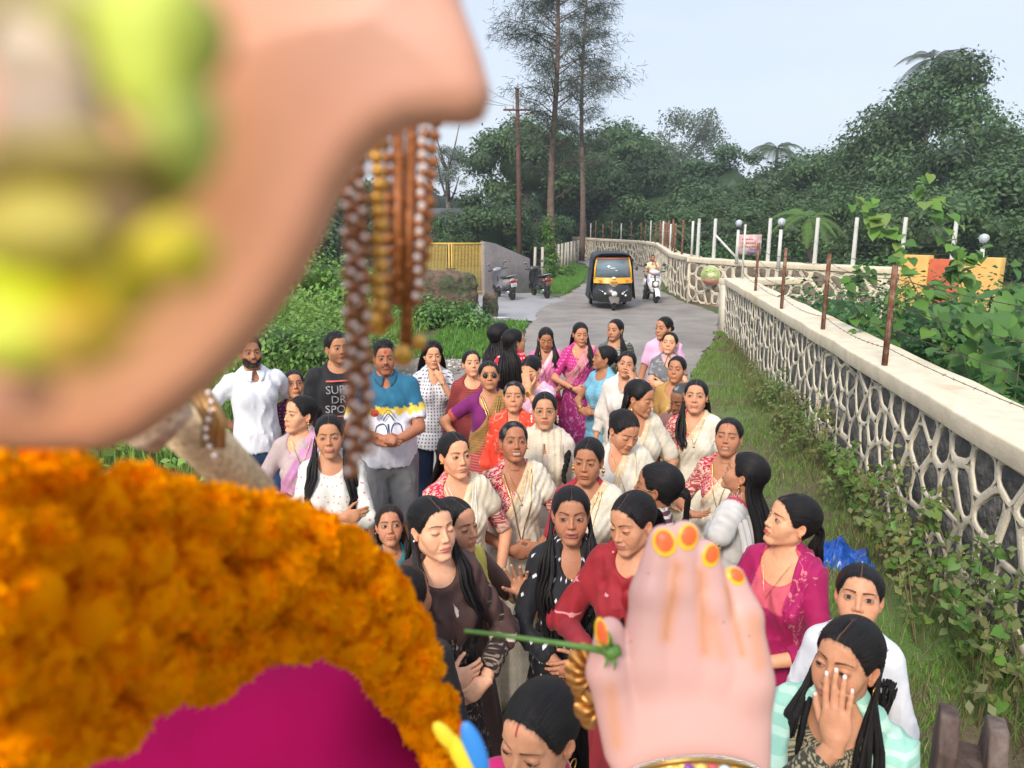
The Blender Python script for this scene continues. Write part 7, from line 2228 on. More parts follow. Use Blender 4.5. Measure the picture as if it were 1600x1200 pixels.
 ('young woman with round gold glasses, a cream dupatta and a long plait over one shoulder', 851, 643, dict(near=1, H=1.57, yaw=2, hyaw=0, pitch=4, skin=(0.472,0.254,0.159), hair='braid', hairlen=.24, braidx=.10, glasses='gold', ear='drop', earmat=wht(), L='down', R='down', face=dict(lip=(.36, .08, .09), open=.7), wear=[dict(k='kurta', col=(.58, .50, .43), yoke=(.62, .50, .44), neck='v'), dict(k='dupatta', col=(.62, .50, .36), off=.05, w=.05, m=dict(kind='weave', c2=(.66, .58, .45), sc=30, th=.3))])),
 ('older woman laughing in a maroon blouse and white saree with her hands folded', 803, 692, dict(near=2, H=1.52, yaw=16, hyaw=10, pitch=-4, roll=3, skin=(0.342,0.159,0.096), hair='bun', fat=.35, L='clasp', R='clasp', ear='stud', neck=[(.08, .98, .0028), (.055, 1.2, .0015, .5)], face=dict(smile=.9, mouth=.95, teeth=1, open=.4, age=.6, bindi=.0025, hairline=55, greying=.2), wear=[redblouse(), cream(over=.35)])),
 ('frowning woman in a bright red blouse and cream saree, arm hanging down', 711, 712, dict(near=2, H=1.54, yaw=22, hyaw=24, pitch=5, skin=(0.614,0.336,0.215), hair='half', front=(.0, .0), hairlen=.12, L=((0.16, -0.14, 0.86), (1, .4, 0), (1, 0, 0), (-.1, -.4, -1), 'relaxed'), R='down', fat=.3, ear='stud', nose=1, neck=[(.065, 1.16, .0013, .5, None), (.08, 1.02, .0014, .8, None)], bangles=[(1, 3, blk()), (1, 2, None)], face=dict(brow=-.9, gaze=(.002, -.0005), open=.62, lip=(.45, .16, .15), browth=1.1), wear=[redblouse(col=(.62, .01, .05)), cream(over=.35, border=(.68, .55, .35), col=(.68, .58, .42))])),
 ('thin faced woman in a white saree talking behind the woman in black', 919, 721, dict(near=2, H=1.52, yaw=-6, hyaw=-12, pitch=8, skin=(0.354,0.171,0.102), hair='bun', bunpos=(0, .11, -.02), L='clasp', R='down', ear='drop', neck=[(.06, 1.18, .0016, .5), (.075, 1.04, .0022)], face=dict(bindi=.002, mouth=.3, open=.35, brow=-.4, wide=.96, age=.3), wear=[dict(k='blouse', col=(.34, .02, .04), scol=(.3, .03, .05)), cream(over=.6)])),
 ('woman in glasses with a low ponytail and a striped multicolour top facing left', 1027, 762, dict(near=2, H=1.54, yaw=-75, hyaw=-105, pitch=14, skin=(0.307,0.147,0.091), hair='pony', hairlen=.2, gather=(0, .105, .01), glasses='gold', ear='stud', L='belly', R='belly', neck=[(.06, 1.25, .002)], wear=[dict(k='kurta', col=(.10, .03, .05), sleeve=1.1, m=dict(kind='weave', c2=(.50, .47, .42), sc=13, th=.45))])),
 ('young woman in a black kurta with white leaf motifs talking with her hands together', 892, 806, dict(near=2, H=1.52, yaw=4, hyaw=2, pitch=10, skin=(0.354,0.177,0.113), hair='half', front=(.36, .36), hairlen=.36, wave=.003, L='rub', R=((0.045, -0.25, 0.98), (1, .4, -.6), (.5, .2, -1), (-.75, -.55, -.1), 'relaxed'), ear=None, nose=1, neck=[(.055, 1.245, .0011, .6)], watchmat=None,
   face=dict(brow=-1.1, mouth=.35, open=.55, gaze=(-.002, -.002), lip=(.34, .10, .10)), wear=[dict(k='kurta', col=(.012, .012, .015), sleeve=1.8, neck='v', m=dict(kind='butti', c2=(.66, .66, .70), sc=15, th=.42))])),
 ('young woman in a dark red dupatta bending her head left beside the raised idol hand', 988, 818, dict(near=2, H=1.58, yaw=-20, hyaw=-38, pitch=26, roll=-6, skin=(0.472,0.248,0.159), hair='pony', ponyside=.06, hairlen=.25, L='belly', R='belly', ear='hoop', nose=1, face=dict(open=.12, hairline=50, lip=(.40, .12, .13)), wear=[dict(k='kurta', col=(.25, .02, .03)), dict(k='shawl', n='dupatta', col=(.28, .015, .022), neck='round', arm=1.0, m=dict(kind='leaf', c2=(.62, .25, .27), sc=9, th=.2))])),
 ('young woman in a magenta kurta with pink embroidery looking left beside the wall', 1236, 816, dict(near=2, H=1.52, yaw=-28, hyaw=-62, pitch=4, skin=(0.590,0.330,0.210), hair='pony', gather=(0, .105, .0), hairlen=.24, L='rub', R='rub', ear='stud', nose=0, watch=1, neck=[(.06, 1.20, .0010)], face=dict(lip=(.50, .03, .07), open=.65, gaze=(-.003, 0), nose=1.02), wear=[dict(k='kurta', col=(.34, .008, .085), sleeve=1.5, yoke=(.56, .09, .13), neck='scoop', m=dict(kind='plain', sheen=.3)), dict(k='dupatta', col=(.36, .01, .10), one=1, off=.105, w=.04, m=dict(kind='floral', c2=(.6, .17, .2), sc=26, th=.35))])),
 ('young woman in a white dress peeping over the mint scarf with a low ponytail', 1342, 935, dict(near=2, H=1.42, yaw=-4, hyaw=0, pitch=-2, skin=(0.496,0.271,0.176), hair='pony', ponyside=.07, gather=(.02, .10, -.03), hairlen=.26, L='down', R='down', ear=None, face=dict(open=.9, gaze=(0, .001), browth=1.15), wear=[dict(k='kurta', col=(.68, .69, .74), sleeve=1.85, m=dict(kind='plain'))])),
 ('woman in a mint green dupatta with jhumka earrings covering one eye with her hand', 1322, 1036, dict(near=2, H=1.58, yaw=-14, hyaw=-24, pitch=10, skin=(0.448,0.236,0.147), hair='half', front=(.30, .42), hairlen=.42, wave=.004, R=((-0.035, -0.150, 1.36), (.5, -.5, -1), (.05, -1, .05), (.10, .22, 1), 'flat'), L='down', ear='jhumka', nose=0, face=dict(open=.3, lip=(.50, .14, .17), gaze=(-.002, -.002), nailcol=(.7, .5, .45)), nailcol=(.72, .6, .56), wear=[dict(k='kurta', col=(.05, .045, .03), m=dict(kind='brocade', c2=(.35, .30, .18), sc=30, th=.4)), dict(k='shawl', n='dupatta', col=(.28, .52, .42), arm=.85, neck='deep', m=dict(kind='weave', c2=(.42, .62, .50), sc=10, th=.3))])),
 ('woman directly below in a pink blouse with her head bowed', 842, 1150, dict(near=2, H=1.57, yaw=-30, hyaw=-34, pitch=24, skin=(0.472,0.248,0.159), hair='pony', part=None, gather=(0, .10, .01), hairlen=.3, ponyside=.0, L='down', R='down', ear='hoop', clip=(.6, .62, .66), clippos=(.02, .115, .025), face=dict(open=.25, bindi=.0014, bindicol=(.1, .01, .01), sindoor=1, hairline=52, nose=1.1), wear=[dict(k='blouse', col=(.50, .01, .13), scol=(.50, .01, .13)), dict(k='saree', col=(.20, .14, .12), border=(.5, .35, .15), m=dict(kind='floral', c2=(.35, .25, .15), sc=20, th=.2))])),
 ('pale skinned young woman with closed eyes in a brown dupatta with cream leaf motifs', 676, 826, dict(near=2, H=1.58, yaw=26, hyaw=30, pitch=10, skin=(0.661,0.389,0.266), hair='half', front=(.22, .30), hairlen=.40, wave=.010, R='belly', L='clasp', ear='stud', earmat=wht(), bangles=[(-1, 1, wht())], face=dict(open=.05, lip=(.50, .09, .12), browth=.85, long=1.02), wear=[dict(k='kurta', col=(.02, .012, .012), m=dict(kind='floral', c2=(.25, .18, .13), sc=26, th=.25)), dict(k='shawl', n='dupatta', col=(.066, .032, .027), arm=1.15, z0=.62, m=dict(kind='leaf', c2=(.60, .50, .42), sc=7.5, th=.20))])),
 ('woman half hidden behind the pale young woman with one hand raised and a bracelet', 712, 822, dict(near=2, H=1.47, yaw=40, hyaw=50, pitch=14, skin=(0.496,0.271,0.181), hair='half', front=(.0, .3), hairlen=.4, L=((.16, -.22, 1.20), (.8, -.2, -1), (.6, .6, 0), (-.35, -.1, 1), 'spread'), R='down', ear=None, bangles=[(1, 3, blk())], face=dict(open=.2), wear=[dict(k='kurta', col=(.10, .055, .045), sleeve=.9), dict(k='dupatta', col=(.60, .50, .10), one=1, off=.08, w=.03)])),
 ('little girl in a teal dress watching from between the adults', 609, 823, dict(near=2, H=1.17, child=1, yaw=10, hyaw=2, pitch=-3, skin=(0.413,0.212,0.136), hair='half', front=(.2, .2), hairlen=.12, L='down', R='down', ear='stud', haircol=(.016, .010, .008), face=dict(wide=.98, gaze=(.004, 0), open=.95, long=.95, brow=.2), wear=[dict(k='kurta', col=(.03, .16, .19), sleeve=.4, m=dict(kind='plain'))])),
 ('woman with smooth black hair turned away, cut off by the marigold garland', 634, 936, dict(near=2, H=1.46, yaw=150, hyaw=140, pitch=12, skin=(0.330,0.165,0.102), hair='bun', bunr=.02, part=None, L='down', R='down', ear=None, wear=[dict(k='kurta', col=(.012, .01, .012))])),
]
import time as _time
_t0 = _time.time()
for lab, hx, hy, q in PEOPLE:
 person(lab, hx, hy, q)
print('PEOPLE', _time.time() - _t0, 'verts', sum(len(o.data.vertices) for o in bpy.data.objects if o.type == 'MESH'))
# ---------------------------------------------------------------- vehicles
M_blackp = mat('black_paint', (0.018, 0.018, 0.020), rough=.35, coat=.2, color2=(.07, .055, .045), c2scale=3.0, c2pos=(.6, .8))
M_yel = mat('taxi_yellow', (0.72, 0.36, 0.03), rough=.4, var=.08, vscale=5)
M_tyre = mat('tyre_rubber', (0.022, 0.022, 0.022), rough=.85, bump=.4, bscale=90)
M_hood = mat('hood_canvas', (0.035, 0.042, 0.055), rough=.7, var=.15, bump=.3, bscale=20)
M_chrome = mat('chrome', (.6, .6, .6), rough=.15, metal=1)
M_lens = mat('headlamp_glass', (.80, .78, .66), rough=.1, spec=.8)
M_glass = mat('windscreen_glass', (0.20, 0.27, 0.31), rough=.06, spec=.9, coat=1.0, alpha=.72)
M_orange = mat('orange_lens', (.65, .16, .02), rough=.2)
M_redl = mat('red_lens', (.40, .015, .012), rough=.2)
M_darkpl = mat('dark_plastic', (.03, .03, .032), rough=.5)
def wheel(parent, c, r, w, m=M_tyre, ax='x', rim=True):
 mb = MB(); mb.lathe([(r * .62, -w * .42), (r * .92, -w * .5), (r, -w * .25), (r, w * .25), (r * .92, w * .5), (r * .62, w * .42)], (0, 0, 0), 24, ax)
 t = mb.obj('wheel', m, parent, True, loc=c)
 if rim:
  mb = MB(); mb.lathe([(r * .1, -w * .40), (r * .58, -w * .36), (r * .62, -w * .43), (r * .62, w * .43), (r * .58, w * .36), (r * .1, w * .40)], (0, 0, 0), 16, ax); mb.obj('rim', M_chrome, t, True)
 return t
def rickshaw():
 b = at(960, 485, 0)
 root = thing('auto_rickshaw', 'black and yellow three wheeled auto rickshaw standing in the road', 'auto rickshaw', (b.x, b.y + 1.1, 0), -0.03)
 root.scale = (.95, .95, .95)
 def nose(u, v, o=0.0):
  x = (u * 2 - 1); z = 0.24 + 0.61 * v
  hw = 0.60 + 0.04 * sin(v * pi) - 0.05 * v
  y = -1.16 + 0.40 * abs(x) ** 2.4 + 0.22 * max(0, v - .35) ** 1.3 - 0.10 * sin(v * pi) * (1 - abs(x))
  y += .10 * max(0, .25 - v) * 2
  return (x * hw * (1 - o * .03), y + o, z)
 mb = MB(); mb.grid(lambda u, v: nose(u, v), 26, 16); mb.grid(lambda u, v: nose(1 - u, v, .03), 26, 16); mb.obj('nose_panel', M_blackp, root, True)
 # cab sides and rear body
 for s in (-1, 1):
  mb = MB(); mb.prism([(-.80, .28), (1.0, .28), (1.12, .55), (1.12, 1.0), (.1, 1.0), (.05, .50), (-.45, .46), (-.62, .98), (-.74, .98)], 'x', s * .60, s * .57); mb.obj('side_panel', M_blackp, root, bevel=.008)
  # flared canvas side curtain
  mb = MB(); mb.grid(lambda u, v: (s * (.615 + .13 * (1 - v) ** 1.2 + .006 * sin(u * 30)), -.62 + u * 1.5, .30 + v * 1.25), 24, 10); mb.grid(lambda u, v: (s * (.600 + .13 * (1 - v) ** 1.2), .88 - u * 1.5, .30 + v * 1.25), 24, 10)
  mb.obj('side_curtain', M_hood, root, True)
  mb = MB(); mb.tube([(s * .57, -.80, .95), (s * .555, -.70, 1.25), (s * .50, -.58, 1.60)], .028, 8); mb.obj('windscreen_pillar', M_yel, root, True)
  wheel(root, (s * .56, .72, .21), .21, .10)
  mb = MB(); mb.tube([(s * .60, -.66, 1.25), (s * .70, -.76, 1.27)], .008, 5); mb.ell((s * .73, -.78, 1.27), (.045, .02, .07), 10, 8); mb.obj('wing_mirror', M_darkpl, root, True)
 mb = MB(); mb.box((0, 1.12, .65), (1.16, .03, .72)); mb.obj('rear_panel', M_blackp, root, bevel=.01)
 mb = MB(); mb.box((0, .2, .30), (1.12, 1.9, .05)); mb.obj('floor_pan', M_darkpl, root)
 mb = MB(); mb.box((0, .72, .58), (1.0, .42, .14)); mb.box((0, .95, .86), (1.0, .10, .45)); mb.obj('bench_seat', mat('seat_vinyl', (.10, .03, .03), rough=.5), root, bevel=.03)
 mb = MB(); mb.box((0, -.05, .62), (.42, .32, .10)); mb.box((0, .10, .84), (.42, .07, .32)); mb.obj('driver_seat', mat('seat_vinyl', (.1, .03, .03)), root, bevel=.02)
 # hood, rounded canvas roof
 def hood(u, v, o=0.0):
  a = pi * u; x = -cos(a); hx_ = np.sign(x) * abs(x) ** .55; z = 1.42 + .33 * (sin(a) ** .42 if sin(a) > 0 else 0)
  y = -.66 + 1.82 * v; k = 1 - .10 * (v - .5) ** 2
  z2 = z - .05 * max(0, v - .7) * 3 * (z - 1.3) - .10 * (max(0, .12 - v) * 8) ** 2 * .3
  return ((.60 - o) * hx_ * k, y, z2 - o)
 mb = MB(); mb.grid(lambda u, v: hood(u, v), 28, 16); mb.grid(lambda u, v: hood(1 - u, v, .03), 28, 16); mb.obj('hood', M_hood, root, True)
 mb = MB(); mb.prism([(-.58, 1.0), (.58, 1.0), (.57, 1.42), (.5, 1.70), (.3, 1.74), (-.3, 1.74), (-.5, 1.70), (-.57, 1.42)], 'y', 1.10, 1.13); mb.obj('hood_back', M_hood, root)
 # windscreen
 def ws(x, z): return -.82 + (z - .98) * .36
 mb = MB(); mb.add([(-.53, ws(0, .98) + 0, .99), (.53, ws(0, .98), .99), (.50, ws(0, 1.55), 1.55), (-.50, ws(0, 1.55), 1.55), (-.53, ws(0, .98) + .008, .99), (.53, ws(0, .98) + .008, .99), (.50, ws(0, 1.55) + .008, 1.55), (-.50, ws(0, 1.55) + .008, 1.55)], [(0, 1, 2, 3), (7, 6, 5, 4), (0, 4, 5, 1), (3, 2, 6, 7), (1, 5, 6, 2), (0, 3, 7, 4)])
 mb.obj('windscreen', M_glass, root)
 mb = MB(); mb.tube([(-.50, ws(0, 1.56) - .01, 1.565), (.50, ws(0, 1.56) - .01, 1.565)], .022, 6); mb.obj('top_rail', mat('orange_trim', (.55, .13, .04), rough=.5), root, True)
 mb = MB(); mb.tube([(-.12, -.80, 1.02), (-.14, -.64, 1.45)], .008, 5); mb.obj('wiper', M_darkpl, root)
 for x in (-.37, .36):
  mb = MB(); mb.tube([(x, ws(0, 1.0) + .03, 1.0), (x * .97, ws(0, 1.54) + .03, 1.54)], .010, 5); mb.obj('inner_bar', M_darkpl, root)
 mb = MB(); mb.prism([(-.10, 1.28), (.10, 1.28), (0, 1.21)], 'y', -.72, -.715); mb.obj('pennant', mat('white_vinyl', (.8, .8, .8)), root)
 # yellow band under the screen, number plate, lamps
 def band(u, v):
  x = u * 2 - 1
  return (x * .60, -1.06 + .24 * abs(x) ** 2.2 + v * .06, .82 + .17 * v)
 mb = MB(); mb.grid(band, 24, 4); mb.grid(lambda u, v: tuple(np.array(band(1 - u, v)) + np.array([0, .03, 0])), 24, 4); mb.obj('front_band', M_yel, root, True)
 mb = MB(); mb.box((0, -1.085, .835), (.235, .012, .145)); pl = mb.obj('number_plate', M_yel, root, bevel=.004)
 mb = MB(); 
 for j, z in enumerate((.865, .815)):
  for i in range(5): mb.box((-.08 + i * .04, -1.093, z), (.024, .003, .034))
 mb.obj('plate_characters', M_darkpl, pl)
 mb = MB(); mb.ell((0, -1.06, .985), (.06, .03, .035), 12, 8); mb.obj('garland_knob', mat('white_vinyl', (.8, .8, .8)), root, True)
 for s in (-1, 1):
  mb = MB(); mb.box((s * .42, -1.025, .905), (.12, .03, .04)); mb.obj('indicator', M_orange, root, bevel=.006)
  mb = MB(); mb.tube([(s * .27, -1.22, .52), (s * .27, -1.20, .52)], .034, 14); mb.obj('side_lamp', M_lens, root, True)
  mb = MB(); mb.tube([(s * .30, -1.17, .555), (s * .46, -1.02, .64)], .014, 6); mb.obj('lamp_trim', M_chrome, root, True)
 mb = MB(); mb.box((0, -1.12, .72), (.12, .02, .09)); mb.obj('badge', M_chrome, root, bevel=.006)
 mb = MB(); mb.prism([(.37, .42), (.41, .46), (.37, .50), (.33, .46)], 'y', -1.13, -1.11); mb.obj('sticker', mat('white_vinyl', (.8, .8, .8)), root)
 # front wheel, mudguard, headlamp
 wheel(root, (0, -1.20, .21), .21, .105)
 mb = MB()
 mb.grid(lambda u, v: ((.10 + .06 * sin(v * pi)) * (u * 2 - 1), -1.20 - .27 * cos(.25 + v * 1.9), .20 + .27 * sin(.25 + v * 1.9) - .05 * abs(u * 2 - 1) ** 2), 10, 12); mb.grid(lambda u, v: ((.10 + .06 * sin(v * pi)) * (1 - u * 2), -1.20 - .255 * cos(.25 + v * 1.9), .20 + .255 * sin(.25 + v * 1.9) - .05 * abs(u * 2 - 1) ** 2), 10, 12)
 mb.obj('mudguard', mat('dusty_grey', (.14, .12, .11), rough=.7), root, True)
 mb = MB(); mb.tube([(0, -1.37, .52), (0, -1.26, .53)], [.085, .075], 18); h = mb.obj('headlamp', M_lens, root, True)
 mb = MB(); mb.tube([(0, -1.355, .52), (0, -1.22, .53)], [.094, .07], 18); mb.obj('headlamp_rim', M_chrome, h, True)
 for s in (-1, 1):
  mb = MB(); mb.tube([(s * .075, -1.20, .21), (s * .075, -1.16, .50)], .014, 6); mb.obj('fork', M_darkpl, root, True)
 mb = MB(); mb.tube([(-.5, -.86, .26), (.5, -.86, .26)], .018, 8); mb.obj('bumper_bar', M_chrome, root, True)
 mb = MB(); mb.tube([(-.22, -.55, .93), (.22, -.55, .93)], .016, 8); mb.tube([(0, -.55, .93), (0, -.75, .6)], .02, 8); mb.obj('handlebar', M_darkpl, root, True)
 return (b.x, b.y + 1.1)
rickshaw()
dq = dict(male=1, H=1.42, yaw=0, skin=DK, hair='short', part=None, lower='pants', L='handle', R='handle', ear=None, face=dict(stache=.9), group='drivers and riders', z0=.14, wear=[dict(k='shirt', col=(.32, .28, .20), sleeve=.8, neck='v'), dict(k='jeans', col=(.05, .05, .06))])
def scooter(name, label, loc, rz, body, seat, lean=0.0, front=False, plate=(.7, .7, .68), grp=None, lamp=M_lens):
 root = thing(name, label, 'scooter', (loc[0], loc[1], 0), rz, grp)
 root.rotation_euler[1] = lean
 if not front: root.scale = (1.0, 1.0, 1.0)
 P = root
 # chassis is built facing -Y
 wheel(P, (0, -.62, .225), .225, .085); wheel(P, (0, .60, .225), .225, .09)
 mb = MB()
 def apron(u, v):
  x = u * 2 - 1; z = .34 + .58 * v; hw = .10 + .13 * sin(min(1, v * 1.25) * pi * .62)
  return (x * hw, -.50 + .16 * v + .10 * abs(x) ** 2 - .04 * sin(v * pi), z)
 mb.grid(apron, 16, 12); mb.grid(lambda u, v: tuple(np.array(apron(1 - u, v)) + np.array([0, .035, 0])), 16, 12); mb.obj('front_apron', body, P, True)
 mb = MB(); mb.grid(lambda u, v: ((.075) * (u * 2 - 1), -.62 - .27 * cos(.1 + v * 2.3), .225 + .27 * sin(.1 + v * 2.3) - .03 * (u * 2 - 1) ** 2), 8, 12); mb.grid(lambda u, v: ((.075) * (1 - u * 2), -.62 - .258 * cos(.1 + v * 2.3), .225 + .258 * sin(.1 + v * 2.3) - .03 * (u * 2 - 1) ** 2), 8, 12); mb.obj('front_mudguard', body, P, True)
 for s in (-1, 1):
  mb = MB(); mb.tube([(s * .055, -.62, .225), (s * .05, -.52, .52)], .014, 6); mb.obj('fork', M_darkpl, P, True)
 mb = MB(); mb.tube([(0, -.50, .45), (0, -.36, .92)], .03, 8); mb.obj('steering_column', M_darkpl, P, True)
 # handlebar cowl, headlamp, mirrors
 mb = MB(); mb.ell((0, -.37, .97), (.17, .10, .085), 18, 10); mb.obj('handlebar_cowl', body, P, True)
 mb = MB(); mb.tube([(-.34, -.27, .99), (-.15, -.35, .97), (.15, -.35, .97), (.34, -.27, .99)], .015, 8); mb.obj('handlebar', M_darkpl, P, True)
 for s in (-1, 1):
  mb = MB(); mb.tube([(s * .24, -.30, .98), (s * .355, -.265, .99)], .020, 8); mb.obj('grip', M_darkpl, P, True)
  mb = MB(); mb.tube([(s * .20, -.33, 1.0), (s * .25, -.33, 1.12), (s * .29, -.32, 1.17)], .006, 5); mm = mb.obj('mirror_stalk', M_darkpl, P, True)
  mb = MB(); mb.ell((s * .31, -.32, 1.20), (.062, .012, .045), 14, 8); mb.obj('mirror', M_darkpl, mm, True)
  mb = MB(); mb.ell((s * .31, -.309, 1.20), (.054, .006, .038), 14, 8); mb.obj('mirror_glass', M_chrome, mm, True)
  mb = MB(); mb.ell((s * .13, -.43, .84), (.035, .03, .018), 10, 6); mb.obj('indicator', M_orange, P, True)
 mb = MB(); mb.ell((0, -.555, .60 if front else .66), (.085, .05, .085 if front else .06), 18, 10); mb.obj('headlamp', lamp, P, True)
 if front:
  mb = MB(); mb.grid(lambda u, v: (.105 * (u * 2 - 1), -.535 + .05 * abs(u * 2 - 1), .50 + .20 * v), 8, 6); mb.obj('lamp_surround', M_darkpl, P, True)
  mb = MB(); mb.box((0, -.475, .885), (.26, .012, .035)); mb.obj('stripe_decal', mat('decal_blue', (.05, .08, .28), rough=.4), P, bevel=.004)
  mb = MB(); mb.box((-.02, -.482, .885), (.09, .008, .028)); mb.obj('stripe_decal', mat('decal_red', (.5, .05, .04), rough=.4), P, bevel=.004)
 mb = MB(); mb.box((0, -.12, .30), (.26, .50, .05)); mb.obj('footboard', M_darkpl, P, bevel=.015)
 # rear bodywork
 def rear(u, v):
  a = 2 * pi * u; y = .08 + .78 * v; w_ = .175 * sin(min(1, .35 + v * .95) * pi * .62) * (1 - .35 * max(0, v - .6) * 2.5); h_ = .19 * (1 - .45 * v)
  return (w_ * cos(a), y, .53 + .12 * v + h_ * sin(a))
 mb = MB(); mb.grid(rear, 20, 14, closeu=True); mb.F.append(tuple(range(20))[::-1]); mb.M.append(0); mb.F.append(tuple(13 * 20 + i for i in range(20))); mb.M.append(0); mb.obj('rear_body', body, P, True)
 mb = MB(); mb.grid(lambda u, v: (.145 * cos(2 * pi * u) * (1 - .25 * v), .10 + .66 * v, .74 + .07 * v * v + .045 * sin(2 * pi * u)), 16, 8, closeu=True); mb.F.append(tuple(range(16))[::-1]); mb.M.append(0); mb.F.append(tuple(7 * 16 + i for i in range(16))); mb.M.append(0); mb.obj('seat', seat, P, True)
 mb = MB(); mb.tube([(-.12, .62, .80), (-.13, .86, .84), (0, .92, .85), (.13, .86, .84), (.12, .62, .80)], .013, 7); mb.obj('grab_rail', M_chrome if front else mat('grey_rail', (.35, .35, .36), rough=.4), P, True)
 mb = MB(); mb.box((0, .86, .66), (.20, .06, .065)); mb.obj('tail_lamp', M_redl, P, bevel=.015)
 for s in (-1, 1):
  mb = MB(); mb.ell((s * .145, .83, .66), (.035, .04, .03), 10, 6); mb.obj('indicator', M_orange, P, True)
 mb = MB(); mb.prism([(.84, .62), (.90, .60), (.86, .36), (.78, .34)], 'x', -.06, .06); mb.obj('rear_mudguard', M_darkpl, P, bevel=.01)
 mb = MB(); mb.box((0, .905, .535), (.20, .012, .12)); pl = mb.obj('number_plate', mat('plate_%s' % (plate,), plate, rough=.5), P, bevel=.004)
 mb = MB()
 for j, z in enumerate((.562, .512)):
  for i in range(4): mb.box((-.06 + i * .04, .913, z), (.022, .003, .032))
 mb.obj('plate_characters', M_darkpl, pl)
 mb = MB(); mb.tube([(.14, .30, .22), (.16, .55, .27), (.16, .78, .32)], [.025, .045, .04], 10); mb.obj('exhaust', M_chrome, P, True)
 mb = MB(); mb.box((-.10, .42, .27), (.10, .42, .16)); mb.obj('engine_case', mat('engine_grey', (.18, .18, .18), rough=.5, metal=.5), P, bevel=.03)
 mb = MB(); mb.tube([(-.12, .15, .25), (-.24, .20, .015)], .012, 6); mb.obj('side_stand', M_darkpl, P, True)
 return root
W_ = mat('white_scooter_paint', (.70, .70, .72), rough=.3, coat=.4)
K_ = mat('dark_scooter_paint', (.035, .037, .045), rough=.3, coat=.4)
S_m = mat('black_seat', (.015, .015, .017), rough=.55)
c = at(790, 464, 0)
scooter('parked_scooter', 'white and black scooter parked by the gate side of the grey wall, mirrors up', (c.x, c.y - .55), pi + .42, mat('silver_dark', (.26, .26, .29), rough=.3, coat=.4), S_m, 0.16)
c = at(844, 462, 0)
scooter('parked_scooter', 'black scooter with brown rear parked at the right end of the grey wall', (c.x, c.y - .45), pi + .34, K_, S_m, 0.12, plate=(.25, .12, .09))
c = at(1015, 470, 0)
scooter('ridden_scooter', 'white scooter with a round headlamp standing beside the rickshaw under its rider', (c.x + .03, c.y - .1), 0.05, W_, S_m, 0, front=True)
person('man in a cream shirt astride the white scooter with a hand at his face', 1020, 404, dict(near=1, male=1, H=1.50, yaw=4, hyaw=6, skin=DK, hair='short', part=None, lower='pants', L='cheek', R='handle', ear=None, feet=0, stance=.26, group='drivers and riders',
   face=dict(stache=.9, beard=.5), wear=[dict(k='shirt', col=(.66, .56, .36), sleeve=.8, neck='v', collar=(.66, .56, .4), z0=.84), dict(k='jeans', n='trousers', col=(.03, .028, .03), m=dict(kind='plain'))]))
# ---------------------------------------------------------------- the idol in the foreground, garland, rose
IP = atd(300, 1000, .42)
idol = thing('idol', 'large pink painted clay idol seen from behind its ear with one hand raised', 'idol', IP)
def loc_(v): return tuple(Vector(v) - IP)
ax_r = Vector((1, 0, 0)); ax_f = Vector((0, cos(PITCH), -sin(PITCH))); ax_u = Vector((0, sin(PITCH), cos(PITCH)))
def frame(px, py, d, k):
 """returns function mapping (x px right, y depth px, z px up) about a point to idol local metres"""
 o = atd(px, py, d) - IP
 B = np.array([list(ax_r), list(ax_f), list(ax_u)])
 return lambda V: np.asarray(V) @ B * k + np.array(o)
def polysdf(p, poly):
 poly = np.array(poly, float); n = len(poly); d = np.full(len(p), 1e9); ins = np.zeros(len(p), bool)
 for i in range(n):
  a, b = poly[i], poly[(i + 1) % n]; e = b - a; w = p - a
  t = np.clip((w @ e) / (e @ e), 0, 1); d = np.minimum(d, np.linalg.norm(w - t[:, None] * e, axis=1))
  c = ((a[1] > p[:, 1]) != (b[1] > p[:, 1])) & (p[:, 0] < (b[0] - a[0]) * (p[:, 1] - a[1]) / (b[1] - a[1] + 1e-12) + a[0]); ins ^= c
 return np.where(ins, -d, d)
def clay(name, tint=True):
 m = bpy.data.materials.new(name); m.use_nodes = True; nt = m.node_tree; L = nt.links.new; bs = nt.nodes['Principled BSDF']
 bs.inputs['Roughness'].default_value = .42; bs.inputs['Specular IOR Level'].default_value = .4
 a = N(nt, 'ShaderNodeVertexColor', layer_name='Col'); tcn = N(nt, 'ShaderNodeTexCoord')
 n1 = N(nt, 'ShaderNodeTexVoronoi', i_Scale=55.0); L(tcn.outputs['Object'], n1.inputs['Vector'])
 r = N(nt, 'ShaderNodeMapRange'); r.inputs[1].default_value, r.inputs[2].default_value = .035, .055; L(n1.outputs['Distance'], r.inputs[0])
 mx = N(nt, 'ShaderNodeMix', data_type='RGBA'); mx.inputs['A'].default_value = (.30, .13, .12, 1); L(r.outputs[0], mx.inputs['Factor']); L(a.outputs['Color'], mx.inputs['B']); L(mx.outputs['Result'], bs.inputs['Base Color'])
 n2 = N(nt, 'ShaderNodeTexNoise', i_Scale=60.0, i_Detail=4.0); L(tcn.outputs['Object'], n2.inputs['Vector']); b = N(nt, 'ShaderNodeBump', i_Strength=.12, i_Distance=.002); L(n2.outputs['Fac'], b.inputs['Height']); L(b.outputs['Normal'], bs.inputs['Normal'])
 return m
M_clay = clay('pink_clay_paint')
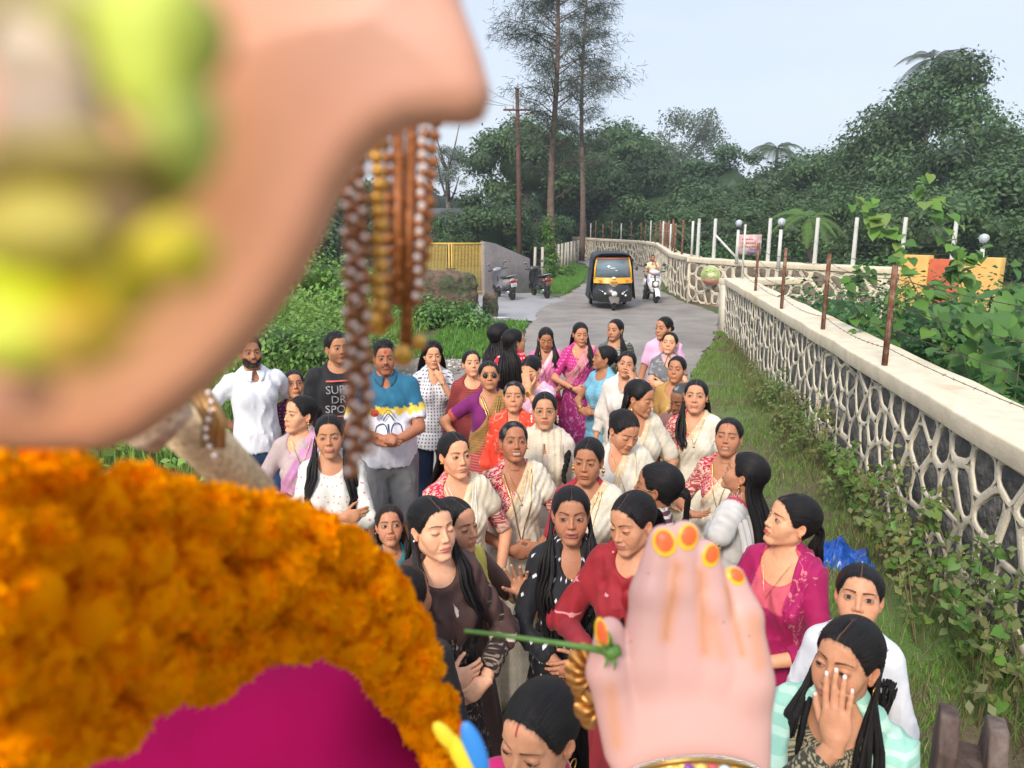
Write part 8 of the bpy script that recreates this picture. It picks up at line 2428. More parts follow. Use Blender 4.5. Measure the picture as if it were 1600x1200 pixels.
def idol_ear():
 d0 = .175; k = d0 / FPX; fr = frame(400, 300, d0, k)
 poly = [(-70, -90), (700, -90), (722, 0), (752, 80), (768, 140), (757, 178), (728, 188), (690, 186), (640, 192), (596, 215), (560, 252), (528, 305), (500, 372), (468, 430), (430, 484), (380, 545), (330, 594), (285, 632), (220, 680), (160, 705), (60, 705), (-70, 700)]
 P2 = [(x - 400, 300 - y) for x, y in poly]
 def f(p):
  d2 = polysdf(p[:, [0, 2]], P2)
  th = 46 + 60 * sst(0, -260, d2)
  y = p[:, 1] - 20 + 35 * np.exp(-((p[:, 0] + 60) ** 2 + (p[:, 2] - 60) ** 2) / 180 ** 2)
  q = np.stack([np.maximum(d2 + 46, 0), np.maximum(np.abs(y) - th + 46, 0)], -1)
  return vlen(q) - 46 + np.minimum(np.maximum(d2 + 46, np.abs(y) - th + 46), 0) * .5
 V, F = isosurf(f, (-680, -160, -430), (400, 200, 620), 11.0, mg=40)
 x, z = V[:, 0] + 400, 300 - V[:, 2]
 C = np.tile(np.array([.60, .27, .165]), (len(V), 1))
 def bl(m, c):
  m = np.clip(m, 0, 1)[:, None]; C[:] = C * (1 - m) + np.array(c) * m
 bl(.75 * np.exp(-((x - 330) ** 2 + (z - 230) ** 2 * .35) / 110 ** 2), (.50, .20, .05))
 bl(.55 * np.exp(-((x - 640) ** 2 * .8 + (z - 60) ** 2) / 110 ** 2), (.74, .42, .33))  # lighter tip: fall of light put into the colour
 bl(.6 * sst(560, 690, z), (.50, .19, .095))  # lower ear darkened: shading put into the colour
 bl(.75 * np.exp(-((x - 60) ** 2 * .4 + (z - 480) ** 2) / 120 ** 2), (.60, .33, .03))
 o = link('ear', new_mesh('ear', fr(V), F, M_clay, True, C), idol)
 # petals and beads of the ear ornament, right in front of the lens
 parts = [((250, 70), (95, 130), (.50, .56, .07)), ((285, 190), (60, 120), (.46, .52, .09)), ((150, 20), (90, 60), (.45, .42, .12)), ((80, 110), (95, 80), (.60, .46, .33)), ((30, 30), (70, 70), (.36, .28, .10)),
             ((90, 190), (90, 55), (.45, .33, .24)), ((110, 255), (150, 45), (.30, .22, .05)), ((220, 285), (80, 50), (.42, .36, .04)), ((90, 350), (140, 70), (.42, .34, .05)), ((205, 345), (60, 45), (.24, .15, .06)),
             ((60, 440), (90, 75), (.60, .62, .01)), ((30, 520), (80, 60), (.60, .62, .05)), ((180, 430), (80, 65), (.52, .42, .02)), ((270, 400), (70, 55), (.60, .48, .02)), ((120, 520), (80, 50), (.56, .36, .03)), ((-30, 290), (70, 60), (.36, .26, .08)), ((310, 60), (45, 90), (.36, .24, .04)), ((10, 610), (60, 45), (.62, .28, .17))]
 rt = thing('ear_ornament', 'very blurred yellow green flower ornament pinned over the idol ear at the upper left', 'ornament', atd(150, 250, .046))
 rp = Vector(rt.location); rg = random.Random(3)
 for i, ((px, py), (rx, ry), c) in enumerate(parts):
  d = .046 + .005 * rg.random(); kk = d / FPX; cc = atd(px, py, d) - rp; mb = MB(); mb.ell((0, 0, 0), (rx * kk, .003, ry * kk), 16, 10)
  for v in range(len(mb.V)):
   q = Vector(mb.V[v]); r = 1 + .10 * sin(q.x * 1500 + i) + .1 * sin(q.z * 800 + i * 2); q = q * r; w = ax_r * q.x + ax_f * q.y + ax_u * q.z + cc; mb.V[v] = tuple(w)
  mb.obj('petal', mat('petal_%d' % i, c, rough=.6, var=.25, vscale=120), rt, True)
idol_ear()
def strings():
 top = atd(620, 200, .29)
 root = thing('bead_strings', 'gold bead strings with added glints hanging from the idol ear, out of focus', 'jewellery', top)
 M1 = mat('bronze_bead', (.34, .13, .055), rough=.25, metal=.5); M2 = mat('pearl_and_glint', (.80, .66, .60), rough=.12, coat=1); M3 = mat('gold_bead', (.62, .32, .06), rough=.3, metal=.7); M4 = mat('amber_ribbon', (.30, .095, .02), rough=.45, metal=.3)
 def bead(r, m, key):
  if key not in _mc:
   mb = MB(); mb.ell((0, 0, 0), (r, r, r * .9), 10, 7); _mc[key] = mb.mesh('bead', m, True)
  return _mc[key]
 specs = [(546, 262, 552, 735, 'p', .25), (560, 250, 574, 700, 'p', .252), (590, 225, 592, 480, 'g', .256), (603, 205, 606, 500, 'b', .293), (622, 200, 622, 470, 'a', .296), (644, 192, 634, 548, 'a', .30), (664, 190, 652, 470, 'p2', .298), (680, 192, 662, 420, 'b', .30)]
 for si, (x0, y0, x1, y1, kd, d) in enumerate(specs):
  cr_ = MB(); a, b = atd(x0, y0, d) - top, atd(x1, y1, d) - top
  cr_.tube([a, b], .0009 if kd not in 'a' else .0026, 6); st = cr_.obj('strand', M4 if kd == 'a' else M1, root, True)
  step = 20 if kd != 'a' else 22; n = int((y1 - y0) / step)
  for i in range(n + 1):
   t = i / n; p = a.lerp(b, t) + ax_r * (.0006 * sin(i * 2.1 + si))
   if kd in ('p',):
    link('bead', bead(.0029, M1, 'bd1'), st, p); link('bead', bead(.00125, M2, 'bd2'), st, p - ax_f * .0026 + ax_r * .0012 * (-1) ** i)  # pale front bead added as a stand-in for the specular glint
   elif kd == 'p2':
    link('bead', bead(.0026, M1, 'bd1b'), st, p); link('bead', bead(.0016, M2, 'bd2b'), st, p - ax_f * .002 + ax_u * .0018)  # pale bead here too stands in for a highlight on the bronze
   elif kd == 'g': link('bead', bead(.0028, M3, 'bd3'), st, p)
   else: link('bead', bead(.0026, M4, 'bd4'), st, p)
 for px, py, r in ((592, 505, .0045), (592, 480, .0035), (630, 555, .0042), (655, 535, .003)):
  mb = MB(); c = atd(px, py, .297) - top; mb.ell(c, (r, r, r * 1.1), 12, 8); mb.obj('end_bead', M3, root, True)
strings()
def marigold_mesh():
 rg = np.random.RandomState(5); V, F, C = [], [], []
 n = 150
 for i in range(n):
  z = 1 - 1.75 * (i + .5) / n; r = sqrt(max(0, 1 - z * z)); a = i * 2.39996
  d = np.array([r * cos(a), r * sin(a), z]) + rg.normal(0, .07, 3); d /= np.linalg.norm(d)
  t = np.cross(d, [0.2, .3, 1]); t /= np.linalg.norm(t); u = np.cross(d, t); ph = rg.uniform(0, 6.28); t, u = t * cos(ph) + u * sin(ph), -t * sin(ph) + u * cos(ph)
  b = len(V); L_ = rg.uniform(.85, 1.08); w = .25
  base = d * .45
  V += [base - t * .08, base + t * .08]
  for k, s in enumerate((-1, -.45, 0, .45, 1)):
   V.append(d * (L_ - .10 * abs(s) + .06 * (-1) ** k) + t * w * s + u * .09 * (1 if k % 2 else -1))
  F += [(b, b + 1, b + 4), (b, b + 3, b + 2), (b, b + 4, b + 3), (b + 1, b + 5, b + 4), (b + 1, b + 6, b + 5)]
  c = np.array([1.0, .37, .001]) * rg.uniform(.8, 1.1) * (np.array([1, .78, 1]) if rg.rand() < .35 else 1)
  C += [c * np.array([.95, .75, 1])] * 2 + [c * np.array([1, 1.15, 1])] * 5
 mb = MB(); mb.ell((0, 0, 0), (.90, .90, .90), 12, 8); b = len(V); V += [np.array(v) for v in mb.V]; F += [tuple(b + i for i in f) for f in mb.F]; C += [np.array([1.0, .33, .001])] * len(mb.V)
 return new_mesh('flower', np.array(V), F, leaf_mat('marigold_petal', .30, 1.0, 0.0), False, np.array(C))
def garland():
 root = thing('marigold_garland', 'thick orange marigold garland round the idol neck, blurred in the foreground', 'garland', atd(330, 900, .4))
 rp = Vector(root.location); me = marigold_mesh(); rg = np.random.RandomState(8)
 up = [(-60, 700), (60, 712), (180, 720), (300, 735), (400, 757), (480, 790), (560, 850), (610, 905), (650, 975), (676, 1060), (722, 1165)]
 lo = [(-60, 1230), (60, 1210), (150, 1170), (260, 1110), (330, 1085), (390, 1030), (500, 1010), (570, 1030), (600, 1075), (636, 1120), (680, 1215)]
 n = 0
 placed = []
 for tries in range(2600):
  t = rg.uniform(0, 1) ** .8; q = t * 10; i = min(int(q), 9); f = q - i
  a = np.array(up[i]) * (1 - f) + np.array(up[i + 1]) * f; b = np.array(lo[i]) * (1 - f) + np.array(lo[i + 1]) * f
  s = rg.uniform(0, 1); p = a * (1 - s) + b * s
  R0 = 74 * (1 - t) + 34 * t; d = .20 + .32 * t
  pr = R0 * .86
  if s * np.linalg.norm(b - a) < R0 * .55 or (1 - s) * np.linalg.norm(b - a) < R0 * .45: 
   if np.linalg.norm(b - a) > R0 * 1.6: continue
  if any(np.hypot(*(p - o)) < (pr + r) * .62 for o, r in placed): continue
  placed.append((p, pr))
  dd = d + .03 * abs(s - .5) * 2 * (1 if t > .3 else .6) + rg.uniform(-.006, .006)
  w = atd(p[0], p[1], dd) - rp
  link('flower', me, root, w, rg.uniform(0, 6.28, 3), R0 * dd / FPX * rg.uniform(.9, 1.1)); n += 1
 # second layer behind, closing the gaps
 for t in np.linspace(0, 1, 15):
  for s in (.2, .5, .8):
   q = t * 10; i = min(int(q), 9); f = q - i
   a = np.array(up[i]) * (1 - f) + np.array(up[i + 1]) * f; b = np.array(lo[i]) * (1 - f) + np.array(lo[i + 1]) * f; p = a * (1 - s) + b * s
   R0 = 84 * (1 - t) + 34 * t; d = .225 + .32 * t
   w = atd(p[0], p[1], d) - rp; link('flower', me, root, w, rg.uniform(0, 6.28, 3), R0 * d / FPX)
 print('flowers', n)
garland()
def garment():
 d0 = .52; k = d0 / FPX; fr = frame(450, 1300, d0, k)
 def f(p):
  d = sell(p, (-90, 60, -50), (360, 200, 285)); d = smin(d, sell(p, (60, 60, -75), (185, 180, 325)), 90)
  d = smin(d, sell(p, (-330, 60, -160), (300, 190, 240)), 60)
  return d + 4 * fnoise(p, .012, 3) + 5 * np.sin(p[:, 0] * .035 + p[:, 2] * .01) * sst(40, 250, p[:, 0])
 V, F = isosurf(f, (-680, -160, -320), (420, 300, 300), 12.0, mg=40)
 o = link('robe', new_mesh('robe', fr(V), F, mat('magenta_velvet', (.20, .001, .045), rough=.9, spec=.08, sheen=0, var=.10, vscale=12, bump=.3, bscale=300, bdist=.001), True), idol)
 # woven gold sash with trim behind the neck
 mb = MB(); a, b, c = atd(262, 650, .44), atd(330, 702, .46), atd(398, 775, .48)
 mb.tube([loc_(a), loc_(b), loc_(c)], [.014, .0155, .015], 14); mb.obj('gold_sash', mat('woven_gold', (.68, .50, .30), rough=.7, metal=.2, var=.3, vscale=300, bump=.9, bscale=500, bdist=.002), idol, True)
 a, b = atd(300, 610, .43), atd(322, 700, .43)
 for i in range(3):
  mb = MB(); off = ax_r * (.004 * i)
  mb.tube([loc_(a + off - ax_u * .0), loc_((a + b) / 2 + off + ax_r * .005), loc_(b + off)], .0032, 8); mb.obj('sash_trim', mat('trim_gold', (.40, .22, .08), rough=.35, metal=.6), idol, True)
 for i in range(9):
  p = atd(318 + 8 * sin(i * .8) + i * 2, 600 + i * 14, .425); mb = MB(); mb.ell(loc_(p), (.0018,) * 3, 8, 6); mb.obj('trim_bead', mat('pearl_and_glint', (.8, .66, .6)), idol, True)
 mb = MB(); mb.tube([loc_(atd(215, 690, .40)), loc_(atd(240, 650, .40)), loc_(atd(280, 625, .41))], [.012, .016, .012], 10); mb.obj('neck_lace', mat('lace_beige', (.55, .42, .30), rough=.7, var=.4, vscale=200, bump=1, bscale=200, bdist=.003), idol, True)
 # lotus petal border, blue and yellow
 for (px, py, rx, ry, c, nm, rot) in ((742, 1172, 17, 48, (.03, .22, .62), 'blue_petal', -.35), (722, 1184, 15, 44, (.80, .60, .02), 'yellow_petal', -.5), (696, 1150, 13, 28, (.78, .48, .01), 'yellow_petal', -.7)):
  kk = .42 / FPX; mb = MB(); mb.ell((0, 0, 0), (rx * kk, .003, ry * kk), 14, 9); cc = atd(px, py, .42)
  for v in range(len(mb.V)):
   q = Vector(mb.V[v]); x = q.x * cos(rot) + q.z * sin(rot); z = -q.x * sin(rot) + q.z * cos(rot); mb.V[v] = loc_(cc + ax_r * x + ax_f * q.y + ax_u * z)
  mb.obj(nm, mat('enamel_' + nm, c, rough=.5, var=.1), idol, True)
garment()
def idol_hand():
 d0 = .60; k = d0 / FPX; ox, oy = 1075, 1050; fr = frame(ox, oy, d0, k)
 q = lambda x, y, dep=0: (x - ox, dep, oy - y)
 fing = [((1040, 848), (1022, 930), (1012, 1030), 27, 36, 40), ((1070, 838), (1062, 920), (1062, 1030), 25, 34, 40), ((1101, 866), (1108, 940), (1115, 1040), 24, 33, 38), ((1147, 905), (1160, 965), (1162, 1060), 20, 32, 40)]
 def f(p):
  s = p * np.array([1, 1.25, 1])
  d = None
  for i, (a, m, b, r0, r1, r2) in enumerate(fing):
   dy = (10, 0, -2, 8)[i]
   e = scap(s, q(*a, dy), q(*m, dy * .5), r0, r1); e = smin(e, scap(s, q(*m, dy * .5), q(*b, 0), r1, r2), 12)
   d = e if d is None else smin(d, e, 3)
  palm = sell(s, q(1082, 1100), (124, 46, 150)); palm = smin(palm, sell(s, q(1078, 1230), (122, 58, 140)), 50)
  d = smin(d, palm, 34)
  th = smin(scap(s, q(951, 984, -12), q(948, 1045, -14), 23, 31), scap(s, q(948, 1045, -14), q(985, 1170, 6), 31, 42), 16)
  d = smin(d, th, 6)
  return d
 V, F = isosurf(f, (-190, -110, -330), (160, 110, 260), 4.6, mg=90)
 x, z = V[:, 0] + ox, oy - V[:, 2]
 C = np.tile(np.array([.66, .37, .325]), (len(V), 1))
 def bl(m, c):
  m = np.clip(m, 0, 1)[:, None]; C[:] = C * (1 - m) + np.array(c) * m
 fr_ = V[:, 1] < 12
 for (a, b, w, s) in (((1053, 880), (1034, 985), 11, .75), ((1089, 890), (1092, 1005), 10, .7), ((1105, 960), (1118, 1010), 12, .45), ((1130, 915), (1150, 1010), 8, .6), ((1170, 960), (1178, 1025), 15, .55), ((950, 1060), (960, 1150), 10, .5)):
  a, b = np.array(a, float), np.array(b, float); pp = np.stack([x, z], -1); t = np.clip(((pp - a) @ (b - a)) / ((b - a) @ (b - a)), 0, 1); dd = np.linalg.norm(pp - a - t[:, None] * (b - a), axis=1)
  bl(s * np.exp(-(dd / w) ** 2) * fr_, (.66, .27, .11))
  if w < 12 and s > .55: bl(.35 * np.exp(-(dd / 3.0) ** 2) * fr_, (.45, .18, .10))
 o = link('hand', new_mesh('hand', fr(V), F, M_clay, True, C), idol)
 # painted nails: raised enamel lying on the finger ends
 My = mat('nail_yellow', (.86, .50, .01), rough=.4); Mo = mat('nail_orange', (.84, .13, .02), rough=.4)
 for (px, py, rx, ry, rot, dy) in ((1036, 846, 18, 21, .1, 10), (1071, 836, 16, 20, -.35, 0), (1106, 864, 14, 18, -.5, -2), (1148, 899, 15, 12, -.5, 8), (938, 985, 10, 23, .1, -12)):
  for nm, sc_, m_, lift in (('nail', 1.0, My, 0.0), ('nail_colour', .74, Mo, -1.6)):
   P = []; n = 22
   rings = [(.0, 1)] + [(r, n) for r in (.35, .7, .92, 1.0)]
   pts = [(0, 0)] + [(r * cos(2 * pi * j / n), r * sin(2 * pi * j / n)) for r, _ in rings[1:] for j in range(n)]
   W = []
   for u, v in pts:
    a_, b_ = u * rx * sc_, v * ry * sc_ + (3.0 if sc_ < 1 else 0); W.append((px - ox + a_ * cos(rot) + b_ * sin(rot) * -1, -100, oy - py + (a_ * sin(rot) + b_ * cos(rot))))
   W = np.array(W, float)
   for _ in range(40): W[:, 1] += np.clip(f(W) - 1.2 + lift, -8, 20) * .7
   ym = np.median(W[:, 1]); W[:, 1] = np.minimum(W[:, 1], ym + 15)
   F_ = [(0, 1 + j, 1 + (j + 1) % n) for j in range(n)]
   for r in range(3):
    for j in range(n): F_.append((1 + r * n + j, 1 + (r + 1) * n + j, 1 + (r + 1) * n + (j + 1) % n, 1 + r * n + (j + 1) % n))
   W2 = W[-n:].copy(); W2[:, 1] += 6; base = len(W); W = np.concatenate([W, W2])
   for j in range(n): F_.append((1 + 3 * n + j, base + j, base + (j + 1) % n, 1 + 3 * n + (j + 1) % n))
   link(nm, new_mesh(nm, fr(W), F_, m_, True), o)
 # jewelled bracelet
 gm = [(.75, .50, .05), (.20, .02, .30), (.80, .55, .10), (.60, .05, .06), (.55, .75, .85), (.80, .5, .08)]
 mb = MB(); arc = []
 for a in np.linspace(-1.25, 1.25, 40): arc.append((sin(a) * 118, -75 * cos(a) - 0, -110 - 34 * (1 - cos(a)) * 2.6))
 br = None
 for off, r in ((12, 3.2), (-14, 3.2)):
  mb.tube([tuple(x_) for x_ in fr(np.array(arc) + np.array([0, 0, off]))], r * k, 6)
 mb.tube([tuple(x_) for x_ in fr(np.array(arc) + np.array([0, 8, 0]))], 12 * k, 6, flat=.6)
 br = mb.obj('bracelet', mat('antique_gold', (.50, .32, .10), rough=.35, metal=.9), idol, True)
 for i, a in enumerate(np.linspace(-1.2, 1.2, 17)):
  c = fr(np.array([[sin(a) * 118, -75 * cos(a) - 4, -110 - 34 * (1 - cos(a)) * 2.6]]))[0]; mb = MB(); mb.ell(tuple(c), (9 * k, 6 * k, 8 * k), 10, 7)
  g_ = gm[i % 6]; mb.obj('gem', mat('gem_%d' % (i % 6), g_, rough=.12, coat=1), br, True)
 for i, a in enumerate(np.linspace(-1.25, 1.25, 46)):
  c = fr(np.array([[sin(a) * 118, -76 * cos(a), -93 - 34 * (1 - cos(a)) * 2.6]]))[0]; mb.V = []; mb.F = []; mb.M = []
  mb.ell(tuple(c), (3.2 * k,) * 3, 6, 4); mb.obj('stud', mat('silver_stud', (.6, .58, .55), rough=.2, metal=1), br, True)
 # scalloped gold lotus ornaments under the thumb
 gl = mat('gold_leafing', (.52, .26, .07), rough=.35, metal=.75, bump=.2, bscale=90)
 for (cx, cy, r, a0, a1, n, dep, shade) in ((936, 1062, 52, 1.9, 4.1, 5, 30, 1), (945, 1120, 46, 2.4, 4.4, 3, 42, .6)):
  for i in range(n):
   a = a0 + (a1 - a0) * (i + .5) / n; wd_ = (a1 - a0) / n * .56; mb = MB()
   def pt(u, v, o=0.0):
    rr = r * (.15 + .85 * v) * (1 - .10 * (2 * u - 1) ** 2 * v); aa = a + (2 * u - 1) * wd_
    return (rr * cos(aa) + cx - ox, dep - 14 * (1 - (2 * u - 1) ** 2) * sin(pi * min(1, v * .9 + .1)) + o, rr * sin(aa) + oy - cy)
   mb.grid(lambda u, v: pt(u, v), 9, 9); mb.grid(lambda u, v: pt(1 - u, v, 5), 9, 9)
   V3 = fr(np.array(mb.V)); link('gold_petal', new_mesh('gold_petal', V3, mb.F, gl, True), idol)
idol_hand()
def rose():
 root = thing('rose', 'red rose on a green stem held between the thumb and fingers of the idol hand', 'flower', atd(955, 1018, .575))
 rp = Vector(root.location); L3 = lambda v: tuple(Vector(v) - rp)
 gs = mat('rose_stem', (.10, .22, .035), rough=.5, var=.2, vscale=60)
 mb = MB(); mb.tube([L3(atd(x, y, d)) for x, y, d in ((726, 986, .60), (770, 991, .595), (850, 1002, .588), (905, 1010, .582), (945, 1017, .578))], [.0016, .0019, .0021, .0024, .003], 9); mb.obj('stem', gs, root, True)
 mb = MB(); mb.tube([L3(atd(940, 1016, .577)), L3(atd(953, 1019, .575)), L3(atd(968, 1016, .577))], [.003, .0062, .0045], 12); mb.obj('calyx', gs, root, True)
 for (x, y, x2, y2) in ((950, 1014, 930, 1000), (955, 1012, 950, 985), (950, 1026, 944, 1044), (958, 1026, 960, 1048)):
  mb = MB(); mb.tube([L3(atd(x, y, .573)), L3(atd((x + x2) / 2 + 2, (y + y2) / 2, .570)), L3(atd(x2, y2, .571))], [.0022, .0016, .0003], 5, flat=.4); mb.obj('sepal', gs, root, True)
 rm = mat('rose_red', (.42, .008, .015), rough=.55, var=.2, vscale=60)
 c = atd(992, 932, .655)
 for i in range(9):
  a = i * 2.4; mb = MB(); cc = Vector(L3(c)) + ax_r * (.006 * cos(a)) + ax_u * (.010 * sin(a)) + ax_f * .004 * sin(i)
  mb.ell(cc, (.007, .005, .010), 10, 7); mb.obj('petal', rm, root, True)
rose()
# ---------------------------------------------------------------- small plants, climbing plant, rubble, haze
def heart_leaf():
 mb = MB()
 out = [(0, 0), (.28, -.10), (.48, .08), (.50, .32), (.34, .62), (.12, .88), (0, 1.05), (-.12, .88), (-.34, .62), (-.50, .32), (-.48, .08), (-.28, -.10)]
 V = [(x, y - .05, .10 * abs(x) * 1.6 - .18 * y * y) for x, y in out] + [(0, y - .05, -.03 - .18 * y * y) for y in (.12, .4, .7)]
 F = [(0, 1, 12), (1, 2, 12), (2, 3, 13, 12), (3, 4, 14, 13), (4, 5, 14), (5, 6, 14), (6, 7, 14), (7, 8, 14), (8, 9, 13, 14), (9, 10, 12, 13), (10, 11, 12), (11, 0, 12)]
 return V, F
HV, HF = heart_leaf()
def leafmesh(col):
 return new_mesh('leaf', np.array(HV), HF, LEAF, True, np.tile(col, (len(HV), 1)))
LM = [leafmesh(c) for c in ((.10, .22, .035), (.14, .28, .045), (.075, .17, .035), (.18, .27, .06))]
def put_leaf(root, p, s, rg, up=.5, which=None):
 z = Vector((rg.uniform(-.7, .7), rg.uniform(-1.2, .1), up + rg.uniform(0, .8))).normalized()
 y = Vector((rg.uniform(-1, 1), rg.uniform(-.6, .3), -.5 - rg.uniform(0, .5))); y = (y - z * y.dot(z)).normalized(); x = y.cross(z)
 o = link('leaf', LM[rg.randrange(4) if which is None else which], root)
 o.matrix_local = Matrix(((x.x * s, y.x * s, z.x * s, p[0]), (x.y * s, y.y * s, z.y * s, p[1]), (x.z * s, y.z * s, z.z * s, p[2]), (0, 0, 0, 1)))
def climber():
 D = 8.0; rg = random.Random(5)
 root0 = atd(1400, 560, D + .3)
 root = thing('climbing_plant', 'climbing plant with heart shaped bright leaves reaching above the near wall at right', 'plant', (root0.x, root0.y, 0))
 o = Vector((root0.x, root0.y, 0)); green = mat('vine_stem', (.10, .13, .04), rough=.6)
 paths = [[(1440, 640), (1500, 560), (1440, 470), (1400, 390), (1372, 340), (1342, 316)], [(1500, 640), (1520, 540), (1500, 440), (1492, 370), (1462, 320), (1436, 285)], [(1420, 640), (1380, 560), (1400, 480), (1500, 420), (1530, 395)],
             [(1560, 660), (1570, 560), (1560, 480), (1590, 420)], [(1330, 620), (1345, 520), (1330, 450), (1350, 420)]]
 for pi_, P in enumerate(paths):
  pts = [atd(x, y, D + .12 * pi_) - o for x, y in P]; Q = []
  for i in range(len(pts) - 1):
   for t in (0, .25, .5, .75): Q.append(pts[i].lerp(pts[i + 1], t) + Vector((0, 0, .015 * sin(i * 4 + t * 6))))
  Q.append(pts[-1]); mb = MB(); mb.tube([Vector((pts[0].x, pts[0].y, 0))] + Q, [.009] + [.008 - .006 * i / len(Q) for i in range(len(Q))], 6); mb.obj('vine', green, root, True)
  for i, q in enumerate(Q):
   for k in range(3 if pi_ < 2 else 4):
    off = Vector((rg.uniform(-.12, .12), rg.uniform(-.10, .10), rg.uniform(-.05, .10))); put_leaf(root, q + off, rg.uniform(.10, .17) * (1 if i < len(Q) - 3 else .75), rg, which=None if pi_ < 2 else rg.choice((0, 2, 2)))
climber()
def near_leaves():
 rg = random.Random(21)
 o = atd(1570, 600, 6.3); root = thing('leafy_shrub', 'large leaved shrub pressing against the near wall at the right edge', 'plant', (o.x, o.y, 0))
 mb = MB(); green = mat('vine_stem', (.10, .13, .04), rough=.6)
 for i in range(6): mb.tube([(0.1 * i, 0, 0), (.12 * i - .3, .1, .6), (.2 * i - .6, .15 * (i % 3), 1.2 + .08 * i)], [.012, .009, .004], 5, caps=False)
 mb.obj('stem', green, root, True)
 for i in range(150):
  px, py = rg.uniform(1430, 1620), rg.uniform(455, 680)
  if py > 470 + (1600 - 1430) * .6 + (px - 1430) * .62 - 40: continue
  D = 6.0 + rg.uniform(0, 1.5); p = atd(px, py, D)
  if p.x < float(wallx(p.y)) + .55: continue
  put_leaf(root, p - Vector((o.x, o.y, 0)), rg.uniform(.13, .22), rg, which=rg.choice((0, 2, 2, 2)))
near_leaves()
def weeds():
 # leafy weeds standing along the foot of the near wall, each plant its own
 rg = random.Random(9); green = mat('weed_stem', (.16, .13, .06), rough=.7)
 spots = []
 for i in range(30):
  y = 2.6 + 8.2 * (i / 30) ** 1.1; x = float(wallx(y)) - .10 - .45 * rg.random() ** 1.4
  spots.append((x, y))
 names = ['seedling height', 'knee high', 'tall']
 for i, (x, y) in enumerate(spots):
  h = rg.uniform(.28, .85) * (1.1 if y < 6 else .8)
  far = y > 7
  root = thing('weed', ('leafy %s weed %s in the row along the near stone wall, counted from the camera' % (('green', 'yellowish', 'bushy')[i % 3], ('first', 'second', 'third', 'fourth', 'fifth', 'sixth', 'seventh', 'eighth', 'ninth', 'tenth', 'eleventh', 'twelfth')[i]) if i < 12 else 'leafy weed in the distant crowded part of the row along the near stone wall'), 'weed', (x, y, 0), 0, 'weeds along the near stone wall')
  ns = rg.randint(3, 6); mb = MB(); LV = []
  for s in range(ns):
   a = rg.uniform(0, 6.28); e = Vector((cos(a) * h * .35, sin(a) * h * .35 - .03, h * rg.uniform(.6, 1))); m = e * .5 + Vector((0, 0, h * .12))
   mb.tube([(0, 0, 0), m, e], [.005, .004, .002], 4, caps=False)
   for k in range(6): t = .25 + .75 * k / 5; q = (m * (2 * t) if t < .5 else m.lerp(e, 2 * t - 1)); LV.append(q)
  mb.obj('stem', green, root, True)
  if not far:
   for q in LV[::2]: put_leaf(root, q, rg.uniform(.04, .085), rg)
  r2 = np.random.RandomState(i); P = np.array([list(q) for q in LV for _ in range(4)]) + r2.normal(0, .035, (len(LV) * 4, 3)); P[:, 2] = np.abs(P[:, 2])
  V, F, C = leaf_quads(P, np.tile([-.3, -.6, .8], (len(P), 1)), .055, .032, (.11, .17, .04) if i % 3 else (.17, .18, .06), r2)
  link('small_leaves', new_mesh('small_leaves', V, F, LEAF, False, C), root)['kind'] = 'stuff'
weeds()
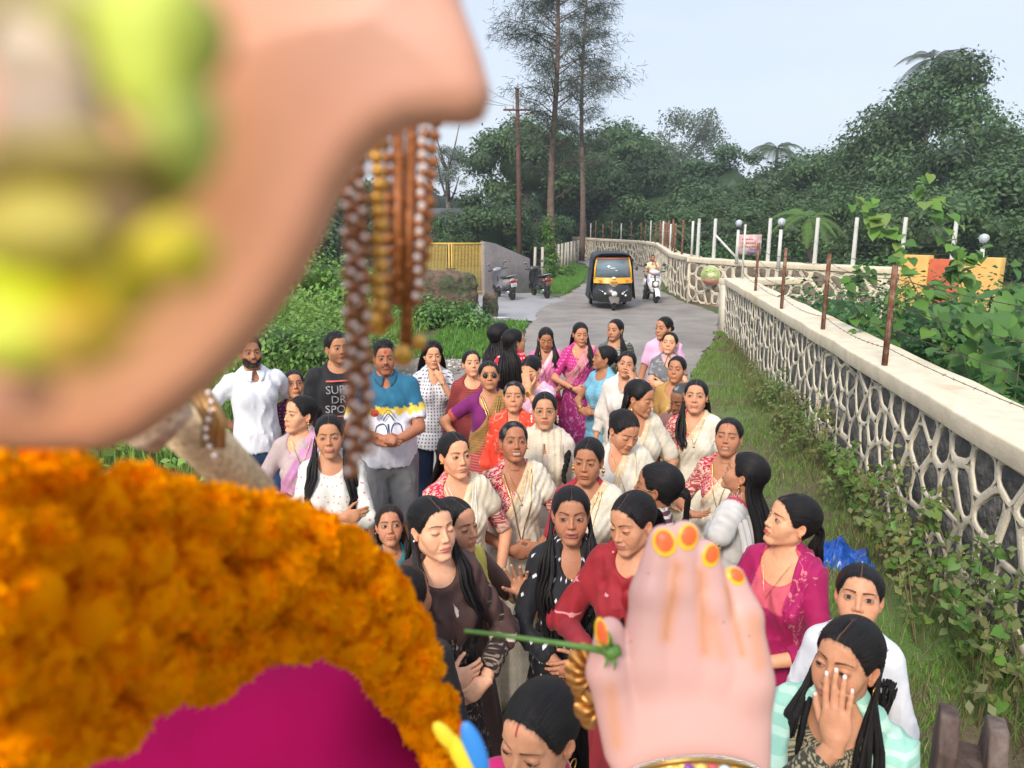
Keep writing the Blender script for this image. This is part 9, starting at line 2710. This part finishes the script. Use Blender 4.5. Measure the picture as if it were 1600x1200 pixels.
def rubble():
 rg = np.random.RandomState(3); V, F, C = [], [], []
 n = 1500; y = rg.uniform(7.6, 14.0, n); x = np.interp(y, [7.2, 10.5, 13.2, 14.2], [-2.4, -1.8, -.9, -1.4]) - np.abs(rg.normal(0, .8, n)) + .15
 base = np.array([(1, 0, 0), (0, 1, 0), (-1, 0, 0), (0, -1, 0), (.3, .2, .8)])
 for i in range(n):
  s = rg.uniform(.008, .035) * (2.2 if rg.rand() < .04 else 1); a = rg.uniform(0, 6.28); B = base * s * rg.uniform(.6, 1.3, (5, 3)); B = np.stack([B[:, 0] * cos(a) - B[:, 1] * sin(a), B[:, 0] * sin(a) + B[:, 1] * cos(a), B[:, 2]], -1)
  b = len(V) ; V += list(B + [x[i], y[i], float(gz(x[i], y[i])) + .012]); F += [(b, b + 1, b + 4), (b + 1, b + 2, b + 4), (b + 2, b + 3, b + 4), (b + 3, b, b + 4)]
  c = np.array([.30, .26, .22]) * rg.uniform(.5, 1.4) if rg.rand() > .10 else np.array([.62, .60, .57]); C += [c] * 5
 o = link('rubble', new_mesh('rubble', np.array(V), F, mat('rubble_stone', attr=True, rough=.9), False, np.array(C))); tag(o, 'loose stones and litter scattered over the soil beside the road', kind='stuff')
 c = at(708, 508, 0); 
 for i, (px, py, s) in enumerate(((782, 497, .30), (745, 512, .16), (652, 540, .14))):
  p = at(px, py, .03); V = np.array([(sx * s * (.8 + .2 * rg.rand()), sy * s * .4, z) for z in (0, .04) for sx, sy in ((-1, -1), (1, -.8), (.7, 1), (-.8, .7))]) + [0, 0, .02 * rg.rand()]
  o = link('paper_scrap', new_mesh('paper_scrap', V, [(3, 2, 1, 0), (4, 5, 6, 7), (0, 1, 5, 4), (1, 2, 6, 5), (2, 3, 7, 6), (3, 0, 4, 7)], mat('litter_white', (.62, .60, .58), rough=.8, var=.2, vscale=20, bump=1, bscale=30), False), None, (p.x, p.y, float(gz(p.x, p.y)) + .015))
  tag(o, ['largest pale scrap of litter on the grass by the driveway', 'small pale scrap of litter above the curly haired woman', 'pale scrap of litter on the rubble behind the jeans wearer'][i], 'litter')
rubble()
mb = MB(); mb.box((0, 45, 13.0), (339, 429, 30)); hz = mb.obj('haze', None); hz['kind'] = 'stuff'
hm = bpy.data.materials.new('haze_air'); hm.use_nodes = True; hn = hm.node_tree
hn.nodes.remove(hn.nodes['Principled BSDF']); pv = hn.nodes.new('ShaderNodeVolumePrincipled')
pv.inputs['Color'].default_value = (.86, .92, 1.0, 1); pv.inputs['Density'].default_value = 0.0011; pv.inputs['Anisotropy'].default_value = 0.2
hn.links.new(pv.outputs[0], hn.nodes['Material Output'].inputs['Volume']); hz.data.materials.append(hm)
S.cycles.volume_bounces = 0
